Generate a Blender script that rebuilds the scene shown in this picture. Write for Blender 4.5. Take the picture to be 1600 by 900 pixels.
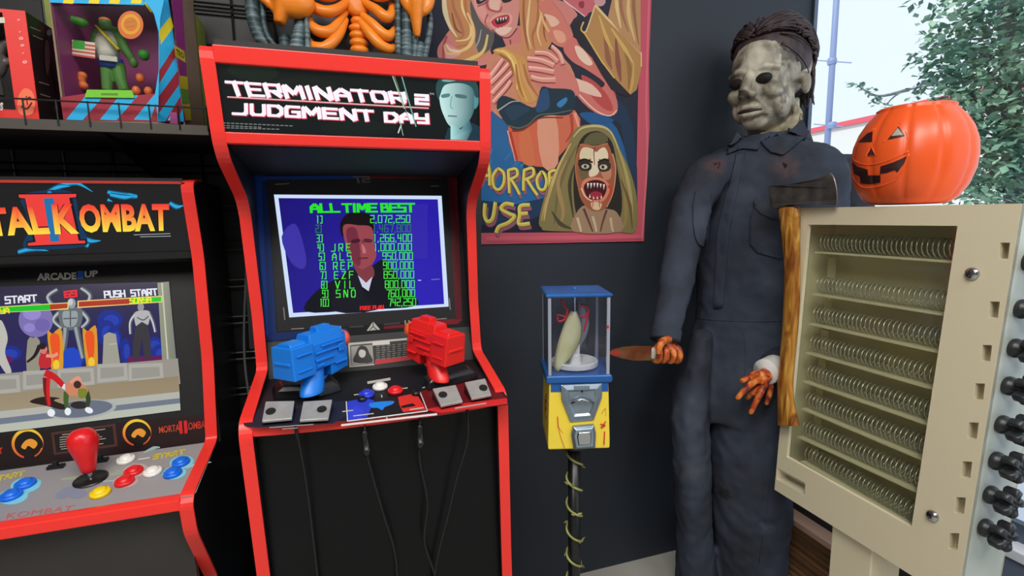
import bpy, bmesh, math, random
from mathutils import Vector, Matrix, geometry
random.seed(7)
C = bpy.context.scene.collection
for o in list(bpy.data.objects): bpy.data.objects.remove(o)

# ------------------------------------------------------------------ camera, world, lights
CAMZ = 1.257                                   # camera height above the shop floor
FPX = 778.5; YAW, PITCH, ROLL = .3062, -.13, .0152
def cam_axes():
    cy, sy, cp, sp = math.cos(YAW), math.sin(YAW), math.cos(PITCH), math.sin(PITCH)
    f = Vector((sy*cp, cy*cp, sp)); r = Vector((cy, -sy, 0)); d = f.cross(r)
    cr, sr = math.cos(ROLL), math.sin(ROLL)
    return cr*r + sr*d, -sr*r + cr*d, f
RX, DN, FW = cam_axes()
cam = bpy.data.cameras.new('camera'); camo = bpy.data.objects.new('camera', cam); C.objects.link(camo)
cam.sensor_width = 36; cam.lens = FPX/1600*36; cam.clip_start = .02; cam.clip_end = 300
m = Matrix.Identity(4)
for i in range(3):
    m[i][0] = RX[i]; m[i][1] = -DN[i]; m[i][2] = -FW[i]
m[2][3] = CAMZ
camo.matrix_world = m
sc = bpy.context.scene; sc.camera = camo
sc.view_settings.view_transform = 'Standard'; sc.view_settings.look = 'None'
sc.view_settings.gamma = 1; sc.view_settings.use_curve_mapping = False
sc.view_settings.exposure = 0.0

W = bpy.data.worlds.new('sky'); sc.world = W; W.use_nodes = True
bg = W.node_tree.nodes['Background']; bg.inputs[0].default_value = (.84, .91, 1, 1); bg.inputs[1].default_value = 1.16
def area(name, loc, sx, sy, power, col=(1, 1, 1), rot=(0, 0, 0)):
    l = bpy.data.lights.new(name, 'AREA'); l.shape = 'RECTANGLE'; l.size = sx; l.size_y = sy; l.energy = power; l.color = col
    o = bpy.data.objects.new(name, l); C.objects.link(o); o.location = loc; o.rotation_euler = rot; return o
area('ceiling_light_panel', (-.3, -.5, 2.84), 1.2, .9, 56, (1, .97, .92))
area('ceiling_light_panel', (1.0, -1.0, 2.84), .9, .9, 34, (1, .97, .92))
area('ceiling_light_panel', (-1.7, -1.5, 2.84), .9, .9, 40, (1, .97, .92))
sun = bpy.data.lights.new('sun', 'SUN'); sun.energy = 3.2; sun.angle = .02; sun.color = (1, .96, .9)
so = bpy.data.objects.new('sun', sun); C.objects.link(so); so.rotation_euler = (math.radians(12), math.radians(-42), 0)

# ------------------------------------------------------------------ helpers
def lin(c):
    return tuple((x/255/12.92 if x/255 <= .04045 else ((x/255+.055)/1.055)**2.4) for x in c)
def ray(px, py):
    d = RX*((px-800)/FPX) + DN*((py-450)/FPX) + FW
    return d
CAM = Vector((0, 0, CAMZ))
def P(px, py, Y=None, X=None, Z=None):
    d = ray(px, py)
    t = Y/d.y if Y is not None else (X/d.x if X is not None else (Z-CAMZ)/d.z)
    return CAM + d*t
def onplane(px, py, p0, n):
    d = ray(px, py); return CAM + d*((p0-CAM).dot(n)/d.dot(n))
def V(*a): return Vector(a)
def R_(x, y, z): return Vector((x, y, z+CAMZ))       # z measured from the camera's height

MATS = {}
def mat(name, rgb, rough=.5, metal=0, spec=.5, noise=0, nscale=8, bump=0, bscale=60, coat=0, emit=0):
    if name in MATS: return MATS[name]
    M = bpy.data.materials.new(name); M.use_nodes = True; nt = M.node_tree; b = nt.nodes['Principled BSDF']
    c = lin(rgb); b.inputs['Roughness'].default_value = rough; b.inputs['Metallic'].default_value = metal
    b.inputs['Specular IOR Level'].default_value = spec; b.inputs['Coat Weight'].default_value = coat
    b.inputs['Base Color'].default_value = (*c, 1)
    tc = nt.nodes.new('ShaderNodeTexCoord')
    if noise:
        n = nt.nodes.new('ShaderNodeTexNoise'); n.inputs['Scale'].default_value = nscale; n.inputs['Detail'].default_value = 6
        r = nt.nodes.new('ShaderNodeValToRGB'); nt.links.new(tc.outputs['Object'], n.inputs['Vector']); nt.links.new(n.outputs[0], r.inputs[0])
        r.color_ramp.elements[0].position = .3; r.color_ramp.elements[1].position = .7
        r.color_ramp.elements[0].color = (*[x*(1-noise) for x in c], 1); r.color_ramp.elements[1].color = (*[min(1, x*(1+noise)) for x in c], 1)
        nt.links.new(r.outputs[0], b.inputs['Base Color'])
    if bump:
        n2 = nt.nodes.new('ShaderNodeTexNoise'); n2.inputs['Scale'].default_value = bscale
        bp = nt.nodes.new('ShaderNodeBump'); bp.inputs['Strength'].default_value = bump; bp.inputs['Distance'].default_value = .01
        nt.links.new(tc.outputs['Object'], n2.inputs['Vector']); nt.links.new(n2.outputs[0], bp.inputs['Height']); nt.links.new(bp.outputs[0], b.inputs['Normal'])
    if emit:
        b.inputs['Emission Color'].default_value = (*c, 1); b.inputs['Emission Strength'].default_value = emit
    MATS[name] = M; return M
def ramp_mat(name, stops, scale=6, rough=.6, detail=8, bump=0, stretch=(1, 1, 1), metal=0, spec=.5, dist=0):
    if name in MATS: return MATS[name]
    M = mat(name, (128, 128, 128), rough, metal, spec); nt = M.node_tree; b = nt.nodes['Principled BSDF']
    tc = nt.nodes.new('ShaderNodeTexCoord'); mp = nt.nodes.new('ShaderNodeMapping'); mp.inputs['Scale'].default_value = stretch
    n = nt.nodes.new('ShaderNodeTexNoise'); n.inputs['Scale'].default_value = scale; n.inputs['Detail'].default_value = detail; n.inputs['Distortion'].default_value = dist
    r = nt.nodes.new('ShaderNodeValToRGB'); e = r.color_ramp.elements
    while len(e) < len(stops): e.new(.5)
    for i, (p, c) in enumerate(stops): e[i].position = p; e[i].color = (*lin(c), 1)
    nt.links.new(tc.outputs['Object'], mp.inputs[0]); nt.links.new(mp.outputs[0], n.inputs['Vector']); nt.links.new(n.outputs[0], r.inputs[0]); nt.links.new(r.outputs[0], b.inputs['Base Color'])
    if bump:
        bp = nt.nodes.new('ShaderNodeBump'); bp.inputs['Strength'].default_value = bump; bp.inputs['Distance'].default_value = .01
        nt.links.new(n.outputs[0], bp.inputs['Height']); nt.links.new(bp.outputs[0], b.inputs['Normal'])
    return M
def glass_mat(name, tint=(255, 255, 255), gloss=.06, rough=.03):
    M = bpy.data.materials.new(name); M.use_nodes = True; nt = M.node_tree; nt.nodes.clear()
    o = nt.nodes.new('ShaderNodeOutputMaterial'); t = nt.nodes.new('ShaderNodeBsdfTransparent'); g = nt.nodes.new('ShaderNodeBsdfGlossy')
    f = nt.nodes.new('ShaderNodeFresnel'); f.inputs[0].default_value = 1.45; mx = nt.nodes.new('ShaderNodeMixShader')
    ad = nt.nodes.new('ShaderNodeMath'); ad.operation = 'MULTIPLY'; ad.inputs[1].default_value = gloss/.04
    t.inputs[0].default_value = (*lin(tint), 1); g.inputs[1].default_value = rough
    ge = nt.nodes.new('ShaderNodeNewGeometry'); iv = nt.nodes.new('ShaderNodeMath'); iv.operation = 'SUBTRACT'; iv.inputs[0].default_value = 1; nt.links.new(ge.outputs['Backfacing'], iv.inputs[1])
    a2 = nt.nodes.new('ShaderNodeMath'); a2.operation = 'MULTIPLY'; nt.links.new(ad.outputs[0], a2.inputs[0]); nt.links.new(iv.outputs[0], a2.inputs[1])
    nt.links.new(f.outputs[0], ad.inputs[0]); nt.links.new(a2.outputs[0], mx.inputs[0]); nt.links.new(t.outputs[0], mx.inputs[1]); nt.links.new(g.outputs[0], mx.inputs[2]); nt.links.new(mx.outputs[0], o.inputs[0])
    MATS[name] = M; return M
def art_mat(name, glow=0, rough=.6, spec=.3, coat=0):
    M = mat(name, (255, 255, 255), rough, 0, spec, coat=coat); nt = M.node_tree; b = nt.nodes['Principled BSDF']
    a = nt.nodes.new('ShaderNodeVertexColor'); a.layer_name = 'Col'
    if glow:
        b.inputs['Base Color'].default_value = (.004, .004, .004, 1)
        nt.links.new(a.outputs[0], b.inputs['Emission Color']); b.inputs['Emission Strength'].default_value = glow
    else: nt.links.new(a.outputs[0], b.inputs['Base Color'])
    return M

def crom(pts, n=6, closed=True):
    out = []; N = len(pts); pts = [Vector(p) for p in pts]
    rng = range(N) if closed else range(N-1)
    for i in rng:
        if closed: a, b, c, d = pts[i-1], pts[i], pts[(i+1) % N], pts[(i+2) % N]
        else: a, b, c, d = pts[max(i-1, 0)], pts[i], pts[i+1], pts[min(i+2, N-1)]
        for k in range(n):
            t = k/n
            out.append(.5*((2*b)+(c-a)*t+(2*a-5*b+4*c-d)*t*t+(3*b-a-3*c+d)*t**3))
    if not closed: out.append(pts[-1])
    return out

OFF = {}
class MB:
    def __init__(s): s.v = []; s.f = []; s.mi = []
    def add(s, vs, fs, m=0):
        k = len(s.v); s.v += [Vector(v) for v in vs]; s.f += [tuple(i+k for i in f) for f in fs]; s.mi += [m]*len(fs); return s
    def box(s, a, b, m=0):
        x0, x1 = sorted((a[0], b[0])); y0, y1 = sorted((a[1], b[1])); z0, z1 = sorted((a[2], b[2]))
        return s.hexa([(x0, y0, z0), (x1, y0, z0), (x1, y1, z0), (x0, y1, z0), (x0, y0, z1), (x1, y0, z1), (x1, y1, z1), (x0, y1, z1)], m)
    def hexa(s, v, m=0):
        return s.add(v, [(0, 3, 2, 1), (4, 5, 6, 7), (0, 1, 5, 4), (1, 2, 6, 5), (2, 3, 7, 6), (3, 0, 4, 7)], m)
    def obox(s, c, ax, h, m=0):
        c = Vector(c); x, y, z = [Vector(a).normalized()*hh for a, hh in zip(ax, h)]
        return s.hexa([c-x-y-z, c+x-y-z, c+x+y-z, c-x+y-z, c-x-y+z, c+x-y+z, c+x+y+z, c-x+y+z], m)
    def prism(s, poly, vec, m=0):
        poly = [Vector(p) for p in poly]; vec = Vector(vec); n = len(poly)
        tri = geometry.tessellate_polygon([poly])
        fs = [tuple(t) for t in tri] + [tuple(i+n for i in reversed(t)) for t in tri] + [(i, (i+1) % n, (i+1) % n+n, i+n) for i in range(n)]
        return s.add(poly+[p+vec for p in poly], fs, m)
    def tube(s, path, r, n=8, m=0, closed=False, cap=True, flat=None):
        path = [Vector(p) for p in path]; N = len(path)
        rs = r if isinstance(r, (list, tuple)) else [r]*N
        if len(rs) != N: rs = [rs[0]+(rs[-1]-rs[0])*i/(N-1) for i in range(N)]
        up = Vector((0, 0, 1)); vs = []; prev = None
        for i in range(N):
            if closed: t = path[(i+1) % N]-path[i-1]
            else: t = path[min(i+1, N-1)]-path[max(i-1, 0)]
            t.normalize()
            if prev is None:
                a = t.cross(up if abs(t.z) < .9 else Vector((1, 0, 0))).normalized()
            else: a = (prev-t*prev.dot(t)).normalized()
            prev = a; b = t.cross(a)
            fl = flat or 1
            for k in range(n):
                w = 2*math.pi*k/n; vs.append(path[i]+(a*math.cos(w)+b*math.sin(w)*fl)*rs[i])
        fs = []
        for i in range(N if closed else N-1):
            j = (i+1) % N
            for k in range(n): fs.append((i*n+k, i*n+(k+1) % n, j*n+(k+1) % n, j*n+k))
        if cap and not closed: fs += [tuple(reversed(range(n))), tuple((N-1)*n+k for k in range(n))]
        return s.add(vs, fs, m)
    def lathe(s, prof, o, axis=(0, 0, 1), n=24, m=0, xdir=None, sx=1, rib=None):
        o = Vector(o); z = Vector(axis).normalized(); x = Vector(xdir) if xdir else z.orthogonal(); x = (x-z*x.dot(z)).normalized(); y = z.cross(x)
        vs = []
        for r, h in prof:
            for k in range(n):
                w = 2*math.pi*k/n; rr = r*(rib(w) if rib else 1); vs.append(o+z*h+(x*math.cos(w)*sx+y*math.sin(w))*rr)
        fs = [(i*n+k, i*n+(k+1) % n, (i+1)*n+(k+1) % n, (i+1)*n+k) for i in range(len(prof)-1) for k in range(n)]
        if prof[0][0] > 1e-6: fs.append(tuple(reversed(range(n))))
        if prof[-1][0] > 1e-6: fs.append(tuple((len(prof)-1)*n+k for k in range(n)))
        return s.add(vs, fs, m)
    def ell(s, c, r, rot=None, n=20, k=12, m=0):
        c = Vector(c); rot = rot or Matrix.Identity(3); vs = [c+rot @ Vector((0, 0, r[2]))]
        for i in range(1, k):
            a = math.pi*i/k
            for j in range(n):
                w = 2*math.pi*j/n; vs.append(c+rot @ Vector((r[0]*math.sin(a)*math.cos(w), r[1]*math.sin(a)*math.sin(w), r[2]*math.cos(a))))
        vs.append(c+rot @ Vector((0, 0, -r[2]))); L = len(vs)-1
        fs = [(0, 1+j, 1+(j+1) % n) for j in range(n)]
        for i in range(k-2):
            for j in range(n): fs.append((1+i*n+j, 1+(i+1)*n+j, 1+(i+1)*n+(j+1) % n, 1+i*n+(j+1) % n))
        fs += [(L, 1+(k-2)*n+(j+1) % n, 1+(k-2)*n+j) for j in range(n)]
        return s.add(vs, fs, m)
    def loft(s, rings, m=0):
        n = len(rings[0]); vs = [v for r in rings for v in r]
        fs = [(i*n+k, i*n+(k+1) % n, (i+1)*n+(k+1) % n, (i+1)*n+k) for i in range(len(rings)-1) for k in range(n)]
        fs += [tuple(reversed(range(n))), tuple((len(rings)-1)*n+k for k in range(n))]
        return s.add(vs, fs, m)
    def grid(s, rows, m=0):
        n = len(rows[0]); vs = [v for r in rows for v in r]
        return s.add(vs, [(i*n+k, i*n+k+1, (i+1)*n+k+1, (i+1)*n+k) for i in range(len(rows)-1) for k in range(n-1)], m)
    def build(s, name, mats, parent=None, smooth=False, bevel=0, seg=2, label=None, kind=None, origin=None, angle=35):
        if not isinstance(mats, (list, tuple)): mats = [mats]
        if parent is not None: off = OFF.get(parent.name, Vector())
        else: off = Vector(origin) if origin is not None else Vector()
        me = bpy.data.meshes.new(name)
        me.from_pydata([v-off for v in s.v], [], s.f); me.update()
        for M in mats: me.materials.append(M)
        if len(mats) > 1: me.polygons.foreach_set('material_index', s.mi)
        bm = bmesh.new(); bm.from_mesh(me); bmesh.ops.recalc_face_normals(bm, faces=bm.faces); bm.to_mesh(me); bm.free()
        if smooth: me.polygons.foreach_set('use_smooth', [True]*len(me.polygons))
        o = bpy.data.objects.new(name, me); C.objects.link(o)
        if parent is not None: o.parent = parent; OFF[o.name] = off
        else: o.location = off; OFF[o.name] = off
        if bevel:
            b = o.modifiers.new('bevel', 'BEVEL'); b.width = bevel; b.segments = seg; b.limit_method = 'ANGLE'; b.angle_limit = math.radians(angle); b.harden_normals = False
        if label: o['label'] = label
        if kind: o['kind'] = kind
        return o
def thing(name, label, cat, loc, group=None):
    o = bpy.data.objects.new(name, None); C.objects.link(o); o.location = loc; o.empty_display_size = .05
    OFF[o.name] = Vector(loc); return tag(o, label, cat, group)
def tag(o, label, cat, group=None):
    o['label'] = label; o['category'] = cat
    if group: o['group'] = group
    return o
def mod_smooth(o, k=4, f=.5):
    s = o.modifiers.new('smooth', 'SMOOTH'); s.iterations = k; s.factor = f
def remesh(o, vox, k=4):
    r = o.modifiers.new('remesh', 'REMESH'); r.mode = 'VOXEL'; r.voxel_size = vox; r.use_smooth_shade = True
    if k: mod_smooth(o, k)
def clouds(o, size, strength, name):
    t = bpy.data.textures.new(name, 'CLOUDS'); t.noise_scale = size
    d = o.modifiers.new('folds', 'DISPLACE'); d.texture = t; d.strength = strength; d.mid_level = .5; d.texture_coords = 'LOCAL'
    return d

# ------------------------------------------------------------------ flat printed / painted / lit pictures
FONT = {'A': [[(0, 0), (0, .6), (.5, 1), (1, .6), (1, 0)], [(0, .4), (1, .4)]], 'B': [[(0, 0), (0, 1), (.8, 1), (.8, .55), (1, .5), (1, 0), (0, 0)], [(0, .53), (.9, .53)]],
 'C': [[(1, 1), (0, 1), (0, 0), (1, 0)]], 'D': [[(0, 0), (0, 1), (.7, 1), (1, .75), (1, .25), (.7, 0), (0, 0)]], 'E': [[(1, 1), (0, 1), (0, 0), (1, 0)], [(0, .52), (.85, .52)]],
 'F': [[(1, 1), (0, 1), (0, 0)], [(0, .52), (.85, .52)]], 'G': [[(1, 1), (.15, 1), (0, .8), (0, 0), (1, 0), (1, .48), (.55, .48)]], 'H': [[(0, 0), (0, 1)], [(1, 0), (1, 1)], [(0, .5), (1, .5)]],
 'I': [[(.5, 0), (.5, 1)]], 'J': [[(.95, 1), (.95, .15), (.8, 0), (-.05, 0)]], 'K': [[(0, 0), (0, 1)], [(1, 1), (.1, .5), (1, 0)]], 'L': [[(0, 1), (0, 0), (1, 0)]],
 'M': [[(0, 0), (0, .9), (.08, 1), (.5, .3), (.92, 1), (1, .9), (1, 0)]], 'N': [[(0, 0), (0, .95), (.1, 1), (.9, 0), (1, .05), (1, 1)]], 'O': [[(.15, 0), (0, .2), (0, .8), (.15, 1), (.85, 1), (1, .8), (1, .2), (.85, 0), (.15, 0)]],
 'P': [[(0, 0), (0, 1), (1, 1), (1, .45), (0, .45)]], 'R': [[(0, 0), (0, 1), (1, 1), (1, .45), (0, .45)], [(.5, .45), (1, 0)]], 'S': [[(1, 1), (0, 1), (0, .52), (1, .52), (1, 0), (0, 0)]],
 'T': [[(-.05, 1), (1.05, 1)], [(.5, 1), (.5, 0)]], 'U': [[(0, 1), (0, .15), (.15, 0), (.85, 0), (1, .15), (1, 1)]], 'V': [[(0, 1), (.5, 0), (1, 1)]], 'Y': [[(0, 1), (0, .5), (1, .5)], [(1, 1), (1, 0), (.2, 0)]],
 'Z': [[(0, 1), (1, 1), (0, 0), (1, 0)]], '0': [[(0, 0), (0, 1), (1, 1), (1, 0), (0, 0)]], '1': [[(.2, 1), (.5, 1), (.5, 0)]], '2': [[(0, 1), (1, 1), (1, .52), (0, .52), (0, 0), (1, 0)]],
 '3': [[(0, 1), (1, 1), (1, 0), (0, 0)], [(.2, .52), (1, .52)]], '4': [[(0, 1), (0, .45), (1, .45)], [(.8, 1), (.8, 0)]], '5': [[(1, 1), (0, 1), (0, .52), (1, .52), (1, 0), (0, 0)]],
 '6': [[(1, 1), (0, 1), (0, 0), (1, 0), (1, .52), (0, .52)]], '7': [[(0, 1), (1, 1), (.6, 0)]], '8': [[(0, 0), (0, 1), (1, 1), (1, 0), (0, 0)], [(0, .52), (1, .52)]], '9': [[(1, .52), (0, .52), (0, 1), (1, 1), (1, 0), (0, 0)]],
 ')': [[(.1, 1), (.7, 1), (.7, 0), (.1, 0)]], '.': [[(.35, 0), (.35, .1)]], ',': [[(.4, .05), (.3, -.12)]], ' ': []}
class Art:
    """flat picture on the plane (p0, n); shapes are given by where they show in the photograph and land on the real surface"""
    def __init__(s, p0, n, eps=.000025):
        s.p0 = Vector(p0); s.n = Vector(n).normalized()
        if (CAM-s.p0).dot(s.n) < 0: s.n = -s.n
        s.eps = eps; s.k = 0; s.v = []; s.f = []; s.c = []
    def up(s): s.k += 1
    def pt(s, p): return onplane(p[0], p[1], s.p0+s.n*s.eps*s.k, s.n)
    def raw(s, pts, tris, col):
        k = len(s.v); s.v += [s.pt(p) for p in pts]; s.f += [tuple(i+k for i in t) for t in tris]
        s.c += [lin(col(p) if callable(col) else col) for p in pts]
    def poly(s, pts, col, smooth=0):
        s.up(); pts = [(p[0], p[1], 0) for p in pts]
        if smooth: pts = [tuple(p) for p in crom(pts, smooth)]
        s.raw(pts, geometry.tessellate_polygon([[Vector(p) for p in pts]]), col); return s
    def quad(s, a, b, c, d, col, n=1, mm=1):                    # a-b top edge, d-c bottom edge
        s.up(); pts = []; 
        L = lambda p, q, t: (p[0]+(q[0]-p[0])*t, p[1]+(q[1]-p[1])*t)
        for j in range(mm+1):
            l, r = L(a, d, j/mm), L(b, c, j/mm)
            for i in range(n+1): pts.append(L(l, r, i/n))
        w = n+1; s.raw(pts, [(j*w+i, j*w+i+1, (j+1)*w+i+1, (j+1)*w+i) for j in range(mm) for i in range(n)], col); return s
    def ell(s, cx, cy, rx, ry, col, rot=0, n=28):
        s.up(); ca, sa = math.cos(rot), math.sin(rot)
        pts = [(cx, cy)]+[(cx+rx*math.cos(t)*ca-ry*math.sin(t)*sa, cy+rx*math.cos(t)*sa+ry*math.sin(t)*ca) for t in [2*math.pi*i/n for i in range(n)]]
        s.raw(pts, [(0, 1+i, 1+(i+1) % n) for i in range(n)], col); return s
    def stroke(s, pts, w0, col, w1=None, wm=None, smooth=6):
        s.up(); w1 = w0 if w1 is None else w1
        q = crom([(p[0], p[1], 0) for p in pts], smooth, False) if smooth and len(pts) > 2 else [Vector((p[0], p[1], 0)) for p in pts]
        N = len(q); out = []
        for i in range(N):
            t = (q[min(i+1, N-1)]-q[max(i-1, 0)]).normalized(); nrm = Vector((-t.y, t.x, 0)); u = i/(N-1)
            w = (w0+(w1-w0)*u) if wm is None else ((w0+(wm-w0)*u*2) if u < .5 else (wm+(w1-wm)*(u*2-1)))
            out += [q[i]+nrm*w/2, q[i]-nrm*w/2]
        s.raw([(p.x, p.y) for p in out], [(2*i, 2*i+1, 2*i+3, 2*i+2) for i in range(N-1)], col); return s
    def segs(s, txt, tl, tr, br, bl, th, col, gap=.35, widths=None, lean=0):
        """line lettering filling the quad tl-tr-br-bl; th stroke width in pixels (x, y)"""
        s.up(); ws = [(.35 if ch in ' I.,1' and widths is None else 1) if widths is None else widths.get(ch, 1) for ch in txt]
        if widths is None: ws = [{' ': .6, 'I': .35, '.': .3, ',': .3, '1': .7}.get(ch, 1) for ch in txt]
        tot = sum(ws)+gap*(len(txt)-1); x = 0
        def mp(u, v):
            a = (tl[0]+(tr[0]-tl[0])*u, tl[1]+(tr[1]-tl[1])*u); b = (bl[0]+(br[0]-bl[0])*u, bl[1]+(br[1]-bl[1])*u)
            return Vector((b[0]+(a[0]-b[0])*v, b[1]+(a[1]-b[1])*v, 0))
        for ch, w in zip(txt, ws):
            for pl in FONT.get(ch, []):
                for a, b in zip(pl, pl[1:]):
                    A, B = mp((x+a[0]*w)/tot, a[1]), mp((x+b[0]*w)/tot, b[1]); t = (B-A).normalized(); n = Vector((-t.y, t.x, 0))
                    h = (th[0]*abs(n.x)+th[1]*abs(n.y))/2; e = (th[0]*abs(t.x)+th[1]*abs(t.y))/2*(.95 if max(abs(t.x), abs(t.y)) > .93 else .1)
                    q = [A-t*e+n*h, B+t*e+n*h, B+t*e-n*h, A-t*e-n*h]
                    s.raw([(p.x, p.y) for p in q], [(0, 1, 2, 3)], col)
            x += w+gap
        return s
    def text(s, body, tl, tr, br, bl, col, bold=0, slant=0):
        s.up(); cu = bpy.data.curves.new('lettering', 'FONT'); cu.body = body; cu.offset = bold; cu.shear = slant; cu.resolution_u = 3
        o = bpy.data.objects.new('lettering', cu); C.objects.link(o)
        dg = bpy.context.evaluated_depsgraph_get(); dg.update(); me = o.evaluated_get(dg).to_mesh()
        vs = [v.co.copy() for v in me.vertices]; fs = [tuple(p.vertices) for p in me.polygons]
        o.evaluated_get(dg).to_mesh_clear(); bpy.data.objects.remove(o); bpy.data.curves.remove(cu)
        x0, x1 = min(v.x for v in vs), max(v.x for v in vs); y0, y1 = min(v.y for v in vs), max(v.y for v in vs)
        pts = []
        for v in vs:
            u, w = (v.x-x0)/(x1-x0), (v.y-y0)/(y1-y0)
            a = (tl[0]+(tr[0]-tl[0])*u, tl[1]+(tr[1]-tl[1])*u); b = (bl[0]+(br[0]-bl[0])*u, bl[1]+(br[1]-bl[1])*u)
            pts.append((b[0]+(a[0]-b[0])*w, b[1]+(a[1]-b[1])*w))
        s.raw(pts, fs, col); return s
    def build(s, name, M, parent=None, label=None, kind=None):
        off = OFF.get(parent.name, Vector()) if parent is not None else Vector()
        me = bpy.data.meshes.new(name); me.from_pydata([v-off for v in s.v], [], s.f); me.update(); me.materials.append(M)
        ca = me.color_attributes.new('Col', 'FLOAT_COLOR', 'POINT')
        ca.data.foreach_set('color', [x for c in s.c for x in (*c, 1)])
        o = bpy.data.objects.new(name, me); C.objects.link(o)
        if parent is not None: o.parent = parent; OFF[o.name] = off
        if label: o['label'] = label
        if kind: o['kind'] = kind
        return o
def gradx(x0, c0, x1, c1):
    def f(p):
        t = min(1, max(0, (p[0]-x0)/(x1-x0))); return tuple(a+(b-a)*t for a, b in zip(c0, c1))
    return f
def grady(y0, c0, y1, c1):
    def f(p):
        t = min(1, max(0, (p[1]-y0)/(y1-y0))); return tuple(a+(b-a)*t for a, b in zip(c0, c1))
    return f

RED = mat('red_t_molding', (236, 52, 44), .35)
BLK = mat('black_cabinet', (22, 22, 24), .38, noise=.15)
BLKM = mat('black_matte', (17, 17, 19), .6, noise=.1)
DARK = mat('dark_hole', (6, 6, 6), .8)
BPL = mat('black_plastic', (24, 25, 27), .3)
WHP = mat('white_plastic', (235, 232, 225), .3)
CHR = mat('chrome', (190, 195, 200), .18, 1)
STEEL = mat('brushed_steel', (176, 176, 174), .4, .45, noise=.12, nscale=40)
PRINT = art_mat('printed_colours', rough=.45)
PAINT = art_mat('painted_canvas', rough=.75, spec=.15)
GLOW = art_mat('lit_screen', glow=1.0, rough=.15, spec=.3)
GLOWM = art_mat('backlit_marquee', glow=1.05, rough=.3, spec=.2)

# ------------------------------------------------------------------ the setting
YW = 1.5; XW = 1.634
def struct(name, mb, M, **k):
    o = mb.build(name, M, **k); o['kind'] = 'structure'; return o
fm = ramp_mat('pale_concrete', [(.3, (150, 148, 140)), (.7, (176, 174, 165))], 3, .5)
struct('floor', MB().box((-3, -3.2, -.1), (XW+.03, 1.62, 0)), fm)
wm = mat('charcoal_wall_paint', (34, 41, 51), .55, noise=.08, nscale=2, bump=.05, bscale=150)
struct('wall_back', MB().box((-3, YW, -.02), (XW+.012, YW+.12, 3)), wm)
gm = mat('grey_wall_paint', (120, 120, 122), .8)
struct('wall_left', MB().box((-3.1, -3.2, -.02), (-3, 1.62, 3)), gm)
struct('wall_rear', MB().box((-3, -3.3, -.02), (1.84, -3.2, 3)), gm)
struct('ceiling', MB().box((-3.1, -3.3, 2.9), (1.95, 1.62, 3)), mat('ceiling_white', (190, 190, 188), .9))
navy = mat('navy_wall_paint', (40, 50, 66), .5, noise=.08, nscale=2)
WB, WT, WY0, WY1 = .40, 2.75, -2.4, 1.499
w = MB().box((XW, -3.2, 0), (XW+.03, YW, WB)).box((1.46, -3.2, 0), (XW, YW, WB-.031)).box((XW, -3.2, WT), (XW+.03, YW, 2.9)).box((XW, -3.2, WB), (XW+.03, WY0, WT))
struct('wall_right', w, navy)
alu = mat('window_aluminium', (92, 104, 122), .35, .6)
wn = MB()
xg = XW+.012
wn.box((xg-.012, WY0, WB), (xg+.012, WY1, WB+.05)).box((xg-.012, WY0, WT-.05), (xg+.012, WY1, WT)).box((xg-.012, WY0, WB), (xg+.012, WY0+.05, WT)).box((xg-.012, WY1-.009, WB), (xg+.004, WY1, WT)).box((xg-.012, -.95, WB), (xg+.012, -.9, WT))
win = struct('window_1', wn, alu)
MB().box((xg-.003, WY0+.04, WB+.04), (xg+.003, -.94, WT-.04)).build('pane', glass_mat('window_glass', (250, 253, 255), .04), win)
MB().box((xg-.003, -.91, WB+.04), (xg+.003, WY1-.004, WT-.04)).build('pane', MATS['window_glass'], win)
struct('trim_1', MB().box((XW-.05, WY0, WB-.03), (XW+.03, WY1-.001, WB)), mat('window_sill_white', (205, 210, 220), .4), bevel=.004)
# ------------------------------------------------------------------ arcade cabinets
def offset_strip(prof, d):
    """closed outline of a strip of thickness d laid on the outside (viewer side) of a profile of (y, z)"""
    N = len(prof); outer = []
    for i in range(N):
        a, b = Vector(prof[max(i-1, 0)]), Vector(prof[min(i+1, N-1)])
        t = (b-a).normalized(); outer.append((prof[i][0]+t.y*d, prof[i][1]-t.x*d))
    return prof+outer[::-1]
def rounded(prof, r=.02):
    out = [prof[0]]
    for a, b, c in zip(prof, prof[1:], prof[2:]):
        a, b, c = Vector(a), Vector(b), Vector(c); k = min(r, (a-b).length*.45, (c-b).length*.45)
        p, q = b+(a-b).normalized()*k, b+(c-b).normalized()*k
        for t in (0, .33, .67, 1): out.append(tuple(p*(1-t)**2+b*2*t*(1-t)+q*t*t))
    return out+[prof[-1]]
class Cab:
    def __init__(s, xc, half, shear, zc): s.xc, s.h, s.sh, s.zc = xc, half, shear, zc
    def p(s, x, y, z): return Vector((x-s.sh*(z-s.zc), y, z+CAMZ))
    def slab(s, mb, x0, x1, prof, m=0):
        poly = [s.p(x0, y, z) for y, z in prof]; return mb.prism(poly, (x1-x0, 0, 0), m)
    def panel(s, mb, a, b, t=.012, ins=.021, m=0):              # panel between the sides from profile point a to b
        (y0, z0), (y1, z1) = a, b; d = Vector((y1-y0, z1-z0)).normalized(); n = Vector((-d.y, d.x))*t
        if n.x < 0: n = -n
        return s.slab(mb, s.xc-s.h+ins, s.xc+s.h-ins, [a, b, (y1+n.x, z1+n.y), (y0+n.x, z0+n.y)], m)
def plane_of(a, b):
    p0 = Vector((0, a[0], a[1]+CAMZ)); d = Vector((0, b[0]-a[0], b[1]-a[1])); n = Vector((1, 0, 0)).cross(d).normalized()
    return p0, (n if (CAM-p0).dot(n) > 0 else -n)
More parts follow.
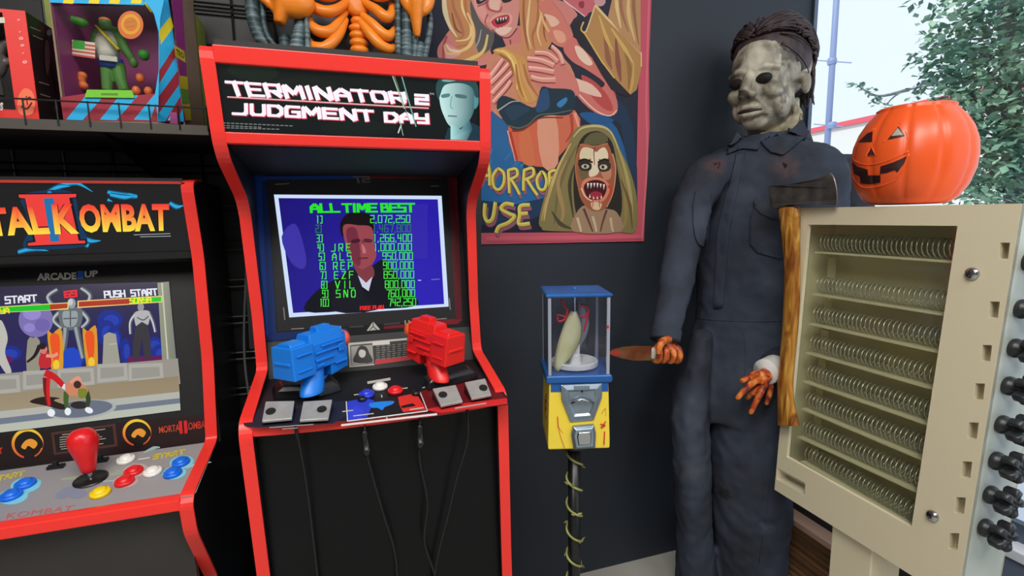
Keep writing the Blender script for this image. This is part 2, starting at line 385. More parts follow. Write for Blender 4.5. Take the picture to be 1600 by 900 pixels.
def sides(cab, root, prof, back, floor=-CAMZ):
    pr = rounded(prof)
    for s_ in (-1, 1):
        x0 = cab.xc+s_*cab.h-(.02 if s_ > 0 else 0)
        mb = MB(); cab.slab(mb, x0, x0+.02, pr+[(back, pr[-1][1]), (back, pr[0][1])])
        sp = mb.build('side_panel', BLK, root)
        mb = MB(); cab.slab(mb, x0-.0015, x0+.0215, offset_strip(pr, -.004 if False else .004))
        mb.build('edge_trim', RED, sp, label='red edge trim')
def button(parent, c, n, r, M, label=None):
    mb = MB().lathe([(r, 0), (r, .004), (r*.93, .007), (r*.72, .0075), (r*.7, .006), (r*.68, .010), (r*.45, .0125), (0, .013)], c, n, 24)
    return mb.build('button', M, parent, smooth=True, label=label)
YEL = mat('yellow_plastic', (240, 205, 20), .3); BLU = mat('blue_plastic', (18, 105, 225), .3); RDP = mat('red_plastic', (222, 30, 36), .28)

# ---- shooting game cabinet
T = Cab(.0355, .26, .022, -.2)
t2 = thing('arcade_cabinet', 'red-edged black arcade cabinet with two toy light guns and a lit high score screen', 'arcade cabinet', (.0355, 1.25, 0))
PA, PB, PC, PD, PE, PF, PG, PH = (1.031, .313), (1.053, .155), (1.215, .03), (1.233, -.2), (1.222, -.325), (1.011, -.366), (.998, -.388), (1.018, -.75)
sides(T, t2, [(1.09, .318), PA, PB, (1.075, .125), (1.19, .065), PC, PD, PE, PF, PG, PH, (1.03, -CAMZ)], 1.455)
body = MB()
T.panel(body, (1.04, .317), (1.44, .317)); T.panel(body, (1.44, .31), (1.44, -CAMZ+.01)); T.panel(body, (1.07, .15), (1.31, .12), .01)
T.panel(body, (1.31, .12), (1.25, -.262)); T.panel(body, (1.25, -.262), (1.215, -.345)); T.panel(body, (1.215, -.345), (1.012, -.366), .016)
body.build('carcass', BLKM, t2)
mb = MB(); T.panel(mb, (1.03, -.39), (1.04, -CAMZ), .014); mb.build('front_panel', mat('black_gloss_panel', (6, 8, 12), .3, spec=.25, noise=.2, nscale=3), t2)
# marquee frame and picture
mf = MB()
T.slab(mf, T.xc-.24, T.xc+.24, [(1.026, .316), (1.0305, .287), (1.05, .287), (1.05, .316)])
T.slab(mf, T.xc-.24, T.xc+.24, [(1.0475, .172), (1.051, .152), (1.07, .152), (1.07, .172)])
mf.build('marquee_frame', RED, t2, bevel=.002)
mq0, mqn = plane_of((1.0355, .313), (1.0565, .155))
A = Art(mq0, mqn)
A.quad((322, 88), (757, 121), (757, 222), (340, 212), grady(95, (18, 24, 22), 215, (14, 20, 22)))
A.ell(395, 112, 40, 14, (24, 34, 26), .1).ell(470, 140, 60, 20, (22, 30, 26)).ell(560, 200, 60, 12, (18, 28, 26))
for dx, col in ((1.4, (214, 70, 90)), (0, (247, 240, 250))):
    wide = {'M': 1.25, 'I': .28, ' ': .32, 'N': 1.08}
    A.segs('TERMINATOR', (355+dx, 128+dx), (630+dx, 146+dx), (634+dx, 160.5+dx), (362+dx, 147.5+dx), (6.2, 3.8), col, .40, wide)
    A.segs('2', (650+dx, 148.5+dx), (667+dx, 149.5+dx), (668+dx, 162.5+dx), (651+dx, 161.5+dx), (6.0, 4.1), col, .4, wide)
    A.segs('JUDGMENT', (366+dx, 162+dx), (580+dx, 173.5+dx), (583+dx, 188+dx), (366+dx, 177.5+dx), (6.2, 3.8), col, .40, wide)
    A.segs('DAY', (602+dx, 176.5+dx), (667+dx, 179+dx), (668+dx, 192+dx), (603+dx, 189.5+dx), (6.0, 3.8), col, .40, wide)
A.stroke([(355, 151.7), (670, 169.5)], 2.6, (205, 92, 98), smooth=0); A.stroke([(355, 151.1), (670, 168.8)], 1.1, (245, 215, 215), smooth=0)
A.text('TM', (671, 145), (678, 145.5), (678, 148.5), (671, 148), (200, 200, 205))
for k, (a, b) in enumerate((((347, 192), (463, 197)), ((347, 196), (415, 199.3)), ((347, 199.5), (441, 202)))):
    for j in range(int((b[0]-a[0])/7)):
        u = a[0]+j*7; v = a[1]+(b[1]-a[1])*j*7/(b[0]-a[0]); A.stroke([(u, v), (u+5.2, v+.2)], 1.5, (120, 124, 122), smooth=0)
for x0, y0, x1, y1, w_, c_ in ((611, 112, 632, 170, 1.6, (170, 200, 170)), (614, 112, 640, 190, .9, (120, 150, 120)), (626, 113, 650, 198, 1.9, (110, 170, 160)), (627, 195, 622, 208, 2, (200, 220, 205)), (625, 190, 630, 212, 1.1, (150, 180, 160))):
    A.stroke([(x0, y0), (x1, y1)], w_, c_, smooth=0)
# plain portrait in teal light: a bust without any likeness
SKN = gradx(692, (196, 232, 228), 744, (52, 96, 104))
A.poly([(700, 200), (694, 219), (756, 221), (753, 200), (738, 192)], (26, 52, 66), 0)
A.poly([(686, 140), (692, 128), (712, 122), (734, 128), (743, 142), (742, 166), (736, 184), (726, 196), (714, 201), (702, 196), (694, 182), (688, 164)], SKN, 4)
A.poly([(741, 150), (747, 150), (747, 164), (741, 170)], (80, 140, 146), 3)
A.poly([(704, 194), (720, 202), (734, 188), (738, 202), (730, 219), (704, 218)], gradx(704, (170, 222, 220), 738, (40, 84, 96)), 0)
A.poly([(681, 142), (683, 128), (694, 119), (714, 115), (734, 120), (746, 132), (747, 152), (742, 150), (738, 138), (726, 131), (708, 130), (694, 134), (688, 148), (685, 156)], (40, 76, 80), 4)
A.poly([(690, 126), (706, 119), (724, 121), (716, 125), (702, 128)], (120, 168, 166), 3)
A.poly([(690, 148), (702, 146), (702, 151), (691, 153)], (84, 128, 130), 3).poly([(712, 147), (728, 149), (728, 154), (713, 152)], (70, 112, 116), 3).stroke([(706, 150), (704, 166), (708, 170)], 2, (120, 170, 170)).stroke([(700, 181), (714, 182)], 2.4, (90, 130, 134))
A.build('marquee', GLOWM, t2, label='backlit black marquee with white wording')
# screen bezel
bz0, bzn = plane_of((1.309, .12), (1.249, -.262))
A = Art(bz0, bzn)
A.quad((372, 235), (752, 232), (752, 540), (390, 545), (19, 19, 21))
A.poly([(396, 272), (414, 268), (420, 330), (432, 520), (540, 512), (545, 517), (428, 533), (410, 530)], (12, 38, 92))
A.poly([(400, 276), (560, 274), (560, 279), (408, 283), (420, 524), (412, 524)], (16, 55, 130))
A.poly([(566, 274), (706, 270), (714, 278), (722, 500), (716, 506), (600, 514), (600, 510), (708, 498), (704, 278), (566, 279)], (112, 20, 28))
A.poly([(690, 276), (706, 272), (718, 380), (722, 498), (712, 500), (706, 400), (700, 300)], (84, 16, 26))
A.poly([(416, 281), (700, 278), (712, 498), (434, 518)], (34, 33, 35))
A.segs('T2', (553, 276.5), (576, 276), (577, 284.5), (556, 285), (3, 2), (96, 98, 102))
A.poly([(573, 517), (583, 501), (594, 515)], (25, 25, 27)).poly([(573, 517), (583, 502), (594, 515)], (180, 178, 172)).stroke([(583, 502), (583, 510)], 1.2, (24, 24, 24), smooth=0).stroke([(583, 510), (577, 516)], 1.2, (24, 24, 24), smooth=0).stroke([(583, 510), (589, 515.5)], 1.2, (24, 24, 24), smooth=0)
for x in (494, 500, 506, 519, 525.5, 532): A.stroke([(x, 509.5), (x+.6, 516.5)], 1.6, (165, 162, 156), smooth=0)
for x in (633, 639, 645, 655.5, 660.5, 665.5): A.stroke([(x, 500.5), (x+.6, 507.5)], 1.6, (165, 162, 156), smooth=0)
for a, b in (((455, 514), (475, 513)), ((682, 499), (698, 497.5)), ((443, 480), (445, 500)), ((702, 466), (703.5, 484)), ((430, 288), (452, 287)), ((673, 291), (686, 290.5))): A.stroke([a, b], 1.5, (130, 128, 124), smooth=0)
for a, b in (((546, 511), (568, 509.5)), ((600, 507), (625, 504.5))): A.stroke([a, b], 3, (60, 58, 56), smooth=0)
A.build('bezel', PRINT, t2)
A = Art(bz0-bzn.normalized()*0+Vector((0, -.0016, 0)), bzn)
A.quad((428, 304), (690, 306), (701, 479), (452, 496), (205, 222, 250))
def scr(p): 
    u = (p[0]-440)/250; v = (p[1]-310)/170
    k = .75+.35*math.exp(-((u-.85)**2)*3)+.1*v
    return (36*k, 26*k, 150*k)
A.quad((435, 309.5), (684, 311.5), (694, 475), (458, 489), scr, 16, 10)
A.poly([(440, 370), (462, 350), (478, 400), (474, 420), (455, 410)], (60, 50, 165), 4)
A.poly([(634, 320), (668, 318), (668, 404), (640, 404)], (50, 38, 170))
A.poly([(478, 487), (494, 455), (534, 431), (548, 420), (570, 424), (598, 405), (612, 420), (640, 455), (650, 478), (560, 484)], (14, 14, 26), 4)
A.poly([(531, 352), (540, 336), (560, 331), (580, 337), (584, 356), (580, 376), (576, 372), (540, 366), (535, 372)], (22, 15, 20), 4)
A.poly([(537, 352), (560, 352), (581, 356), (585, 385), (588, 400), (579, 416), (566, 421), (553, 414), (546, 396), (539, 378)], (150, 68, 78), 4)
A.poly([(541, 360), (556, 357), (562, 385), (563, 414), (554, 412), (547, 395)], (112, 44, 62), 4)
A.poly([(552, 413), (566, 421), (580, 414), (585, 430), (571, 442), (560, 430)], (124, 56, 66), 3)
A.poly([(559, 430), (572, 442), (582, 432), (576, 455), (566, 448)], (200, 205, 225))
A.poly([(549, 375), (561, 373), (562, 378), (551, 380)], (66, 24, 40), 3).poly([(569, 373), (581, 374), (580, 379), (569, 378)], (84, 34, 48), 3).stroke([(566, 376), (569, 390), (564, 393)], 2, (104, 40, 54)).stroke([(558, 404), (575, 403)], 2.2, (96, 34, 48)).poly([(566, 380), (572, 392), (570, 396), (566, 394)], (190, 110, 112), 3)
A.poly([(548, 420), (560, 432), (570, 462), (590, 484), (520, 486), (530, 440)], (20, 20, 32), 3)
GR, GD = (70, 235, 70), (44, 120, 70)
A.segs('ALL', (485.5, 319.5), (528, 319), (530, 331), (486.5, 331.5), (4.2, 2.9), (40, 225, 45), .36)
A.segs('TIME', (536, 319), (588, 318.6), (588.5, 330.7), (537, 331), (4.2, 2.9), (40, 225, 45), .36, {'I': .3, 'M': 1.2})
A.segs('BEST', (596, 318.6), (646, 318.4), (646.5, 330.5), (597, 330.7), (4.2, 2.9), (40, 225, 45), .36)
rows = [('1)', 495, '', '2,072,250', 579, 640.5, 343), ('2)', 493.5, '', '1,467,800', 583, 641.5, 357.5), ('3)', 495, '', '1,266,400', 584, 643, 372.5), ('4)', 497, 'JRE', '1,000,000', 585, 643, 387), ('5)', 498.5, 'ALS', '950,000', 598, 644.5, 401),
        ('6)', 500, 'REP', '900,000', 599, 645.5, 415.5), ('7)', 501, 'EZF', '850,000', 600, 646.5, 430), ('8)', 502.5, 'VIL', '800,000', 602, 647.5, 445), ('9)', 504, 'SNO', '760,000', 604, 648, 459), ('10)', 500.5, '', '742,250', 607, 649.5, 473)]
for i, (a, x, nm, sc_, xl, xr, y) in enumerate(rows):
    c_ = GD if i == 1 else GR; sl = -.006*i; h = 5.6
    A.segs(a, (x, y-h), (x+(14 if i == 9 else 9.5), y-h), (x+(14 if i == 9 else 9.5), y+h), (x, y+h), (1.3, 1.2), c_, .5)
    if nm: A.segs(nm, (518+(i-3)*1.5, y-h), (547+(i-3)*1.6, y-h-.5), (547+(i-3)*1.6, y+h-.5), (518+(i-3)*1.5, y+h), (1.4, 1.2), c_, 1.0)
    A.segs(sc_, (xl, y-h-.6), (xr, y-h-1), (xr, y+h-1), (xl, y+h-.6), (1.25, 1.15), c_, .45)
A.segs('FREE PLAY', (563, 479), (599, 477), (599, 482.5), (563, 484.5), (1.6, 1.2), (235, 40, 40), .3)
A.stroke([(653, 438), (658, 438)], 1.3, (200, 200, 255), smooth=0).stroke([(674, 437), (687, 436)], 1.3, (120, 110, 210), smooth=0)
A.build('screen', GLOW, t2, label='lit screen with green high score table')
# instruction plate below the screen
pl0, pln = plane_of((1.249, -.262), (1.214, -.345))
A = Art(pl0, pln)
A.quad((544.5, 537), (640, 529), (650, 564), (547, 573), (30, 29, 28))
A.poly([(544, 536), (638, 528), (638.5, 531), (547, 539.5), (548.5, 571), (585, 568), (585, 570.5), (546, 574)], (176, 172, 164))
A.poly([(582, 534), (609, 531.5), (609, 538), (582, 540)], (196, 192, 186)).poly([(586, 562), (646, 555), (648, 561), (586, 570)], (176, 40, 48))
A.quad((548.5, 541), (582, 538.5), (584, 567), (549, 570.5), (150, 146, 140))
A.poly([(553, 566), (556, 552), (562, 541), (572, 542), (577, 552), (582, 566)], (34, 33, 34), 3).ell(566, 552, 5.5, 7, (200, 196, 190)).poly([(558, 548), (564, 540), (572, 543), (574, 550), (566, 546)], (26, 25, 26), 3)
for j in range(7):
    y = 541+j*3.3
    for k in range(6): 
        x = 588+k*8.3; A.stroke([(x, y-.8*k+.3), (x+7*(.6+.4*random.random()), y-.8*k)], 1.1, (122, 118, 112), smooth=0)
A.build('instruction_plate', PRINT, t2)
# control deck picture
dk0, dkn = plane_of((1.215, -.345), (1.012, -.366))
A = Art(dk0+Vector((0, 0, .0005)), dkn)
A.poly([(398, 612), (404, 600), (752, 574), (766, 585), (794, 622), (793, 633), (585, 654), (400, 668), (381, 664), (379, 655)], (23, 25, 31))
A.poly([(384, 653), (398, 640), (540, 626), (556, 640), (520, 662), (400, 668), (384, 664)], (34, 37, 52))
A.poly([(640, 618), (690, 600), (760, 592), (792, 622), (792, 632), (690, 644), (660, 634)], (104, 22, 30))
A.poly([(660, 640), (700, 633), (792, 622), (793, 631), (690, 645)], (206, 42, 44))
A.poly([(546, 612), (600, 604), (650, 604), (668, 642), (541, 660)], (20, 20, 25))
A.poly([(543, 627), (560, 624), (572, 622), (585, 626), (580, 636), (574, 652), (544, 657)], (46, 62, 196))
A.poly([(545, 640), (556, 634), (568, 640), (566, 655), (545, 657)], (52, 66, 214))
A.poly([(577, 630), (600, 627), (616, 627), (612, 632), (601, 636), (597, 641), (590, 637), (580, 637)], (32, 130, 226), 2)
A.poly([(622, 620), (650, 614), (660, 630), (666, 640), (630, 644), (624, 632)], (214, 48, 44)).poly([(627, 634), (645, 630), (650, 634), (628, 638)], (20, 20, 24))
A.stroke([(541, 627), (543, 658)], 1.6, (220, 216, 214), smooth=0).stroke([(543, 658), (668, 642)], 1.8, (224, 220, 216), smooth=0).stroke([(656, 612), (668, 642)], 1.5, (220, 210, 206), smooth=0)
A.stroke([(533, 664.5), (683, 647)], 3.2, (226, 212, 210), smooth=0)
for a, b in (((574, 598), (610, 592)), ((553, 617), (561, 616)), ((628, 607), (637, 606)), ((535, 643), (552, 641)), ((552, 650), (584, 646)), ((640, 640), (662, 637)), ((385, 651), (395, 650)), ((660, 606), (664, 605))): A.stroke([a, b], 1.6 if b[0]-a[0] < 34 else 4, (190, 188, 182), smooth=0)
A.stroke([(421, 668), (490, 663)], 1.6, (150, 148, 144), smooth=0).stroke([(441, 670.5), (465, 668.6)], 1.4, (150, 148, 144), smooth=0).stroke([(711, 638), (760, 630)], 2.2, (170, 162, 156), smooth=0)
A.stroke([(596, 617), (597, 621)], 1.6, (210, 210, 205), smooth=0).stroke([(604, 652), (605, 655)], 1.6, (220, 216, 214), smooth=0)
A.build('control_deck', PRINT, t2)
mb = MB()
fx = [(T.xc-.24+.48*k/12, 1.000-.020*math.sin(math.pi*k/12)**.8) for k in range(13)]
pz = lambda y: -.366+(y-1.012)*.1034-.0012
top = [T.p(x, y, pz(y)) for x, y in fx]+[T.p(x, 1.03, pz(1.03)) for x, y in fx[::-1]]; bot = [V(p.x, p.y, CAMZ-.3915) for p in top]; n_ = len(top)
tr = [tuple(t) for t in geometry.tessellate_polygon([top])]
mb.add(top+bot, tr+[tuple(i+n_ for i in t) for t in tr]+[(i, (i+1) % n_, (i+1) % n_+n_, i+n_) for i in range(n_)]); mb.build('deck_edge', RED, t2, bevel=.002, label='red front edge of the deck')
for px_, py_, M_, l_ in ((594, 607, WHP, 'white button'), (573, 619, mat('deep_blue_plastic', (40, 60, 200), .3), 'blue button'), (618, 613, RDP, 'red button')):
    button(t2, onplane(px_, py_, dk0, dkn)+Vector((0, 0, .001)), dkn, .0165, M_, l_)
# steel plates with a hole, in pairs beside each gun cable
DKX = Vector((1, 0, 0))
for (a, b, c_, d_), (hx, hy) in (((((415, 627), (460, 626), (456, 654), (409, 658))), (423, 643)), (((474, 627), (519, 624), (513, 654), (468, 657)), (503, 640)), (((676, 607), (712, 601), (723, 627), (689, 634)), (692, 617)), (((726, 597), (758, 591), (768, 617), (737, 623)), (755, 606))):
    fr = dk0+dkn*.012
    A0, B0 = onplane(*d_, fr, dkn), onplane(*c_, fr, dkn); n2 = (dkn+Vector((0, -.35, 0))).normalized()
    q = [A0, B0, onplane(*b, A0, n2), onplane(*a, A0, n2)]
    mb = MB(); th = .006
    mb.hexa([p-n2*th for p in q]+q); o = mb.build('steel_plate', STEEL, t2, bevel=.0012)
    fp = [onplane(*d_, dk0, dkn)+Vector((0, .004, 0)), onplane(*c_, dk0, dkn)+Vector((0, .004, 0))]
    base = [fp[0], fp[1], q[2]-n2*.03, q[3]-n2*.03]
    MB().hexa(base+[p-n2*.0058 for p in q]).build('plate_foot', BPL, o, label='black plastic foot')
    hc = onplane(hx, hy, A0, n2)
    MB().lathe([(.0088, -.003), (.0088, .0016), (.0066, .0024), (.0056, .0018), (0, .0018)], hc, n2, 20).build('grommet', DARK, o, smooth=True, label='black hole grommet')
for px_, py_ in ((566, 626), (650, 617)):
    MB().lathe([(.009, 0), (.009, .006), (.006, .009), (0, .01)], onplane(px_, py_, dk0, dkn), dkn, 16).build('cable_gland', BPL, t2, smooth=True)
# black cups the guns stand in
for pts, name in ((((424, 612), (475, 604), (524, 596), (536, 612), (500, 622), (428, 626)), 'holster'), (((660, 600), (690, 590), (738, 583), (748, 592), (700, 606), (668, 612)), 'holster')):
    b0 = [onplane(*p, dk0, dkn) for p in pts]; cen = sum(b0, Vector())/len(b0)
    mb = MB(); tp = [cen+(p-cen)*.72+dkn*.028 for p in b0]; n_ = len(b0)
    mb.loft([b0, [cen+(p-cen)*.92+dkn*.018 for p in b0], tp]); mb.build('holster', BPL, t2, bevel=.004)

# ---- toy light guns
def gun(rear, front, M, MT, label, flip=1):
    u = front-rear; L = u.length; u.normalize(); v = (V(0, 0, 1)-u*u.z).normalized(); w_ = u.cross(v)
    g = thing('light_gun', label, 'toy gun', rear)
    Q = lambda a, b, c: rear+u*(a*L)+v*b+w_*c
    def blk(mb, a0, a1, b0, b1, hw, hw2=None, sl=0, b2=None, b3=None):
        hw2 = hw2 or hw; b2 = b0 if b2 is None else b2; b3 = b1 if b3 is None else b3
        mb.hexa([Q(a0, b0, -hw), Q(a1, b2, -hw), Q(a1, b2, hw), Q(a0, b0, hw), Q(a0+sl, b1, -hw2), Q(a1+sl, b3, -hw2), Q(a1+sl, b3, hw2), Q(a0+sl, b1, hw2)])
    mb = MB()
    blk(mb, 0, .36, -.034, .032, .031, .028); blk(mb, .3, .95, -.028, .026, .027, .024); blk(mb, .34, .92, .024, .046, .023, .017, .03)
    blk(mb, .55, .8, .044, .056, .012, .009); blk(mb, .66, .99, -.052, -.0, .024, .025, 0, -.045); blk(mb, .9, 1.0, -.02, .034, .022, .02)
    blk(mb, -.02, .02, -.004, .003, .022); blk(mb, .05, .3, .03, .038, .02, .016)
    for s_ in (-1, 1):
        for a0, a1, b0, b1 in ((.38, .88, .004, .009), (.38, .7, -.012, -.006), (.5, .9, .016, .021), (.72, .95, -.03, -.025), (.4, .52, -.024, -.017), (.8, .9, -.006, .012), (.06, .3, -.02, -.016), (.06, .3, .012, .017)):
            c_ = s_*.0285 if a0 > .3 else s_*.031
            mb.hexa([Q(a0, b0, c_-.002), Q(a1, b0, c_-.002), Q(a1, b0, c_+.002), Q(a0, b0, c_+.002), Q(a0, b1, c_-.002), Q(a1, b1, c_-.002), Q(a1, b1, c_+.002), Q(a0, b1, c_+.002)])
    mb.build('gun_body', M, g, bevel=.0028)
    mb = MB(); dn = V(0, 0, -1)
    top = Q(.5, -.026, 0); bot = V(top.x, top.y, 0)+V(-.004*flip, -.035, 0); bot.z = (dk0.z+.004)
    rings = []
    for t in (0, .25, .55, .8, 1):
        c_ = top.lerp(bot, t); rings.append([c_+u*(.026*math.cos(k*math.pi/8)*(1-.1*math.sin(t*6)))+w_*(.0185*math.sin(k*math.pi/8)) for k in range(16)])
    mb.loft(rings); mb.build('grip', M, g, smooth=True, bevel=.001)
    MB().tube(crom([Q(.56, -.03, 0), Q(.58, -.055, 0), Q(.66, -.062, 0), Q(.74, -.05, 0)], 5, False), .0035, 8).build('trigger_guard', M, g, smooth=True)
    MB().hexa([Q(.6, -.048, -.003), Q(.63, -.046, -.003), Q(.63, -.046, .003), Q(.6, -.048, .003), Q(.62, -.026, -.003), Q(.66, -.026, -.003), Q(.66, -.026, .003), Q(.62, -.026, .003)]).build('trigger', M, g)
    MB().lathe([(.0185, 0), (.0195, .012), (.018, .020), (.013, .021), (.012, .012), (0, .012)], Q(.98, .012, 0), u, 24).build('muzzle_tip', MT, g, smooth=True, label='orange muzzle tip')
    return g
gun(P(441, 569, Y=1.045), P(530, 538, Y=1.155), mat('blue_gun_plastic', (10, 122, 222), .38), mat('coral_tip', (240, 100, 80), .4), 'bright blue toy light gun with orange muzzle standing at left of the deck')
gun(P(712, 547, Y=1.045), P(648, 524, Y=1.155), mat('red_gun_plastic', (228, 34, 30), .38), mat('orange_tip', (250, 100, 40), .4), 'bright red toy light gun with orange muzzle standing at right of the deck', -1)
# ---- gun cables
CBL = mat('black_rubber_cable', (15, 15, 17), .5)
def cable(pts, label, plug=None):
    q = crom([P(x, y, Y=d) for x, y, d in pts], 6, False)
    o = MB().tube(q, .0028, 8).build('gun_cable', CBL, t2, smooth=True, label=label)
    if plug:
        (x0, y0), (x1, y1), d = plug; a, b = P(x0, y0, Y=d), P(x1, y1, Y=d); u = (b-a)
        MB().tube([a, a+u*.15, a+u*.2, a+u*.7, a+u*.72, b], [.006, .0075, .0065, .0075, .0095, .006], 10).build('plug', BPL, o, smooth=True)
cable([(459, 645, 1.045), (461, 660, 1.0), (463, 675, .985), (470, 705, .99), (480, 765, 1.0), (488, 830, 1.01), (496, 900, 1.015), (505, 985, 1.02)], 'thin black cable hanging over the red edge between the left pair of steel plates')
cable([(566, 626, 1.105), (568, 645, 1.03), (570, 662, .985), (570, 690, .975), (577, 725, .985), (598, 800, 1.0), (618, 870, 1.01), (622, 960, 1.015)], 'black cable with long plug hanging below the left of the deck centre', ((569, 672), (574, 712), .977))
cable([(650, 617, 1.105), (654, 635, 1.03), (656, 652, .985), (656, 680, .975), (656, 720, .985), (668, 785, 1.0), (663, 845, 1.01), (680, 900, 1.012), (690, 960, 1.015)], 'black cable with plug hanging below the red deck corner right of centre', ((656, 663), (657, 700), .977))
cable([(727, 612, 1.06), (729, 630, 1.0), (731, 650, .985), (730, 690, .985), (714, 745, .995), (700, 805, 1.005), (682, 880, 1.012), (676, 960, 1.015)], 'thin black cable hanging over the red edge between the right pair of steel plates')

# ---- fighting game cabinet
K = Cab(-.576, .26, 0, 0)
mk = thing('arcade_cabinet', 'arcade cabinet at far left with a red joystick and a fighting game on its screen', 'arcade cabinet', (-.576, 1.3, 0))
k0, k1, k2, k3, k4, k5, k6, k7 = (1.221, .094), (1.254, -.062), (1.252, -.294), (1.215, -.476), (1.040, -.503), (1.026, -.518), (1.035, -.579), (1.131, -.743)
sides(K, mk, [(1.29, .102), k0, k1, k2, (1.222, -.470), (1.205, -.478), k4, k5, k6, k7, (1.12, -CAMZ)], 1.455)
body = MB()
K.panel(body, (1.235, .092), (1.44, .092)); K.panel(body, (1.44, .09), (1.44, -CAMZ+.01)); K.panel(body, (1.227, .090), (1.262, -.066), .02); K.panel(body, (1.262, -.066), (1.34, -.08), .01)
K.panel(body, (1.34, -.08), (1.232, -.478)); K.panel(body, (1.215, -.4785), (1.04, -.506), .016); K.panel(body, (1.13, -.84), (1.12, -CAMZ), .02)
body.build('carcass', BLKM, mk)
mb = MB(); K.panel(mb, (1.062, -.53), (1.09, -.835), .014); mb.build('front_panel', mat('charcoal_panel', (47, 45, 42), .5, noise=.1), mk)
mb = MB(); K.slab(mb, K.xc-.24, K.xc+.24, [(1.036, -.5025), (1.024, -.506), (1.022, -.526), (1.032, -.53), (1.05, -.526), (1.05, -.503)]); mb.build('deck_edge', RED, mk, bevel=.002, label='red front edge of the deck')
mb = MB(); K.slab(mb, K.xc-.24, K.xc+.24, [(1.219, .096), (1.2205, .091), (1.23, .091), (1.23, .096)]); mb.build('marquee_rail', mat('red_line_trim', (200, 60, 50), .4), mk)
q0, qn = plane_of((1.225, .09), (1.26, -.066))
A = Art(q0, qn)
A.quad((-160, 286), (288, 285), (298, 391), (-160, 405), (26, 26, 28))
def bolt(pts, c1, c2, w_):
    for p in pts: A.stroke(p, w_, c1, .5, w_*1.3); A.stroke(p, w_*.5, c2, .3, w_*.7)
bolt([[(80, 298), (100, 288), (122, 287), (145, 300)], [(75, 300), (92, 292), (110, 291)], [(168, 300), (190, 304), (214, 307), (200, 302)], [(172, 304), (195, 308), (212, 306)], [(265, 317), (276, 323), (287, 321)], [(120, 366), (140, 376), (158, 376)], [(118, 374), (138, 384), (125, 380)], [(28, 394), (50, 389), (76, 392)], [(168, 312), (176, 315)]], (14, 84, 130), (40, 165, 215), 7)
A.poly([(32, 312), (50, 300), (112, 300), (124, 345), (136, 372), (128, 386), (60, 390), (36, 384), (44, 360), (40, 330)], (10, 52, 88), 4)
A.poly([(72, 306), (84, 306), (92, 370), (78, 372)], (36, 140, 196), 3)
A.poly([(27, 302), (121, 301), (121, 309), (113, 310), (126, 374), (135, 374), (136, 382), (42, 386), (41, 378), (52, 376), (38, 311), (28, 311)], (16, 14, 18))
RD2 = (232, 62, 58)
A.poly([(29, 304), (119, 303), (119, 308), (108, 309), (123, 376), (133, 376), (133.5, 380), (44, 384), (43, 380), (56, 378), (39, 310), (30, 309)], RD2)
A.poly([(68, 310), (84, 309.5), (93, 377), (79, 378)], (30, 110, 165))
fire = lambda d: grady(320+d, (238, 58, 50), 362+d, (250, 225, 70))
for bold, col, dd in ((.065, lambda d: (20, 8, 10), 0), (.042, fire, 0)):
    A.text('M', (-150, 330), (-104, 328), (-100, 374), (-152, 376), col(6), bold); A.text('ORTAL', (-95, 328), (66, 321), (79, 366), (-92, 373), col(5), bold)
    A.text('K', (80, 319), (117, 319), (124, 365), (86, 366), col(2), bold); A.text('OMBAT', (121, 319), (264, 318), (265, 361), (127, 364), col(0), bold)
A.stroke([(209, 367), (266, 365)], 1.2, (150, 155, 160), smooth=0).stroke([(219, 370), (267, 369)], 1.2, (150, 155, 160), smooth=0)
A.build('marquee', GLOWM, mk, label='backlit marquee with red and yellow wording')
# bezel and game picture
z0, zn = plane_of((1.339, -.08), (1.231, -.478))
A = Art(z0, zn)
A.quad((-170, 398), (318, 385), (345, 690), (-170, 760), grady(390, (15, 15, 16), 470, (28, 28, 29)))  # bezel darker at the top: shade under the marquee put into the colour
A.text('ARCADE', (58, 427), (119, 425.5), (119.5, 436.5), (58, 438.5), (176, 174, 164), .04)
A.text('1', (121, 423.5), (130, 423), (131, 436), (121, 437), (34, 84, 160), .05); A.text('UP', (132, 424), (153, 422), (153, 432), (132, 434), (176, 174, 164), .04)
A.quad((-150, 694), (328, 647), (335, 692), (-160, 752), gradx(-20, (24, 16, 16), 300, (36, 12, 14)))
for cx, cy, r in ((43, 693, 25), (214, 676, 22.5)):
    A.ell(cx, cy, r, r*.94, grady(cy-r, (238, 208, 50), cy+r, (214, 70, 44))); A.ell(cx+1, cy+1, r*.86, r*.8, (24, 15, 14))
    A.poly([(cx-r*.4, cy+r*.2), (cx-r*.1, cy-r*.2), (cx+r*.3, cy-r*.28), (cx+r*.62, cy-r*.02), (cx+r*.4, cy+r*.32), (cx+r*.05, cy+r*.14), (cx-r*.15, cy+r*.36)], (226, 150, 48), 4)
    A.poly([(cx-r*.55, cy-r*.2), (cx-r*.1, cy-r*.5), (cx+r*.5, cy-r*.62), (cx+r*.95, cy-r*.1), (cx+r*.9, cy+r*.3), (cx+r*.6, cy-r*.15), (cx+r*.1, cy-r*.3), (cx-r*.3, cy-r*.05), (cx-r*.6, cy+.1*r)], (22, 14, 13), 4)
    A.poly([(cx-r*.1, cy+r*.4), (cx+r*.3, cy+r*.5), (cx+r*.45, cy+r*1.02), (cx-r*.2, cy+r*1.05)], (24, 14, 14), 3)
A.quad((80, 676), (180, 662), (184, 697), (84, 711), (74, 44, 36)).quad((84, 679), (176, 666), (179, 694), (88, 707), (22, 17, 16))
for j, (l, r_) in enumerate(((.12, .85), (.08, .6), (.08, .75), (.08, .8), (.08, .86), (.08, .72), (.1, .82))):
    y = 681+j*3.7; A.stroke([(86+92*l, y-12.5*l), (86+92*r_, y-12.5*r_)], 1.2, (168, 160, 150), smooth=0)
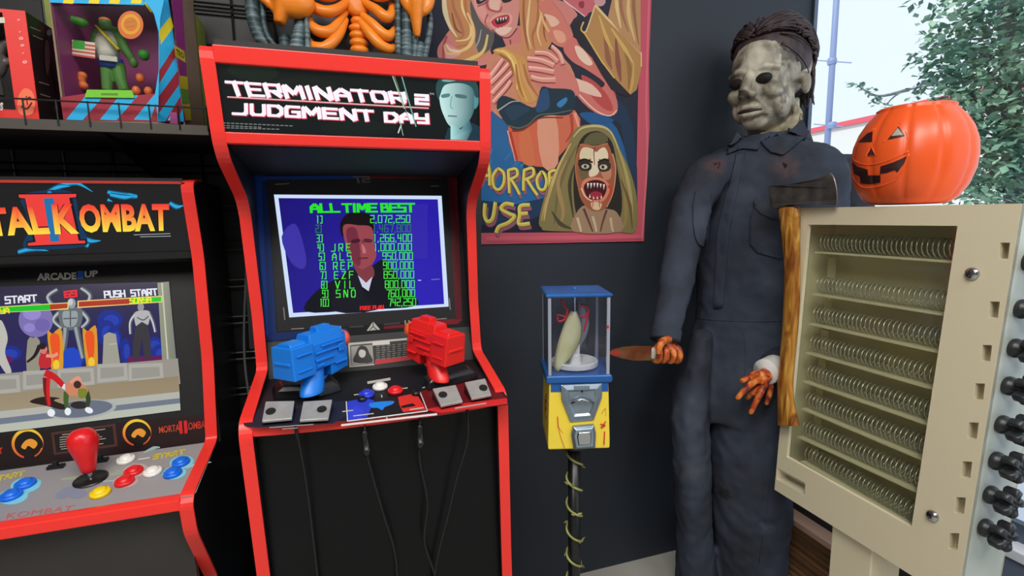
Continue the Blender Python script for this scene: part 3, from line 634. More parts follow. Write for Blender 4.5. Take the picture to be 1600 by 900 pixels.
A.text('MORTAL KOMBAT', (248, 667), (326, 656), (326, 668), (249, 677), grady(660, (200, 30, 36), 675, (196, 90, 40)), .01); A.text('II', (279, 658), (292, 657), (293, 677), (281, 678), (205, 32, 36), .03)
A.text('MORTAL KOMBAT', (-90, 718), (4, 699), (5, 709), (-90, 730), (196, 50, 40), .01)
A.build('bezel', PRINT, mk)
A = Art(z0+Vector((0, -.0016, 0)), zn)
A.quad((-66, 450), (263, 440), (282, 641), (-66, 684), (50, 44, 70))
A.quad((-66, 478), (266, 462), (276, 560), (-66, 600), grady(470, (46, 42, 78), 590, (38, 34, 96)))
A.ell(56, 500, 27, 27, (124, 112, 176)).ell(50, 490, 14, 10, (150, 136, 206)).ell(66, 508, 12, 10, (112, 98, 168)).ell(46, 512, 9, 7, (146, 130, 200))
for cx, cy, rx, ry in ((172, 500, 20, 16), (166, 520, 16, 20), (178, 530, 12, 22), (240, 538, 14, 12), (250, 552, 14, 14), (120, 560, 14, 14), (14, 552, 20, 12), (196, 548, 8, 20)):
    A.ell(cx, cy, rx, ry, (30, 46, 138)); A.ell(cx+2, cy+1, rx*.6, ry*.6, (38, 62, 170))
for cx in (212, 232, 250, 6): A.ell(cx, 562, 14, 7, (98, 26, 84))
# statues, flames and stones of the stage
SV, SD = (176, 182, 186), (84, 92, 98)
def limb(pts, w_, a=SV, b=SD): A.stroke(pts, w_, b, w_*.8); A.stroke([(p[0]-w_*.12, p[1]) for p in pts], w_*.5, a, w_*.35)
limb([(86, 482), (75, 464), (90, 452)], 8); limb([(134, 479), (141, 462), (127, 450)], 8); limb([(93, 488), (84, 500), (97, 513)], 8); limb([(127, 486), (138, 500), (128, 512)], 8)
A.poly([(92, 484), (110, 480), (128, 483), (124, 512), (97, 513)], (100, 108, 114), 4); A.poly([(98, 488), (110, 486), (121, 488), (118, 508), (101, 509)], (150, 158, 162), 4)
A.stroke([(110, 486), (110, 510)], 2, SD).stroke([(99, 498), (120, 497)], 2, SD); A.ell(112, 474, 6.5, 8, (150, 156, 160)).ell(110, 472, 4, 5, (196, 200, 202))
limb([(103, 512), (101, 535), (96, 562)], 10, (150, 158, 162)); limb([(119, 511), (124, 535), (130, 560)], 10, (150, 158, 162))
A.poly([(101, 548), (121, 546), (126, 580), (98, 583)], (34, 70, 190), 3)
for x0, x1, d in ((74, 97, 0), (129, 151, -4)):
    A.poly([(x0, 518+d), (x0+8, 522+d), (x0+14, 516+d), (x1, 518+d), (x1+1, 585+d), (x0+10, 590+d), (x0+4, 560+d)], (214, 150, 40), 3); A.poly([(x0+4, 526+d), (x1-5, 524+d), (x1-4, 555+d), (x0+12, 572+d)], (232, 84, 34), 4); A.ell(x0+14, 570+d, 5, 8, (238, 196, 60))
limb([(213, 489), (204, 503), (204, 522)], 6, (200, 200, 200)); limb([(232, 487), (239, 503), (243, 519)], 6, (200, 200, 200))
A.ell(220, 480, 5, 6.5, (150, 148, 150)); A.poly([(210, 490), (222, 485), (234, 488), (230, 510), (214, 512)], (178, 176, 178), 4).stroke([(214, 496), (224, 500), (232, 494)], 2, (96, 94, 98))
A.poly([(212, 510), (231, 508), (236, 556), (226, 560), (222, 530), (217, 560), (207, 560)], (58, 54, 62), 2)
A.poly([(0, 500), (8, 512), (12, 530), (8, 552), (18, 580), (10, 584), (-6, 556), (-8, 520)], (186, 184, 176), 4)
st = (152, 150, 142)
A.poly([(43, 532), (52, 528), (62, 532), (62, 584), (42, 586)], (146, 142, 126), 2).poly([(162, 524), (170, 519), (181, 522), (188, 570), (160, 572)], (158, 156, 142), 1).stroke([(171, 538), (182, 537)], 1.5, (190, 188, 176))
A.quad((246, 442), (264, 440), (276, 570), (254, 573), gradx(246, (150, 152, 132), 276, (122, 124, 112))).stroke([(253, 442), (263, 572)], 2.4, (196, 198, 176), smooth=0)
A.quad((-66, 590), (278, 560), (282, 600), (-66, 640), (150, 146, 136))
for x0, x1, y in ((-30, 30, 588), (36, 76, 580), (90, 146, 577), (152, 198, 569), (201, 254, 569)):
    A.quad((x0, y), (x1, y-2), (x1+2, y+25), (x0, y+29), (170, 168, 160)); A.quad((x0+5, y+6), (x1-5, y+4), (x1-4, y+19), (x0+5, y+23), (150, 148, 140))
A.quad((-66, 622), (279, 588), (281, 618), (-66, 650), grady(590, (146, 130, 104), 650, (158, 146, 120)))
A.quad((-66, 650), (280, 612), (281, 622), (-66, 662), (176, 178, 170)).quad((-66, 661), (281, 622), (281.5, 631), (-66, 672), (112, 120, 136)).quad((-66, 671), (281.5, 630), (282, 641), (-66, 684), (182, 186, 174))
A.ell(128, 640, 54, 15, (168, 172, 166), -.1).ell(126, 639, 50, 13, (104, 112, 128), -.1)
A.poly([(46, 628), (66, 620), (94, 622), (84, 626), (110, 636), (96, 640), (72, 634)], (44, 30, 24), 3).ell(124, 633, 14, 6, (46, 40, 42))
# two tiny fighters
A.stroke([(72, 590), (72, 610), (76, 632)], 11, (120, 22, 26), 6); A.stroke([(76, 590), (75, 612), (77, 634)], 6, (205, 32, 36), 5); A.stroke([(70, 582), (86, 590), (100, 604)], 12, (200, 28, 34), 8); A.stroke([(98, 603), (112, 610), (122, 613)], 8, (214, 222, 232), 6)
A.ell(80, 645, 6, 6, (232, 236, 242), .4).poly([(62, 556), (74, 550), (80, 560), (78, 574), (62, 574)], (190, 40, 48), 3).stroke([(72, 556), (84, 556), (90, 552)], 5, (226, 150, 130)).ell(68, 546, 6, 7, (206, 120, 110)).stroke([(62, 540), (54, 556), (42, 566)], 7, (36, 26, 30), 3).ell(66, 541, 6, 5, (40, 28, 32))
A.stroke([(104, 612), (103, 628), (106, 640)], 9, (66, 92, 46), 6).stroke([(134, 610), (138, 624), (136, 636)], 9, (52, 66, 36), 6).ell(106, 643, 5, 6, (232, 236, 242)).ell(139, 641, 6.5, 4.5, (232, 236, 242), .4).poly([(102, 600), (118, 595), (134, 604), (136, 614), (108, 618)], (206, 130, 100), 3).stroke([(110, 598), (122, 590), (126, 600)], 5, (224, 150, 120)).ell(121, 601, 6, 6, (60, 40, 34)).poly([(122, 608), (136, 608), (134, 620), (124, 622)], (120, 130, 44), 2)
# bars and wording of the game
A.poly([(-66, 483), (107, 472.5), (107, 483.5), (-66, 492)], (230, 220, 110)).poly([(-66, 484.5), (78, 475.5), (78, 484.5), (-66, 490.5)], (30, 190, 44)).poly([(78, 475.5), (105.5, 474), (105.5, 481.5), (78, 484)], (176, 58, 34))
A.poly([(121, 470), (253.5, 462), (253.5, 472.5), (121, 481.5)], (236, 200, 120)).poly([(123, 471.5), (204, 466.6), (204, 474.6), (123, 479.5)], (172, 52, 34)).poly([(204, 466.4), (252, 463.6), (252, 471), (204, 474.4)], (34, 200, 50))
A.segs('SONYA', (203, 466), (236, 463.5), (236, 472), (203, 474), (1.8, 1.6), (235, 230, 40), .3); A.segs('YA', (0, 482), (14, 481), (14, 489), (0, 490), (1.8, 1.6), (235, 230, 40), .3)
A.segs('PUSH START', (163, 455.5), (244, 451.5), (245.5, 460.5), (164, 465), (2.4, 2.1), (226, 228, 240), .42, {' ': .9, 'I': .35}); A.segs('PUSH START', (-42, 467), (56, 461), (57, 470.5), (-42, 478), (2.4, 2.1), (226, 228, 240), .42, {' ': .9, 'I': .35})
A.segs('69', (101, 456), (119, 454), (119.5, 463), (102, 464.5), (3.4, 2.6), (222, 44, 52), .4)
A.build('screen', GLOW, mk, label='lit screen showing a fighting game')
# control deck
d0, dn_ = plane_of((1.215, -.4775), (1.04, -.505)); d0 = d0+Vector((0, 0, .0015))
A = Art(d0, dn_)
A.poly([(-170, 760), (-60, 744), (331, 690), (338, 692), (306, 770), (300, 775), (-60, 834), (-170, 855)], gradx(0, (138, 136, 144), 330, (152, 148, 148)))
for pts, c_, w_ in (([(96, 749), (130, 745), (165, 742), (200, 738)], (156, 164, 138), 7), ([(180, 736), (205, 734)], (156, 168, 140), 6), ([(225, 707), (240, 700), (250, 699)], (150, 190, 186), 5), ([(290, 732), (305, 726), (330, 722)], (158, 200, 196), 4), ([(160, 752), (190, 750)], (160, 196, 190), 4), ([(45, 750), (62, 752), (50, 764), (40, 772)], (120, 190, 205), 7)):
    A.stroke(pts, w_*.4, c_, w_*.3, w_)
for cx, cy, rx, ry in ((110, 768, 18, 8), (96, 774, 10, 6), (122, 772, 14, 7)): A.ell(cx, cy, rx, ry, (128, 134, 154), -.2)
for cx, cy, rx, ry, c_ in ((284, 722, 19, 10, (130, 205, 220)), (272, 739, 19, 10, (130, 205, 220)), (212, 735, 20, 10, (196, 170, 170)), (196, 752, 20, 10, (190, 160, 160)), (40, 758, 24, 12, (120, 200, 222)), (20, 776, 24, 12, (120, 200, 222))): A.ell(cx, cy, rx, ry, c_, -.15)
A.segs('START', (241, 711), (288, 702.5), (287, 709), (239, 717.5), (2.2, 1.6), (206, 190, 70), .4); A.segs('START', (-12, 746), (38, 736), (36, 743), (-14, 753), (2.2, 1.6), (206, 190, 70), .4)
A.text('MORTAL KOMBAT', (-100, 815), (118, 789), (112, 797), (-100, 826), (190, 92, 92), .0)
A.stroke([(214, 719), (236, 715)], 4, (150, 140, 140)).stroke([(216, 718), (234, 715)], 2, (205, 200, 200))
A.build('control_deck', PRINT, mk)
nb = dn_
bt = lambda x, y, M_, l_: button(mk, onplane(x, y, d0, dn_), nb, .0165, M_, l_)
bt(197, 720, WHP, 'white button'); bt(209, 738, RDP, 'red button'); bt(195, 754, RDP, 'red button'); bt(239, 739, WHP, 'white button'); bt(283, 724, BLU, 'blue button'); bt(270, 741, BLU, 'blue button'); bt(157, 772, YEL, 'yellow button'); bt(40, 758, BLU, 'blue button'); bt(18, 776, BLU, 'blue button'); bt(-28, 764, WHP, 'white button'); bt(-46, 788, RDP, 'red button')
jb = onplane(142, 749, d0, dn_)
j = MB().lathe([(.028, 0), (.028, .002), (.022, .004), (0, .005)], jb, dn_, 28).build('joystick', BPL, mk, smooth=True, label='joystick on a black dust washer')
MB().tube([jb, jb+Vector((0, 0, .028))], .0045, 10).build('shaft', CHR, j)
MB().lathe([(.009, .016), (.0125, .02), (.0145, .034), (.019, .052), (.0235, .070), (.0245, .082), (.022, .094), (.015, .102), (.006, .105), (0, .1055)], jb, (-.06, 0, 1), 28).build('bat_top', RDP, j, smooth=True, label='red bat-shaped joystick top')
for px_, py_ in ((88, 731), (157, 721)):
    q = onplane(px_, py_, d0, dn_); MB().obox(q+nb*.003, (V(1, 0, 0), dn_.cross(V(1, 0, 0)), dn_), (.014, .006, .003)).lathe([(.006, 0), (.005, .01), (0, .011)], q+nb*.005, nb, 12).build('toggle_switch', BPL, mk, bevel=.001)
for px_, py_ in ((324, 707), (305, 750)): MB().lathe([(.004, 0), (.003, .002), (0, .0022)], onplane(px_, py_, d0, dn_), nb, 10).build('screw', CHR, mk)
# ------------------------------------------------------------------ left side: grid panel, shelf, boxed toys
WIRE = mat('black_wire', (20, 20, 21), .35)
g = thing('grid_panel', 'black wire grid panel on the wall behind the two arcade cabinets', 'grid panel', (-.8, 1.49, 0))
mb = MB()
for i in range(13):
    x = -1.32+i*.1016*.95
    mb.tube([(x, 1.475, .1), (x, 1.475, 2.3)], .0032, 6)
mb.build('upright_wires', WIRE, g)
mb = MB()
z = .12
while z < 2.3:
    for dz in (0, .018): mb.tube([(-1.34, 1.468, z+dz), (-.16, 1.468, z+dz)], .0028, 6)
    z += .098
mb.build('cross_wires', WIRE, g)
MB().box((-1.34, 1.479, .1), (-.16, 1.4985, 2.3)).build('backing_board', mat('black_backing', (14, 14, 15), .5), g)
# power lead and loose plastic film between the cabinets
o = MB().tube(crom([V(-.27, 1.458, 1.16), V(-.285, 1.42, .95), V(-.278, 1.40, .8), V(-.26, 1.42, .62), V(-.284, 1.38, .4), V(-.292, 1.36, .15), V(-.290, 1.33, .012), V(-.285, 1.28, .006)], 8, False), .0032, 8).build('power_lead', mat('grey_cable', (96, 98, 102), .45), smooth=True)
tag(o, 'grey power lead hanging down the gap between the two arcade cabinets', 'cable')
mb = MB(); rows = []
for j in range(9):
    zz = .06+j*.04; rows.append([V(-.266+i*.006+.003*math.sin(j+i), 1.43+.012*math.sin(i*1.3+j*.7), zz) for i in range(7)])
mb.grid(rows); o = mb.build('plastic_bag', mat('teal_plastic_film', (24, 74, 88), .3), smooth=True); so_ = o.modifiers.new('t', 'SOLIDIFY'); so_.thickness = .002
tag(o, 'dark teal plastic bag low in the gap between the cabinets', 'bag')

zs = .2+CAMZ
sh = thing('wire_shelf', 'black shelf with a low wire rail holding boxed toys', 'shelf', (-.8, 1.3, zs))
ys = 1.16
MB().box((-1.36, ys, zs-.016), (-.262, 1.463, zs-.001)).build('shelf_board', BLKM, sh, bevel=.002)
MB().box((-1.36, ys-.004, zs-.018), (-.262, ys, zs+.0005)).build('front_lip', mat('grey_lip', (74, 68, 62), .4), sh)
mb = MB(); yr = ys-.005
mb.tube([(-1.36, yr, zs+.038), (-.262, yr, zs+.033)], .0017, 6).tube([(-.262, yr, zs+.033), (-.262, 1.46, zs+.033)], .0017, 6)
x = -.262
while x > -1.36: mb.tube([(x, yr, zs-.01), (x, yr, zs+.036)], .0014, 6); x -= .0485
y = yr+.06
while y < 1.46: mb.tube([(-.262, y, zs-.005), (-.262, y, zs+.033)], .0014, 6); y += .0485
mb.build('wire_rail', WIRE, sh)
for x in (-1.2, -.45): MB().prism([(x, 1.17, zs-.016), (x, 1.463, zs-.016), (x, 1.463, zs-.088)], (.004, 0, 0)).build('bracket', WIRE, sh)

CLEAR = glass_mat('clear_plastic', (250, 250, 250), .07, .06)
CARD = mat('brown_card', (136, 112, 92), .7, noise=.1)
# striped box
yb = ys+.012
fbl, fbr = P(99, 187, Y=yb), P(247, 190, Y=yb)             # front bottom corners
x0, x1 = fbl.x, fbr.x; zt_ = zs+.31; cx1 = x1+.034; yc = yb+.045; ybk = yb+.20
bx = thing('toy_box', 'striped window box with a green toy figure, standing at right end of the shelf', 'toy box', ((x0+x1)/2, yb+.1, zs))
SIDE = [(x0, yb), (x1, yb), (cx1, yc), (cx1, ybk), (x0, ybk)]
mb = MB().prism([(x, y, zs+.0006) for x, y in SIDE], (0, 0, .006)).prism([(x, y, zt_-.006) for x, y in SIDE], (0, 0, .006))
mb.box((x0, yb, zs+.006), (x0+.003, ybk, zt_-.006)).box((x0, ybk-.003, zs+.006), (cx1, ybk, zt_-.006)).box((cx1-.003, yc, zs+.006), (cx1, ybk, zt_-.006))
mb.build('carton', CARD, bx)
MB().box((x0+.004, ybk-.012, zs+.008), (cx1-.005, ybk-.006, zt_-.01)).build('backing_card', ramp_mat('purple_print', [(.3, (140, 50, 112)), (.7, (172, 70, 136))], 4, .5), bx)
MB().box((x0+.0032, yb+.006, zs+.0075), (x0+.004, ybk-.013, zt_-.01)).build('inner_liner', MATS['purple_print'], bx)
MB().box((x0+.004, yb+.02, zs+.0075), (cx1-.006, ybk-.013, zs+.03)).build('tray', mat('magenta_card', (140, 44, 108), .5), bx)
LB, YE, MR = (40, 168, 222), (226, 206, 40), (150, 44, 58)
A = Art(V(0, yb-.0008, 0), V(0, -1, 0))
A.poly([(99, 187), (247, 190), (245, 146), (210, 149), (205, 146), (136, 146), (94, 152)], MR)
for k in range(4):
    b = 103+k*53; A.poly([(b, 187), (min(b+26, 250), 188), (min(b+60, 247), 149), (min(b+32, 246), 148)] if b+60 < 300 else [(b, 188), (b+4, 188), (b+4, 180)], LB)
A.poly([(225, 0), (240, -30), (262, -30), (250, 30), (247, 190), (242, 148), (248, 110), (248, 50), (240, 20)], LB)
A.poly([(78, 4), (225, 8), (240, -30), (72, -30)], LB)
for a in (100, 140, 172, 206): A.poly([(a-2, 5), (a+14, 6), (a+26, -28), (a+10, -28)], YE)
A.build('front_frame', PRINT, bx, label='striped printed front frame')
A = Art(V(x1, yb-.0009, 0)+V(-.0005, 0, 0), V(yc-yb, -(cx1-x1), 0))
A.poly([(224, 0), (232, -30), (258, -30), (266, 18), (288, 190), (246, 190), (249, 108), (250, 45), (240, 18)], LB)
A.poly([(226, 4), (240, -26), (252, -4), (240, 22)], YE).poly([(251, 60), (250, 46), (266, 26), (270, 44), (251, 70)], YE)
A.poly([(249, 110), (272, 74), (275, 88), (248, 132)], MR).poly([(247, 152), (278, 110), (280, 132), (246, 180)], MR).poly([(258, 190), (282, 150), (285, 170), (276, 190)], MR)
A.poly([(226, 6), (236, -10), (244, 6), (236, 20)], YE).poly([(250, 62), (249, 48), (267, 26), (271, 42)], YE)
A.build('corner_frame', PRINT, bx, label='striped bevelled corner')
A = Art(V(cx1+.0008, 0, 0), V(1, 0, 0))
A.poly([(266, -20), (284, -20), (296, 190), (288, 190)], (150, 50, 128)); A.poly([(272, 70), (288, 80), (290, 98), (274, 88)], (220, 205, 50)); A.poly([(281, 118), (293, 120), (294, 140), (282, 138)], (220, 200, 40)); A.poly([(282, 138), (294, 140), (296, 162), (285, 160)], (120, 170, 60)); A.poly([(285, 162), (297, 162), (299, 188), (290, 188)], (214, 196, 50))
A.text('TRO', (275, 76), (287, 83), (288, 92), (276, 86), (40, 40, 30), .02)
A.build('side_print', PRINT, bx)
pw = [(94, 146), (78, 9), (226, 9), (241, 24), (248, 60), (246, 144)]
ptn = [onplane(x, y, V(0, yb+.0005, 0), V(0, -1, 0)) for x, y in pw]
MB().prism(ptn, (0, .0012, 0)).build('clear_window', CLEAR, bx)
# plain toy figure on the green base (no likeness)
GN = mat('toy_green', (84, 142, 62), .45, noise=.15, nscale=30); WT_ = mat('toy_white', (205, 205, 190), .5); BT = mat('toy_blue', (34, 70, 150), .5); YT = mat('toy_yellow', (214, 198, 44), .5); OR = mat('toy_orange', (238, 120, 54), .45)
yf = yb+.075
q = lambda x, y: P(x, y, Y=yf)
mb = MB()
mb.ell(q(165, 38), (.011, .011, .013)).tube([q(165, 42), q(164, 52)], .007, 8).ell(q(152, 56), (.011, .011, .012)).ell(q(185, 56), (.013, .012, .014))
mb.tube(crom([q(150, 56), q(148, 68), q(146, 82)], 5, False), [.009, .006], 10).tube(crom([q(186, 57), q(194, 74), q(206, 92)], 5, False), [.011, .007], 10).ell(q(209, 98), (.008, .007, .010))
mb.tube(crom([q(168, 100), q(168, 120), q(168, 142)], 5, False), [.013, .009], 10).tube(crom([q(184, 100), q(188, 122), q(194, 142)], 5, False), [.013, .009], 10)
mb.ell(q(168, 72), (.020, .013, .030)).ell(q(176, 50), (.02, .012, .01))
f = mb.build('toy_figure', GN, bx, smooth=True); remesh(f, .0016, 2)
mb = MB(); mb.loft([[q(168, yy)+V(w*math.cos(k*math.pi/8), w*.72*math.sin(k*math.pi/8), 0) for k in range(16)] for yy, w in ((92, .0195), (80, .0195), (66, .0215), (52, .019))]); mb.build('toy_vest', WT_, f, smooth=True)
mb = MB(); mb.loft([[q(174, yy)+V(w*math.cos(k*math.pi/8), w*.72*math.sin(k*math.pi/8), 0) for k in range(16)] for yy, w in ((107, .021), (99, .0215), (92, .020))]); mb.build('toy_shorts', BT, f, smooth=True)
a = q(158, 46)+V(0, -.018, 0); b = q(192, 82)+V(0, -.018, 0); MB().tube([a, a.lerp(b, .5)+V(0, -.004, 0), b], .006, 8, flat=.4).build('toy_sash', YT, f)
MB().obox(q(176, 96)+V(0, -.017, 0), (V(1, 0, -.05), V(0, 1, 0), V(0, 0, 1)), (.015, .003, .005)).build('toy_belt', WT_, f, bevel=.001)
mb = MB().ell(q(164, 32), (.010, .009, .006)); mb.build('toy_hair', OR, f, smooth=True)
gb = [P(132, 152, Y=yb-.004), P(210, 153, Y=yb-.004), P(206, 141, Y=yb-.004), P(136, 140, Y=yb-.004)]
MB().prism(gb, (0, .006, 0)).build('name_plaque', mat('lime_card', (112, 190, 40), .5), bx)
A = Art(V(0, yb-.0045, 0), V(0, -1, 0)); A.stroke([(158, 147), (184, 147)], 3, (86, 140, 40), smooth=0); A.build('plaque_lettering', PRINT, bx)
# loose pieces in the blister
def bit(nm, M_, pts, r, lab):
    mb = MB()
    for p in pts: mb.ell(q(*p), r)
    o = mb.build(nm, M_, bx, smooth=True, label=lab); remesh(o, .002, 2)
bit('toy_creature', mat('toy_lime', (70, 160, 40), .4), ((96, 34), (104, 30), (112, 32), (122, 34), (128, 36), (100, 44), (101, 54)), (.011, .010, .009), 'green toy creature head')
bit('toy_ball', mat('toy_bright_green', (70, 180, 70), .4), ((225, 86),), (.010, .01, .011), 'green toy ball')
bit('toy_accessory', OR, ((128, 118), (126, 124), (130, 134)), (.009, .008, .008), 'orange toy accessory')
bit('toy_accessory', OR, ((219, 122), (213, 142), (232, 143)), (.008, .008, .010), 'orange toy accessory')
A = Art(V(0, yb+.004, 0), V(0, -1, 0))
A.ell(204, 39, 20, 22, (226, 120, 60)).ell(204, 38, 15, 16, (238, 176, 44)).ell(204, 38, 11, 11, (226, 130, 50))
A.stroke([(197, 35), (211, 33)], 2.4, (190, 130, 40), smooth=0).stroke([(198, 42), (211, 41)], 2.4, (190, 130, 40), smooth=0)
A.build('round_sticker', PRINT, bx, label='round orange sticker')
A = Art(V(0, yf-.02, 0), V(0, -1, 0))
A.poly([(113, 62), (149, 67), (149, 92), (113, 86)], (226, 214, 196))
for k in range(4): A.poly([(113, 66+k*6), (149, 71+k*6), (149, 74+k*6), (113, 69+k*6)], (206, 90, 76))
A.poly([(114, 62), (133, 65), (133, 78), (114, 76)], (60, 170, 60))
o = A.build('toy_flag', PRINT, bx, label='small striped toy flag'); s_ = o.modifiers.new('t', 'SOLIDIFY'); s_.thickness = .001
# second box behind, magenta and lime
b2 = thing('toy_box', 'magenta and lime carton standing close behind the striped toy box', 'toy box', (-.36, 1.42, zs))
MB().box((-.60, ybk+.006, zs+.0006), (cx1-.002, 1.462, zt_-.02)).build('carton', mat('lime_magenta_card', (120, 130, 50), .6, noise=.4, nscale=9), b2)
MB().box((-.58, ybk+.0035, zs+.02), (cx1-.02, ybk+.006, zt_-.04)).build('front_print', mat('magenta_print', (150, 50, 130), .5), b2)
# header card slanting back on top of the striped box
mb = MB().hexa([(x1-.02, yb+.012, zt_), (cx1+.0, yc+.02, zt_), (cx1, ybk, zt_), (x1-.02, ybk, zt_), (x1-.03, yb+.08, zt_+.045), (cx1-.008, yc+.06, zt_+.04), (cx1-.008, ybk, zt_+.045), (x1-.03, ybk, zt_+.045)])
mb.build('top_flap', mat('lime_card2', (96, 140, 36), .5, noise=.2), bx)
# red and black box at the left
yr_ = ys+.012
rb = thing('toy_box', 'red-edged black window box at the left end of the shelf', 'toy box', (-.6, yr_+.09, zs))
rx = P(61, 183, Y=yr_).x; rl = rx-.21; rt = P(39, 17, Y=yr_).z; rd = .13
mb = MB().box((rl, yr_+.002, zs+.0006), (rx, yr_+rd, zs+.006)).box((rl, yr_+.002, rt-.004), (rx, yr_+rd, rt)).box((rl, yr_+rd-.003, zs+.006), (rx, yr_+rd, rt-.004)).box((rx-.003, yr_+.002, zs+.006), (rx, yr_+rd, rt-.004)).box((rl, yr_+.002, zs+.006), (rl+.003, yr_+rd, rt-.004))
mb.build('carton', mat('dark_print_card', (34, 24, 24), .35, noise=.3, nscale=14), rb)
RC = mat('red_card', (224, 50, 44), .4)
fr = MB(); wI = rx-.033
fr.box((wI, yr_, zs+.001), (rx, yr_+.002, rt)).box((rl, yr_, zs+.001), (wI, yr_+.002, zs+.018)).box((rl, yr_, rt-.006), (wI, yr_+.002, rt)).box((rl, yr_, zs+.018), (rl+.033, yr_+.002, rt-.006))
fr.build('front_frame', RC, rb, label='red front frame')
MB().box((rl+.033, yr_+.0005, zs+.018), (wI, yr_+.0016, rt-.006)).build('clear_window', CLEAR, rb)
A = Art(V(0, yr_-.0006, 0), V(0, -1, 0))
for (x, y, r) in ((29, 31, 2), (33, 60, 3.4), (35, 71, 3), (39, 97, 3.6), (31, 50, 1.6), (36, 83, 1.6)): A.ell(x, y, r, r*.7, (244, 170, 160)); A.ell(x, y, r*.5, r*.35, (236, 100, 90))
A.build('front_lettering', PRINT, rb); A = Art(V(0, yr_-.0006, 0), V(0, -1, 0))
A.poly([(29, 150), (38, 138), (50, 143), (55, 160), (50, 178), (34, 180), (27, 168)], (238, 118, 84), 3).stroke([(33, 166), (42, 170), (50, 160)], 3, (110, 30, 28)).ell(38, 155, 3, 2, (90, 28, 26)).ell(46, 153, 3, 2, (90, 28, 26)).stroke([(41, 150), (43, 164)], 2.2, (120, 40, 34))
A.build('front_emblem', PRINT, rb); A = Art(V(0, yr_-.0006, 0), V(0, -1, 0))
A.text('S', (0, 160), (5, 160), (5, 173), (0, 173), (226, 210, 205), .06); A.build('title_lettering', PRINT, rb); A = Art(V(0, yr_-.0006, 0), V(0, -1, 0)); A.quad((-6, 27), (7, 27), (8, 36), (-6, 36), (206, 200, 180))
A.build('front_badge', PRINT, rb)
A = Art(V(rx+.0006, 0, 0), V(1, 0, 0))
for a, b in (((47, 42), (64, 49)), ((51, 55), (67, 62)), ((61, 128), (77, 133)), ((63, 147), (79, 152))): A.stroke([a, b], 1.6, (140, 130, 126), smooth=0)
A.ell(65, 45, 3, 4, (96, 30, 30)).poly([(74, 50), (80, 48), (84, 58), (90, 80), (92, 120), (96, 150), (90, 170), (86, 130), (78, 90), (73, 66)], (48, 22, 40), 4).ell(77, 51, 4, 5, (130, 126, 126)).poly([(71, 64), (76, 68), (78, 96), (74, 118), (70, 90)], (92, 60, 62), 3).ell(88, 168, 4, 6, (96, 78, 70))
A.build('side_print', PRINT, rb)
fg = MB(); yq = yr_+.06; q2 = lambda x, y: P(x, y, Y=yq)
fg.ell(q2(-16, 60), (.014, .012, .018)).ell(q2(-16, 95), (.026, .016, .036)).tube(crom([q2(-2, 84), q2(8, 70), q2(22, 64)], 5, False), [.010, .006], 8).tube(crom([q2(-2, 100), q2(10, 98), q2(26, 90)], 5, False), [.009, .005], 8).tube([q2(-10, 115), q2(-4, 150)], .011, 8).tube([q2(-24, 115), q2(-28, 150)], .011, 8)
fo = fg.build('toy_figure', mat('grey_toy', (112, 104, 102), .3, noise=.3, nscale=40), rb, smooth=True); remesh(fo, .002, 2)

# ------------------------------------------------------------------ orange skeleton wall decoration
ORB = ramp_mat('orange_bone_plastic', [(.3, (240, 122, 26)), (.7, (252, 148, 44))], 5, .32)
FUR = ramp_mat('grey_rubber_coat', [(.3, (44, 58, 62)), (.5, (78, 98, 104)), (.75, (150, 166, 166))], 12, .5, 8, .35, (1, 1, 14))
yv = 1.40
vq = lambda x, y, d=0: P(x, y, Y=yv-d)
vs = thing('skeleton_decoration', 'orange plastic rib cage wall decoration with grey coat sides above the red marquee', 'wall decoration', (P(560, 40, Y=yv).x, 1.49, P(560, 95, Y=yv).z))
bk = [vq(x, y, -.05) for x, y in ((470, 102), (640, 112), (660, -60), (640, -190), (470, -190), (445, -60))]
MB().prism(bk, (0, .036, 0)).build('back_shell', mat('dark_shell', (48, 46, 54), .45, noise=.2), vs, bevel=.01)
mb = MB()
mb.loft([[vq(x, y)+V(w*math.cos(k*math.pi/8), -.018*math.sin(k*math.pi/8)-.005, 0) for k in range(16)] for x, y, w in ((559, 28, .012), (557, 20, .030), (553, 0, .034), (551, -40, .036), (550, -90, .034), (549, -110, .02))])
mb.build('breastbone', ORB, vs, smooth=True)
mb = MB()
for i in range(7):
    y = 34+i*11.2; x = 559+i*.7
    mb.ell(vq(x, y, .004), (.024-.001*(i == 0)*6, .020, .0125))
mb.build('spine', ORB, vs, smooth=True)
ribsL = [[(548, 22), (532, 30), (512, 20), (486, 6), (480, -6)], [(540, 18), (522, 44), (504, 50), (486, 40), (480, 22)], [(540, 30), (528, 56), (508, 74), (488, 72), (484, 64)], [(548, 2), (520, 14), (500, 16), (482, 8), (478, -4)][:0] or [(546, -20), (515, -6), (490, -16), (474, -40)], [(546, -50), (512, -42), (486, -52), (472, -80)], [(546, -80), (512, -78), (484, -90), (474, -112)]]
ribsL[0] = [(546, 0), (528, 14), (508, 18), (488, 10), (480, 2)]
ribsR = [[(562, 0), (586, 14), (602, 26), (612, 22), (613, 4)], [(563, 22), (580, 36), (600, 54), (612, 54), (619, 42)], [(561, 30), (574, 48), (594, 70), (610, 77), (619, 72)], [(562, -20), (590, -6), (612, -14), (622, -40)], [(562, -50), (590, -42), (614, -52), (624, -80)], [(562, -80), (590, -78), (614, -90), (622, -112)]]
for rb_ in ribsL+ribsR:
    n_ = len(rb_); d = [.008+.03*math.sin(math.pi*i/(n_-1)) for i in range(n_)]
    pth = crom([vq(x, y, dd) for (x, y), dd in zip(rb_, d)], 6, False)
    MB().tube(pth, [(.0088+.0048*math.sin(math.pi*(i/(len(pth)-1)))) for i in range(len(pth))], 12).build('rib', ORB, vs, smooth=True)
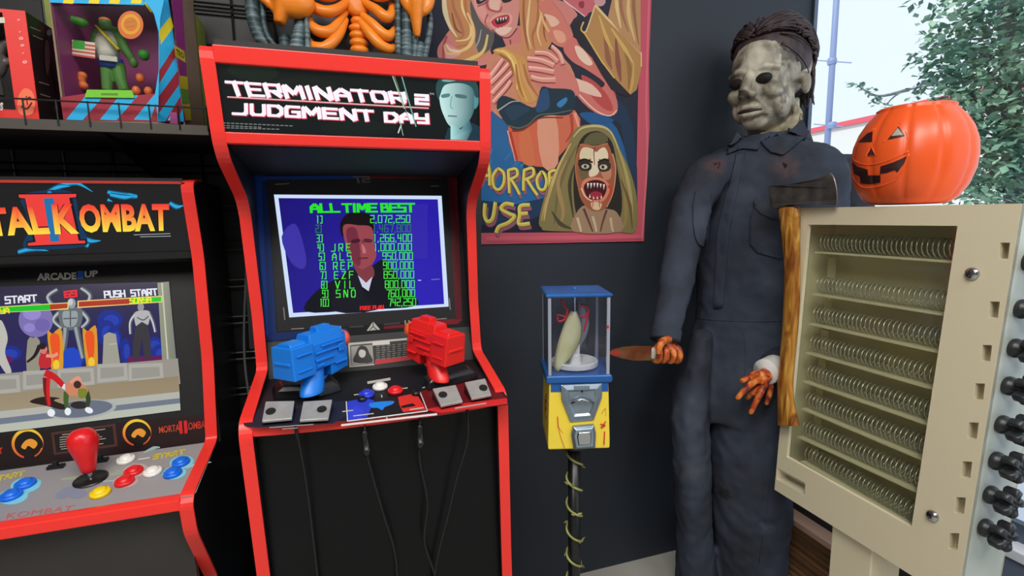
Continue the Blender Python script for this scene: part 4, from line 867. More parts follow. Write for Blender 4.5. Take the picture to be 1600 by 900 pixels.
# bony arms ending beside the ribs
for pts, r in (([(400, -70), (425, -20), (440, 6), (436, 38)], [.022, .034, .030, .017]), ([(660, -80), (655, -30), (650, 8), (652, 58)], [.022, .030, .030, .010])):
    pth = crom([vq(x, y, .045) for x, y in pts], 8, False); k = len(pth)
    rr = [r[min(int(i/(k-1)*3), 2)]+(r[min(int(i/(k-1)*3), 2)+1]-r[min(int(i/(k-1)*3), 2)])*((i/(k-1)*3)-min(int(i/(k-1)*3), 2)) for i in range(k)]
    mb = MB().tube(pth, rr, 14, flat=.7)
    if pts[0][0] < 500: mb.ell(vq(458, 4, .05), (.05, .028, .036)).tube(crom([vq(405, -6, .05), vq(420, 6, .05), vq(436, 22, .045)], 6, False), .009, 8)
    else: mb.tube(crom([vq(628, -20, .045), vq(634, 4, .045), vq(648, 24, .045)], 6, False), [.016, .012], 10).tube(crom([vq(672, -20, .045), vq(670, 6, .045), vq(660, 20, .045)], 6, False), [.016, .012], 10)
    o = mb.build('arm_bone', ORB, vs, smooth=True); remesh(o, .004, 3)
# coat: folded grey rubber sleeves
def fold(pts, w_, d, name='coat_fold'):
    pth = crom([vq(x, y, d) for x, y in pts], 6, False); k = len(pth); ww = w_ if isinstance(w_, list) else [w_, w_]
    MB().tube(pth, [ww[0]+(ww[1]-ww[0])*i/(k-1) for i in range(k)], 14, flat=.55).build(name, FUR, vs, smooth=True)
fold([(402, -90), (394, -20), (400, 40), (425, 84)], [.026, .034], .0); fold([(412, -30), (411, 20), (418, 56), (440, 84)], [.010, .012], .03)
fold([(478, 10), (470, 44), (464, 88)], [.016, .040], .02); fold([(478, 16), (480, 50), (482, 88)], [.010, .014], .042); fold([(444, 56), (446, 72), (448, 90)], [.022, .03], .0)
fold([(620, -60), (621, 0), (622, 90)], [.014, .014], .035); fold([(632, -60), (634, 30), (634, 96)], [.022, .034], .015); fold([(668, 10), (672, 40), (662, 96)], [.012, .016], .02); fold([(656, 70), (654, 84), (652, 100)], [.026, .030], .012); fold([(648, 40), (648, 70), (646, 100)], [.014, .02], .022)

# ------------------------------------------------------------------ painted cloth poster
pp = thing('painted_poster', 'hand-painted horror cloth poster with pink border hanging on the dark wall', 'poster', (.45, YW, 1.2))
yp = YW-.006
A = Art(V(0, yp, 0), V(0, -1, 0), eps=.000012)
PINK = (196, 88, 104)
A.poly([(620, -300), (1024, -300), (1018, 0), (1014, 100), (1015, 200), (1009, 300), (1006, 377), (940, 378), (850, 380), (760, 381), (700, 383), (640, 384)], PINK)
A.poly([(640, -300), (1005, -300), (1001, 0), (997, 150), (994, 300), (993, 362), (900, 363), (745, 364), (650, 367)], grady(0, (58, 58, 70), 364, (38, 42, 56)))
A.stroke([(1014, 0), (1010, 150), (1011, 250), (1003, 372)], 3, (212, 110, 120)).stroke([(760, 372), (880, 371), (1000, 369)], 5, (206, 98, 112)).stroke([(760, 378), (880, 377), (1002, 374)], 2, (172, 74, 90))
BLU_ = grady(150, (52, 96, 142), 300, (44, 104, 160))
A.poly([(740, 170), (790, 180), (830, 280), (860, 290), (870, 260), (940, 200), (905, 150), (930, 170), (985, 240), (994, 320), (985, 300), (960, 230), (900, 260), (860, 330), (745, 350)], (40, 62, 92), 2)
A.poly([(744, 175), (795, 190), (812, 250), (830, 272), (870, 270), (868, 305), (745, 312)], BLU_, 2)
A.poly([(900, 150), (920, 165), (970, 195), (985, 300), (996, 320), (990, 200), (960, 150)], (44, 60, 84), 2); A.poly([(915, 185), (955, 190), (975, 230), (985, 290), (960, 250), (930, 200)], (46, 92, 142), 3)
A.poly([(905, 178), (930, 176), (960, 188), (930, 196)], (44, 88, 138), 3)
for k in range(12):
    x = 748+random.random()*80; y = 240+random.random()*60; A.stroke([(x, y), (x+8, y-10), (x+14, y-24)], 3, (52+random.randint(0, 30), 110+random.randint(0, 30), 160), 1)
# shoulder at left, hair of the standing woman
SK, SKD, SKL = (206, 126, 120), (176, 84, 84), (230, 178, 164)
A.poly([(692, 62), (704, 46), (720, 44), (760, 70), (765, 100), (700, 100), (685, 90), (684, 75)], SK, 4).stroke([(698, 56), (693, 74), (693, 94)], 4, SKD).poly([(696, 68), (712, 76), (728, 88), (700, 98)], (218, 150, 150), 3)
HR, HRL, HRD = (190, 132, 88), (226, 196, 140), (140, 88, 62)
A.poly([(692, -120), (735, -140), (760, -60), (770, 40), (765, 80), (735, 98), (700, 108), (672, 104), (690, 96), (720, 84), (708, 60), (696, 30), (690, 0)], HR, 5)
A.poly([(735, 0), (760, 40), (772, 50), (768, 74), (750, 84), (742, 60)], (92, 88, 88), 4)
for pts, w0, wm, c_ in (([(698, -60), (694, 0), (700, 34), (714, 58)], 3, 8, (222, 204, 168)), ([(712, -60), (707, 0), (718, 34), (724, 54), (716, 62)], 2, 6, (172, 112, 84)), ([(724, -40), (722, 10), (736, 40), (732, 60), (712, 64)], 2, 5, HRL), ([(728, -40), (728, 16), (740, 44), (738, 66), (712, 74)], 2, 6, (176, 112, 76)), ([(730, 20), (738, 38), (739, 60), (728, 76), (700, 84), (694, 70)], 3, 6, (224, 186, 128)), ([(720, 80), (704, 78), (696, 68)], 2, 4, (232, 206, 160)), ([(762, 54), (756, 78), (740, 90), (712, 98), (676, 94)], 3, 6, (214, 184, 118)), ([(676, 92), (690, 102), (716, 98)], 4, 8, (190, 142, 92)), ([(752, 46), (748, 64), (740, 80)], 1.5, 3, (150, 146, 150)), ([(706, 20), (712, 44), (722, 52)], 2, 4, HRD)):
    A.stroke(pts, w0, c_, 1.5, wm)
# neck, chest, belly
A.poly([(786, 50), (812, 40), (820, 62), (814, 86), (800, 86), (788, 66)], (202, 122, 116), 3).stroke([(797, 62), (800, 78), (807, 86)], 2, (120, 60, 66))
A.poly([(764, 90), (820, 66), (880, 90), (900, 130), (885, 175), (800, 190), (762, 160)], (200, 134, 104), 3)
A.poly([(794, 196), (812, 190), (860, 178), (898, 172), (906, 205), (868, 250), (866, 262), (806, 250)], gradx(800, (206, 98, 70), 900, (200, 110, 84)), 2)
A.poly([(840, 185), (868, 180), (872, 255), (848, 260)], (216, 150, 124), 3).poly([(812, 200), (824, 194), (836, 255), (814, 250)], (206, 112, 76), 3)
A.stroke([(796, 206), (802, 228), (808, 250)], 6, (172, 62, 56), 3).stroke([(793, 204), (800, 230), (805, 252)], 2, (230, 160, 140), 1).stroke([(898, 176), (906, 204)], 5, (226, 150, 130), 3).stroke([(892, 178), (894, 205), (884, 222)], 6, (178, 72, 60), 2)
# face of the standing woman
A.poly([(730, -30), (760, -60), (800, -60), (812, -20), (811, 20), (806, 46), (795, 57), (782, 56), (762, 44), (745, 22)], (206, 138, 128), 4)
A.poly([(741, -8), (758, 14), (764, 34), (752, 28), (742, 12)], (216, 150, 142), 3).poly([(766, -30), (782, -20), (780, 14), (768, 16), (764, 2)], (222, 176, 160), 3)
A.stroke([(760, 0), (764, 14), (780, 18), (784, 10)], 4, (166, 84, 84), 2).stroke([(762, 22), (758, 36), (766, 46)], 3, (176, 84, 82), 1).poly([(744, -2), (750, -8), (762, -10), (760, 0), (747, 7)], (58, 46, 50), 3).poly([(748, -2), (756, -6), (760, -4), (752, 2)], (150, 146, 140), 3).stroke([(746, 10), (756, 6), (764, 1)], 2, (140, 74, 76))
A.poly([(784, -6), (796, -12), (806, -8), (798, 2), (786, 4)], (58, 46, 50), 3)
A.poly([(766, 30), (776, 22), (790, 20), (800, 24), (799, 36), (790, 44), (778, 46), (767, 40)], (216, 158, 146), 3).poly([(768, 33), (778, 26), (794, 23), (796, 33), (788, 40), (776, 43), (769, 38)], (186, 60, 78), 3).poly([(774, 31), (782, 28), (792, 26), (792, 33), (784, 37), (776, 38)], (64, 40, 40), 3)
for x, y in ((776, 29), (781, 28), (785, 27.5), (789, 26.5)): A.poly([(x, y), (x+3.2, y-.6), (x+1.6, y+5.4)], (226, 214, 196))
A.stroke([(778, 40), (779, 47)], 1.6, (190, 50, 60)).stroke([(784, 41), (784, 50)], 1.4, (170, 60, 64)).poly([(774, 46), (790, 42), (800, 44), (790, 54), (780, 54)], (226, 190, 172), 3)
A.stroke([(768, 46), (782, 57), (796, 58), (808, 44)], 2, (110, 64, 72))
# right fall of hair
A.poly([(812, -120), (870, -120), (862, 10), (866, 50), (856, 76), (838, 82), (822, 90), (814, 60)], (196, 136, 92), 3)
for pts, c_, w_ in (([(820, -40), (818, 20), (822, 60), (826, 80)], (158, 98, 70), 5), ([(832, -40), (826, 20), (824, 50), (830, 76)], (224, 190, 140), 4), ([(842, -40), (840, 30), (832, 56), (836, 78)], (170, 108, 76), 5), ([(852, -40), (846, 20), (840, 50), (846, 72)], (226, 184, 134), 4), ([(858, -20), (852, 20), (850, 50), (854, 66)], (150, 92, 68), 4), ([(842, 10), (852, 40), (868, 62)], (222, 170, 120), 4), ([(838, 0), (846, 16), (862, 34), (870, 42)], (176, 108, 78), 4)): A.stroke(pts, 1.5, c_, 1, w_)
# arm from the right, forearm and hand over the chest
A.poly([(842, 4), (862, 0), (880, 20), (892, 44), (895, 60), (886, 74), (868, 70), (856, 56), (862, 40), (848, 20)], (204, 122, 108), 4).poly([(850, 22), (866, 26), (874, 36), (862, 42), (856, 32)], (226, 180, 156), 3).poly([(864, 48), (880, 50), (884, 64), (872, 66)], (222, 160, 132), 3).stroke([(884, 74), (894, 64), (896, 52)], 3, (150, 60, 62), 1)
A.poly([(880, 76), (896, 58), (925, 84), (945, 112), (962, 150), (965, 172), (955, 181), (930, 176), (902, 150), (908, 132), (930, 140), (945, 130), (915, 108), (894, 96)], (202, 114, 106), 3)
A.poly([(898, 72), (910, 76), (926, 98), (918, 102), (904, 90)], (228, 196, 176), 3).stroke([(906, 64), (928, 86), (946, 112), (962, 150)], 3, (178, 84, 84), 2).poly([(908, 118), (930, 128), (950, 150), (958, 172), (944, 170), (924, 150)], (184, 80, 78), 4).stroke([(880, 120), (905, 148), (930, 172), (952, 181), (964, 172)], 2, (236, 200, 186), 1.5)
A.poly([(880, 112), (900, 122), (925, 132), (940, 152), (900, 140), (882, 126)], (224, 186, 168), 3)
A.poly([(820, 96), (836, 82), (858, 80), (876, 92), (886, 108), (900, 122), (905, 150), (880, 140), (850, 138), (832, 126), (822, 112)], (204, 122, 112), 3)
for pts, w_ in (([(836, 82), (856, 84), (872, 96)], 7), ([(824, 91), (846, 94), (866, 102)], 8), ([(826, 106), (844, 108), (866, 112)], 8), ([(830, 120), (846, 124), (868, 124)], 8), ([(862, 72), (874, 84), (880, 100)], 7)):
    A.stroke([(p[0], p[1]+2) for p in pts], w_, (150, 68, 70), w_+1); A.stroke(pts, w_-1, (216, 146, 132), w_+1); A.stroke([(p[0], p[1]-1.5) for p in pts], w_*.35, (236, 190, 172), w_*.2)
# hand on the left
A.poly([(764, 110), (786, 92), (800, 104), (800, 130), (786, 150), (770, 172), (760, 172)], (200, 122, 110), 3)
for pts, w_ in (([(786, 92), (776, 106), (764, 122)], 7), ([(796, 98), (784, 112), (766, 130)], 7), ([(800, 112), (788, 124), (768, 146)], 7), ([(798, 126), (790, 138), (770, 160)], 6)):
    A.stroke([(p[0]+1, p[1]+2) for p in pts], w_, (150, 70, 70), w_); A.stroke(pts, w_-1.5, (218, 150, 136), w_); A.stroke([(p[0]-1, p[1]-1) for p in pts], w_*.3, (238, 196, 178), w_*.3)
# hair falling between the hands
A.poly([(770, 80), (786, 74), (806, 84), (822, 92), (826, 120), (840, 150), (832, 160), (818, 160), (806, 140), (804, 110), (790, 92)], (196, 146, 84), 3)
for pts, c_ in (([(774, 78), (792, 84), (806, 110), (808, 140)], (228, 196, 120)), ([(784, 76), (804, 92), (812, 130), (824, 158)], (216, 170, 100)), ([(812, 94), (818, 120), (832, 148), (836, 158)], (210, 150, 100)), ([(806, 100), (810, 130), (818, 152)], (170, 110, 66)), ([(818, 100), (826, 128), (842, 152)], (174, 108, 74)), ([(780, 84), (796, 96), (802, 118)], (160, 104, 66))): A.stroke(pts, 2, c_, 1.5, 5)
# dark top
A.poly([(776, 168), (784, 150), (806, 156), (832, 168), (840, 160), (846, 136), (862, 138), (892, 140), (899, 152), (896, 172), (884, 180), (858, 180), (840, 186), (826, 198), (808, 203), (794, 196)], (42, 58, 70), 3)
A.stroke([(778, 173), (788, 166), (800, 159), (816, 158)], 2.4, (176, 172, 160), 1.2).poly([(846, 142), (856, 140), (858, 168), (840, 176), (838, 164)], (50, 78, 112), 3).poly([(870, 162), (884, 152), (886, 158), (876, 168)], (62, 126, 176), 3).poly([(796, 176), (806, 178), (806, 184), (798, 183)], (70, 128, 168), 3).poly([(788, 172), (802, 164), (820, 166), (828, 172), (812, 182), (800, 188)], (46, 66, 86), 3)
A.stroke([(794, 196), (810, 200), (826, 194), (842, 180), (868, 177), (894, 172)], 2, (104, 104, 84), 1.4).stroke([(800, 204), (816, 203), (830, 194), (846, 184), (880, 184)], 3, (132, 54, 48), 1.5)
# figures at the upper right
A.poly([(880, -60), (930, -60), (932, 8), (920, 20), (914, 26), (900, 14), (882, 0)], (196, 104, 112), 2).poly([(862, 0), (884, 4), (902, 22), (896, 30), (888, 40), (878, 20)], (204, 128, 122), 3).stroke([(880, 0), (896, 12), (914, 26)], 2, (226, 196, 190), 1.5).poly([(904, 4), (912, 2), (912, 12), (906, 12)], (150, 60, 76), 3).poly([(926, -20), (942, -20), (946, 4), (936, 10), (928, 2)], (200, 150, 152), 3)
A.poly([(894, 40), (908, 30), (914, 32), (906, 46), (918, 60), (960, 120), (985, 150), (955, 140), (925, 90), (905, 70)], (52, 48, 56), 2)
A.poly([(930, 8), (946, 26), (1002, 84), (1002, 108), (995, 140), (985, 148), (962, 124), (940, 98), (912, 52), (917, 46)], (178, 134, 84))
for pts, c_, w_ in (([(944, 50), (950, 90), (956, 108)], (150, 96, 76), 9), ([(962, 60), (966, 100), (970, 128)], (140, 86, 74), 9), ([(936, 24), (948, 60), (958, 80)], (206, 168, 100), 6), ([(976, 78), (984, 110), (982, 140)], (150, 110, 70), 8), ([(955, 44), (976, 76), (990, 100)], (206, 170, 104), 6), ([(990, 100), (988, 128), (984, 146)], (200, 158, 92), 5)): A.stroke(pts, 2, c_, 1.5, w_)
A.stroke([(930, 8), (917, 46), (912, 50)], 2, (222, 190, 140)).stroke([(930, 8), (950, 30), (976, 56), (1002, 84)], 4, (222, 192, 140), 3).stroke([(912, 34), (908, 46), (916, 56), (938, 92), (960, 122)], 2.4, (214, 176, 96), 2).stroke([(1002, 84), (1002, 104)], 2, (222, 186, 130))
A.poly([(952, -80), (1001, -80), (1001, 84), (968, 50), (950, 26), (956, 0)], (184, 140, 100), 1)
for pts, c_ in (([(962, -30), (964, 10), (970, 44)], (222, 190, 130)), ([(974, -30), (970, 10), (982, 50)], (160, 110, 84)), ([(984, -30), (982, 20), (992, 64)], (216, 180, 120)), ([(994, -30), (990, 10), (998, 70)], (150, 108, 78))): A.stroke(pts, 2, c_, 1.5, 6)
# painted wording
def word(strokes, w_):
    for p in strokes: A.stroke([(a+2.5, b+6) for a, b in p], w_, (150, 92, 110))
    for p in strokes: A.stroke(p, w_+1.4, (70, 60, 50))
    for p in strokes: A.stroke(p, w_, (206, 186, 72))
    for p in strokes: A.stroke([(a-1, b-1) for a, b in p], w_*.3, (226, 214, 130))
word([[(750, 286), (757, 268), (762, 254)], [(762, 254), (765, 270), (765, 290)], [(752, 275), (765, 274)]], 5)
word([[(777, 264), (770, 276), (772, 292), (780, 296), (787, 286), (787, 270), (778, 263)], [(794, 266), (795, 282), (796, 302)], [(794, 266), (806, 264), (808, 274), (796, 281)], [(799, 281), (806, 292), (812, 304)], [(819, 266), (818, 282), (818, 298)], [(819, 266), (832, 263), (833, 274), (820, 281)], [(824, 281), (832, 294), (840, 305)], [(846, 268), (839, 280), (842, 294), (850, 296), (854, 284), (851, 272), (846, 268)], [(858, 270), (859, 284), (858, 296)], [(858, 270), (866, 266), (870, 272), (862, 279)]], 4.6)
word([[(758, 318), (757, 336), (762, 346), (770, 340), (774, 316)], [(803, 320), (790, 318), (783, 326), (796, 334), (804, 338), (794, 348), (780, 354), (775, 364)], [(828, 320), (813, 322), (812, 336), (811, 350), (828, 349)], [(813, 334), (825, 333)]], 6)
# screaming head at lower right
OL, OLD = (132, 120, 78), (64, 60, 46)
A.poly([(842, 345), (850, 310), (866, 270), (884, 236), (896, 206), (910, 196), (936, 195), (956, 206), (970, 236), (984, 266), (995, 310), (993, 361), (960, 362), (860, 361), (846, 356)], OL, 4)
A.poly([(900, 240), (912, 212), (936, 205), (956, 222), (964, 260), (972, 310), (966, 345), (936, 360), (905, 345), (896, 300)], (48, 44, 40), 4)
A.poly([(912, 222), (924, 208), (944, 208), (950, 220), (936, 226), (922, 226)], (98, 92, 66), 3)
for pts, c_, w_ in (([(892, 224), (872, 262), (856, 310), (850, 345)], (196, 170, 110), 5), ([(902, 226), (884, 262), (872, 300), (866, 350)], (116, 102, 66), 7), ([(886, 250), (872, 286), (880, 330), (874, 356)], (164, 134, 90), 7), ([(898, 256), (890, 290), (896, 340)], (70, 64, 48), 6), ([(962, 222), (976, 262), (986, 310), (988, 350)], (172, 158, 100), 6), ([(966, 250), (976, 290), (978, 340), (972, 358)], (150, 130, 80), 6), ([(970, 280), (984, 320), (988, 358)], (110, 88, 60), 5), ([(896, 214), (910, 200), (936, 197), (954, 206), (966, 232)], (190, 178, 124), 4), ([(862, 330), (876, 350), (896, 358)], (80, 72, 56), 7), ([(862, 290), (852, 318), (846, 345)], (186, 150, 96), 3)): A.stroke(pts, 1.5, c_, 1.5, w_)
A.poly([(896, 362), (900, 334), (916, 320), (946, 326), (964, 332), (970, 362)], (160, 130, 104), 3).stroke([(912, 326), (920, 346), (926, 362)], 4, (96, 62, 56), 2).stroke([(948, 328), (942, 346), (938, 362)], 4, (104, 66, 58), 2).stroke([(902, 340), (906, 354), (908, 362)], 4, (206, 182, 150), 3).stroke([(926, 338), (930, 352), (932, 362)], 4, (200, 176, 146), 3).stroke([(954, 340), (956, 354), (958, 362)], 4, (196, 172, 140), 3)
A.poly([(902, 236), (910, 224), (930, 228), (948, 224), (956, 240), (961, 262), (958, 296), (950, 320), (938, 330), (922, 328), (908, 312), (902, 288), (899, 258)], (160, 92, 66), 4)
A.poly([(906, 240), (912, 230), (928, 234), (927, 246), (908, 250)], (218, 200, 166), 3).poly([(934, 236), (944, 230), (950, 240), (948, 250), (932, 246)], (226, 208, 176), 3).poly([(926, 240), (934, 240), (936, 268), (926, 276), (920, 272)], (226, 208, 180), 3).poly([(904, 262), (918, 264), (918, 278), (908, 280)], (110, 96, 66), 3).poly([(938, 262), (954, 262), (954, 278), (944, 280)], (190, 132, 104), 3)
A.poly([(903, 254), (912, 250), (924, 256), (922, 266), (908, 266)], (52, 46, 40), 3).poly([(934, 256), (946, 250), (954, 256), (952, 266), (938, 268)], (60, 50, 42), 3).ell(914.5, 260, 6, 3.6, (196, 186, 160)).ell(943, 261, 6, 4, (200, 190, 164)).ell(914.5, 260, 2.4, 2.4, (50, 44, 40)).ell(942, 261, 2.4, 2.6, (50, 44, 40)).stroke([(904, 252), (914, 249), (926, 254)], 3, (40, 34, 30)).stroke([(934, 254), (944, 249), (952, 251)], 3, (40, 34, 30)).stroke([(930, 226), (928, 240), (929, 258)], 2, (120, 64, 50), 1)
A.poly([(908, 292), (914, 280), (930, 277), (944, 280), (953, 292), (948, 308), (938, 316), (922, 314), (912, 306)], (214, 130, 104), 4).poly([(912, 292), (918, 284), (932, 281), (944, 285), (948, 294), (944, 306), (936, 312), (922, 311), (915, 304)], (74, 28, 32), 4).ell(931, 305, 10, 6, (156, 48, 62))
for x, y, h in ((917, 286, 9), (922, 286, 9), (927, 286, 7), (932, 286, 8), (937, 287, 7), (942, 288, 9)): A.poly([(x, y), (x+3.4, y), (x+1.4, y+h)], (232, 226, 214))
for x, y, h in ((920, 309, 6), (926, 311, 5), (932, 311, 5), (938, 310, 6)): A.poly([(x, y), (x+3, y), (x+1.4, y-h)], (226, 210, 200))
A.stroke([(908, 294), (914, 306), (924, 314)], 2, (236, 190, 160), 1.5).stroke([(950, 290), (956, 300), (948, 312)], 3, (206, 56, 52), 1.5).poly([(924, 316), (940, 318), (936, 328), (926, 326)], (214, 190, 150), 3).stroke([(927, 312), (926, 324)], 1.2, (190, 50, 50)).stroke([(936, 313), (937, 324)], 1.2, (190, 50, 50))
A.stroke([(902, 240), (899, 262), (903, 290), (910, 312)], 2, (176, 110, 76), 1.2).stroke([(957, 240), (962, 264), (958, 300), (948, 324)], 2, (206, 150, 120), 1.2).stroke([(906, 226), (930, 229), (950, 224)], 2, (176, 120, 86))
A.build('painting', PAINT, pp)
can = [onplane(x, y, V(0, yp+.0006, 0), V(0, -1, 0)) for x, y in ((620, -300), (1024, -300), (1018, 0), (1014, 100), (1015, 200), (1009, 300), (1006, 377), (850, 380), (640, 384))]
MB().prism(can, (0, .004, 0)).build('cloth', mat('pink_cloth', PINK, .8), pp)
# ------------------------------------------------------------------ helpers for things that lie on curved surfaces
from mathutils.bvhtree import BVHTree
def bvh_of(objs):
    dg = bpy.context.evaluated_depsgraph_get(); dg.update(); vs = []; fs = []
    for o in objs:
        e = o.evaluated_get(dg); me = e.to_mesh(); k = len(vs); mw = o.matrix_world
        vs += [mw @ v.co for v in me.vertices]; fs += [tuple(i+k for i in p.vertices) for p in me.polygons]; e.to_mesh_clear()
    return BVHTree.FromPolygons(vs, fs)
def hit(bvh, x, y, off=.001):
    d = ray(x, y).normalized(); r = bvh.ray_cast(CAM, d)
    if r[0] is None: return None
    n = r[1] if r[1].dot(d) < 0 else -r[1]
    return r[0]+n*off
def patch(bvh, pts, off=.001, cuts=3, smooth=0, depth=None):
    """a thin skin lying on the surface, inside the outline pts"""
    if smooth: pts = [(p.x, p.y) for p in crom([(x, y, 0) for x, y in pts], smooth)]
    bm = bmesh.new(); vv = [bm.verts.new((x, y, 0)) for x, y in pts]
    for t in geometry.tessellate_polygon([[Vector((x, y, 0)) for x, y in pts]]): bm.faces.new([vv[i] for i in t])
    for _ in range(cuts): bmesh.ops.subdivide_edges(bm, edges=bm.edges[:], cuts=1, use_grid_fill=True)
    bmesh.ops.triangulate(bm, faces=bm.faces[:])
    mb = MB(); bm.verts.index_update(); P3 = []; last = None
    for v in bm.verts:
        h = hit(bvh, v.co.x, v.co.y, off)
        P3.append(h)
    good = [p for p in P3 if p is not None]; cen = sum(good, Vector())/max(1, len(good))
    P3 = [p if p is not None else onplane(v.co.x, v.co.y, cen, FW) for p, v in zip(P3, bm.verts)]
    mb.add(P3, [tuple(v.index for v in f.verts) for f in bm.faces]); bm.free(); return mb
def seam(bvh, pts, r, off=0, n=6, smooth=5, closed=False):
    q = crom([(x, y, 0) for x, y in pts], smooth, closed) if smooth else [Vector((x, y, 0)) for x, y in pts]
    path = [hit(bvh, p.x, p.y, off) for p in q]; path = [p for p in path if p is not None]
    return MB().tube(path, r, n, closed=closed)
def boolean_cut(o, cutter_mb):
    c = cutter_mb.build('cutter', BLK); m = o.modifiers.new('cut', 'BOOLEAN'); m.object = c; m.operation = 'DIFFERENCE'; m.solver = 'EXACT'
    c.location = Vector(); c.matrix_world = Matrix.Identity(4)
    dg = bpy.context.evaluated_depsgraph_get(); dg.update()
    me = bpy.data.meshes.new_from_object(o.evaluated_get(dg)); o.modifiers.clear(); o.data = me
    bpy.data.objects.remove(c)

# ------------------------------------------------------------------ bubble-gum style vending machine on a pole
GA = math.radians(-16)
gc = P(897, 880, Y=1.135); gx, gy = gc.x, gc.y
gm_ = thing('gumball_machine', 'blue and yellow gumball machine with a clear box top on a black pole', 'gumball machine', (0, 0, 0))
zf = lambda y: P(897, y, Y=1.063).z
hw = .0735
BLM = ramp_mat('blue_enamel', [(.35, (28, 88, 160)), (.62, (44, 112, 184)), (.66, (150, 66, 110))], 9, .3, 3)
BLE = mat('blue_enamel_plain', (26, 86, 156), .3); YEM = mat('yellow_enamel', (236, 208, 66), .4, noise=.06, nscale=5)
GLB = glass_mat('clear_box', (244, 246, 252), .10, .05)
z_lt, z_lb, z_gb, z_rb, z_bb = zf(459), zf(465), zf(588), zf(600), zf(703)
mb = MB().loft([[V(x*s, y*s, z) for x, y in ((-hw, -hw), (hw, -hw), (hw, hw), (-hw, hw))] for s, z in ((1.05, z_lb), (1.08, z_lb+.004), (1.08, z_lt-.003), (1.02, z_lt))]); mb.lathe([(.006, 0), (.006, .003), (.003, .006), (0, .0062)], (0, 0, z_lt), n=12)
mb.build('lid', BLM, gm_, bevel=.003)
mb = MB()
t_ = .0025
for a, b in (((-hw, -hw), (hw, -hw+t_)), ((-hw, hw-t_), (hw, hw)), ((-hw, -hw), (-hw+t_, hw)), ((hw-t_, -hw), (hw, hw))): mb.box((*a, z_gb), (*b, z_lb))
mb.build('clear_box', GLB, gm_)
for sx, sy in ((-1, -1), (1, -1), (1, 1), (-1, 1)):
    MB().box((sx*(hw+.001), sy*(hw+.001), z_gb), (sx*(hw-.007), sy*(hw-.007), z_lb)).build('corner_post', mat('milky_clear_edge', (170, 176, 190), .15, .3), gm_, bevel=.0015)
MB().loft([[V(x*s, y*s, z) for x, y in ((-hw, -hw), (hw, -hw), (hw, hw), (-hw, hw))] for s, z in ((1.03, z_rb), (1.09, z_rb+.004), (1.09, z_gb-.001), (1.05, z_gb+.002))]).build('rim', BLE, gm_, bevel=.002)
# white hopper wheel
hz = z_gb+.003
MB().lathe([(.050, 0), (.060, .004), (.060, .016), (.055, .018), (.050, .010), (.018, .008), (.016, .030), (.012, .034), (0, .034)], (0, 0, hz), n=32).box((-.012, -.012, hz+.02), (.012, .012, hz+.058)).build('hopper_wheel', mat('white_hopper', (226, 224, 214), .4), gm_, bevel=.001)
MB().tube([(0, 0, hz+.05), (0, 0, z_lb)], .003, 8).build('centre_rod', CHR, gm_)
# two curved leaf-shaped shells inside
def shell(cx, cy, z0, z1, wmax, bend, M, nm, lab, rot, tilt):
    rows = []; N = 14
    for j in range(N+1):
        t = j/N; z = z0+(z1-z0)*t; w_ = max(.0012, wmax*math.sin(math.pi*min(1, max(0, .06+.88*t)))**.8); row = []
        for i in range(9):
            s = i/8*2-1; x = cx+bend*math.sin(math.pi*t)*.6+s*w_+tilt*(t-.5); y = cy+(s*s)*.014-.012
            row.append(Matrix.Rotation(rot, 3, 'Z') @ V(x, y, z))
        rows.append(row)
    o = MB().grid(rows).build(nm, M, gm_, smooth=True, label=lab); s_ = o.modifiers.new('t', 'SOLIDIFY'); s_.thickness = .004; return o
shell(-.034, -.022, z_gb+.004, zf(492), .030, .022, ramp_mat('cream_shell', [(.3, (206, 198, 136)), (.7, (228, 224, 180))], 14, .4), 'curved_shell', 'cream curved shell', .25, .045)
shell(.004, .018, zf(566), zf(480), .022, .018, mat('grey_shell', (158, 156, 166), .4), 'curved_shell', 'grey curved shell', -.2, .012)
MB().ell((-.030, -.034, zf(540)), (.005, .002, .005)).build('dark_spot', DARK, gm_, smooth=True, label='dark spot on the cream shell')
BLD = mat('red_paint', (206, 32, 46), .35)
zl = lambda y: zf(y)
def fx_(px): return (px-898.5)/97*2*hw
for pts in ([(874, 472), (878, 482), (884, 490), (881, 500), (872, 498), (866, 497)], [(884, 490), (880, 504), (870, 508), (867, 500)], [(905, 482), (914, 484), (918, 492), (912, 500), (905, 500)], [(918, 492), (916, 505), (911, 526)]):
    MB().tube(crom([(fx_(x), -.03, zl(y)) for x, y in pts], 5, False), [.0035, .0022], 8).build('red_drip', BLD, gm_, smooth=True, label='red drip inside the clear box')
for sx, y in ((.935, 512),): MB().ell((hw*sx, -hw-.0015, zl(y)), (.003, .001, .004)).build('red_drip', BLD, gm_, smooth=True, label='red spot on the corner')
# yellow base that flares towards the bottom
pr = [(1.0, z_bb), (1.035, z_bb+.003), (1.035, z_bb+.025), (.99, z_rb-.02), (.985, z_rb)]
bs = MB().loft([[V(x*s*hw, y*s*hw, z) for x, y in ((-1, -1), (1, -1), (1, 1), (-1, 1))] for s, z in pr]).build('base', YEM, gm_, bevel=.004)
yfz = -hw*1.012
MB().prism([(-hw*.93, -hw*.995, z_rb), (hw*.97, -hw*.995, z_rb), (hw*.97, -hw*.997, z_rb-.022), (-hw*.93, -hw*.997, z_rb-.020)], (0, -.0012, 0)).build('blue_band', BLE, gm_)
def zz(y): return zf(y)
plate = [(869, 601), (935, 600), (935, 622), (922, 657), (884, 659), (870, 624)]
pp_ = [V(fx_(x), yfz-.001, zz(y)) for x, y in plate]; cen = sum(pp_, Vector())/6
cm = MB(); inn = [cen+(p-cen)*.72+V(0, -.010, 0) for p in pp_]; inn2 = [cen+(p-cen)*.6+V(0, -.006, 0) for p in pp_]
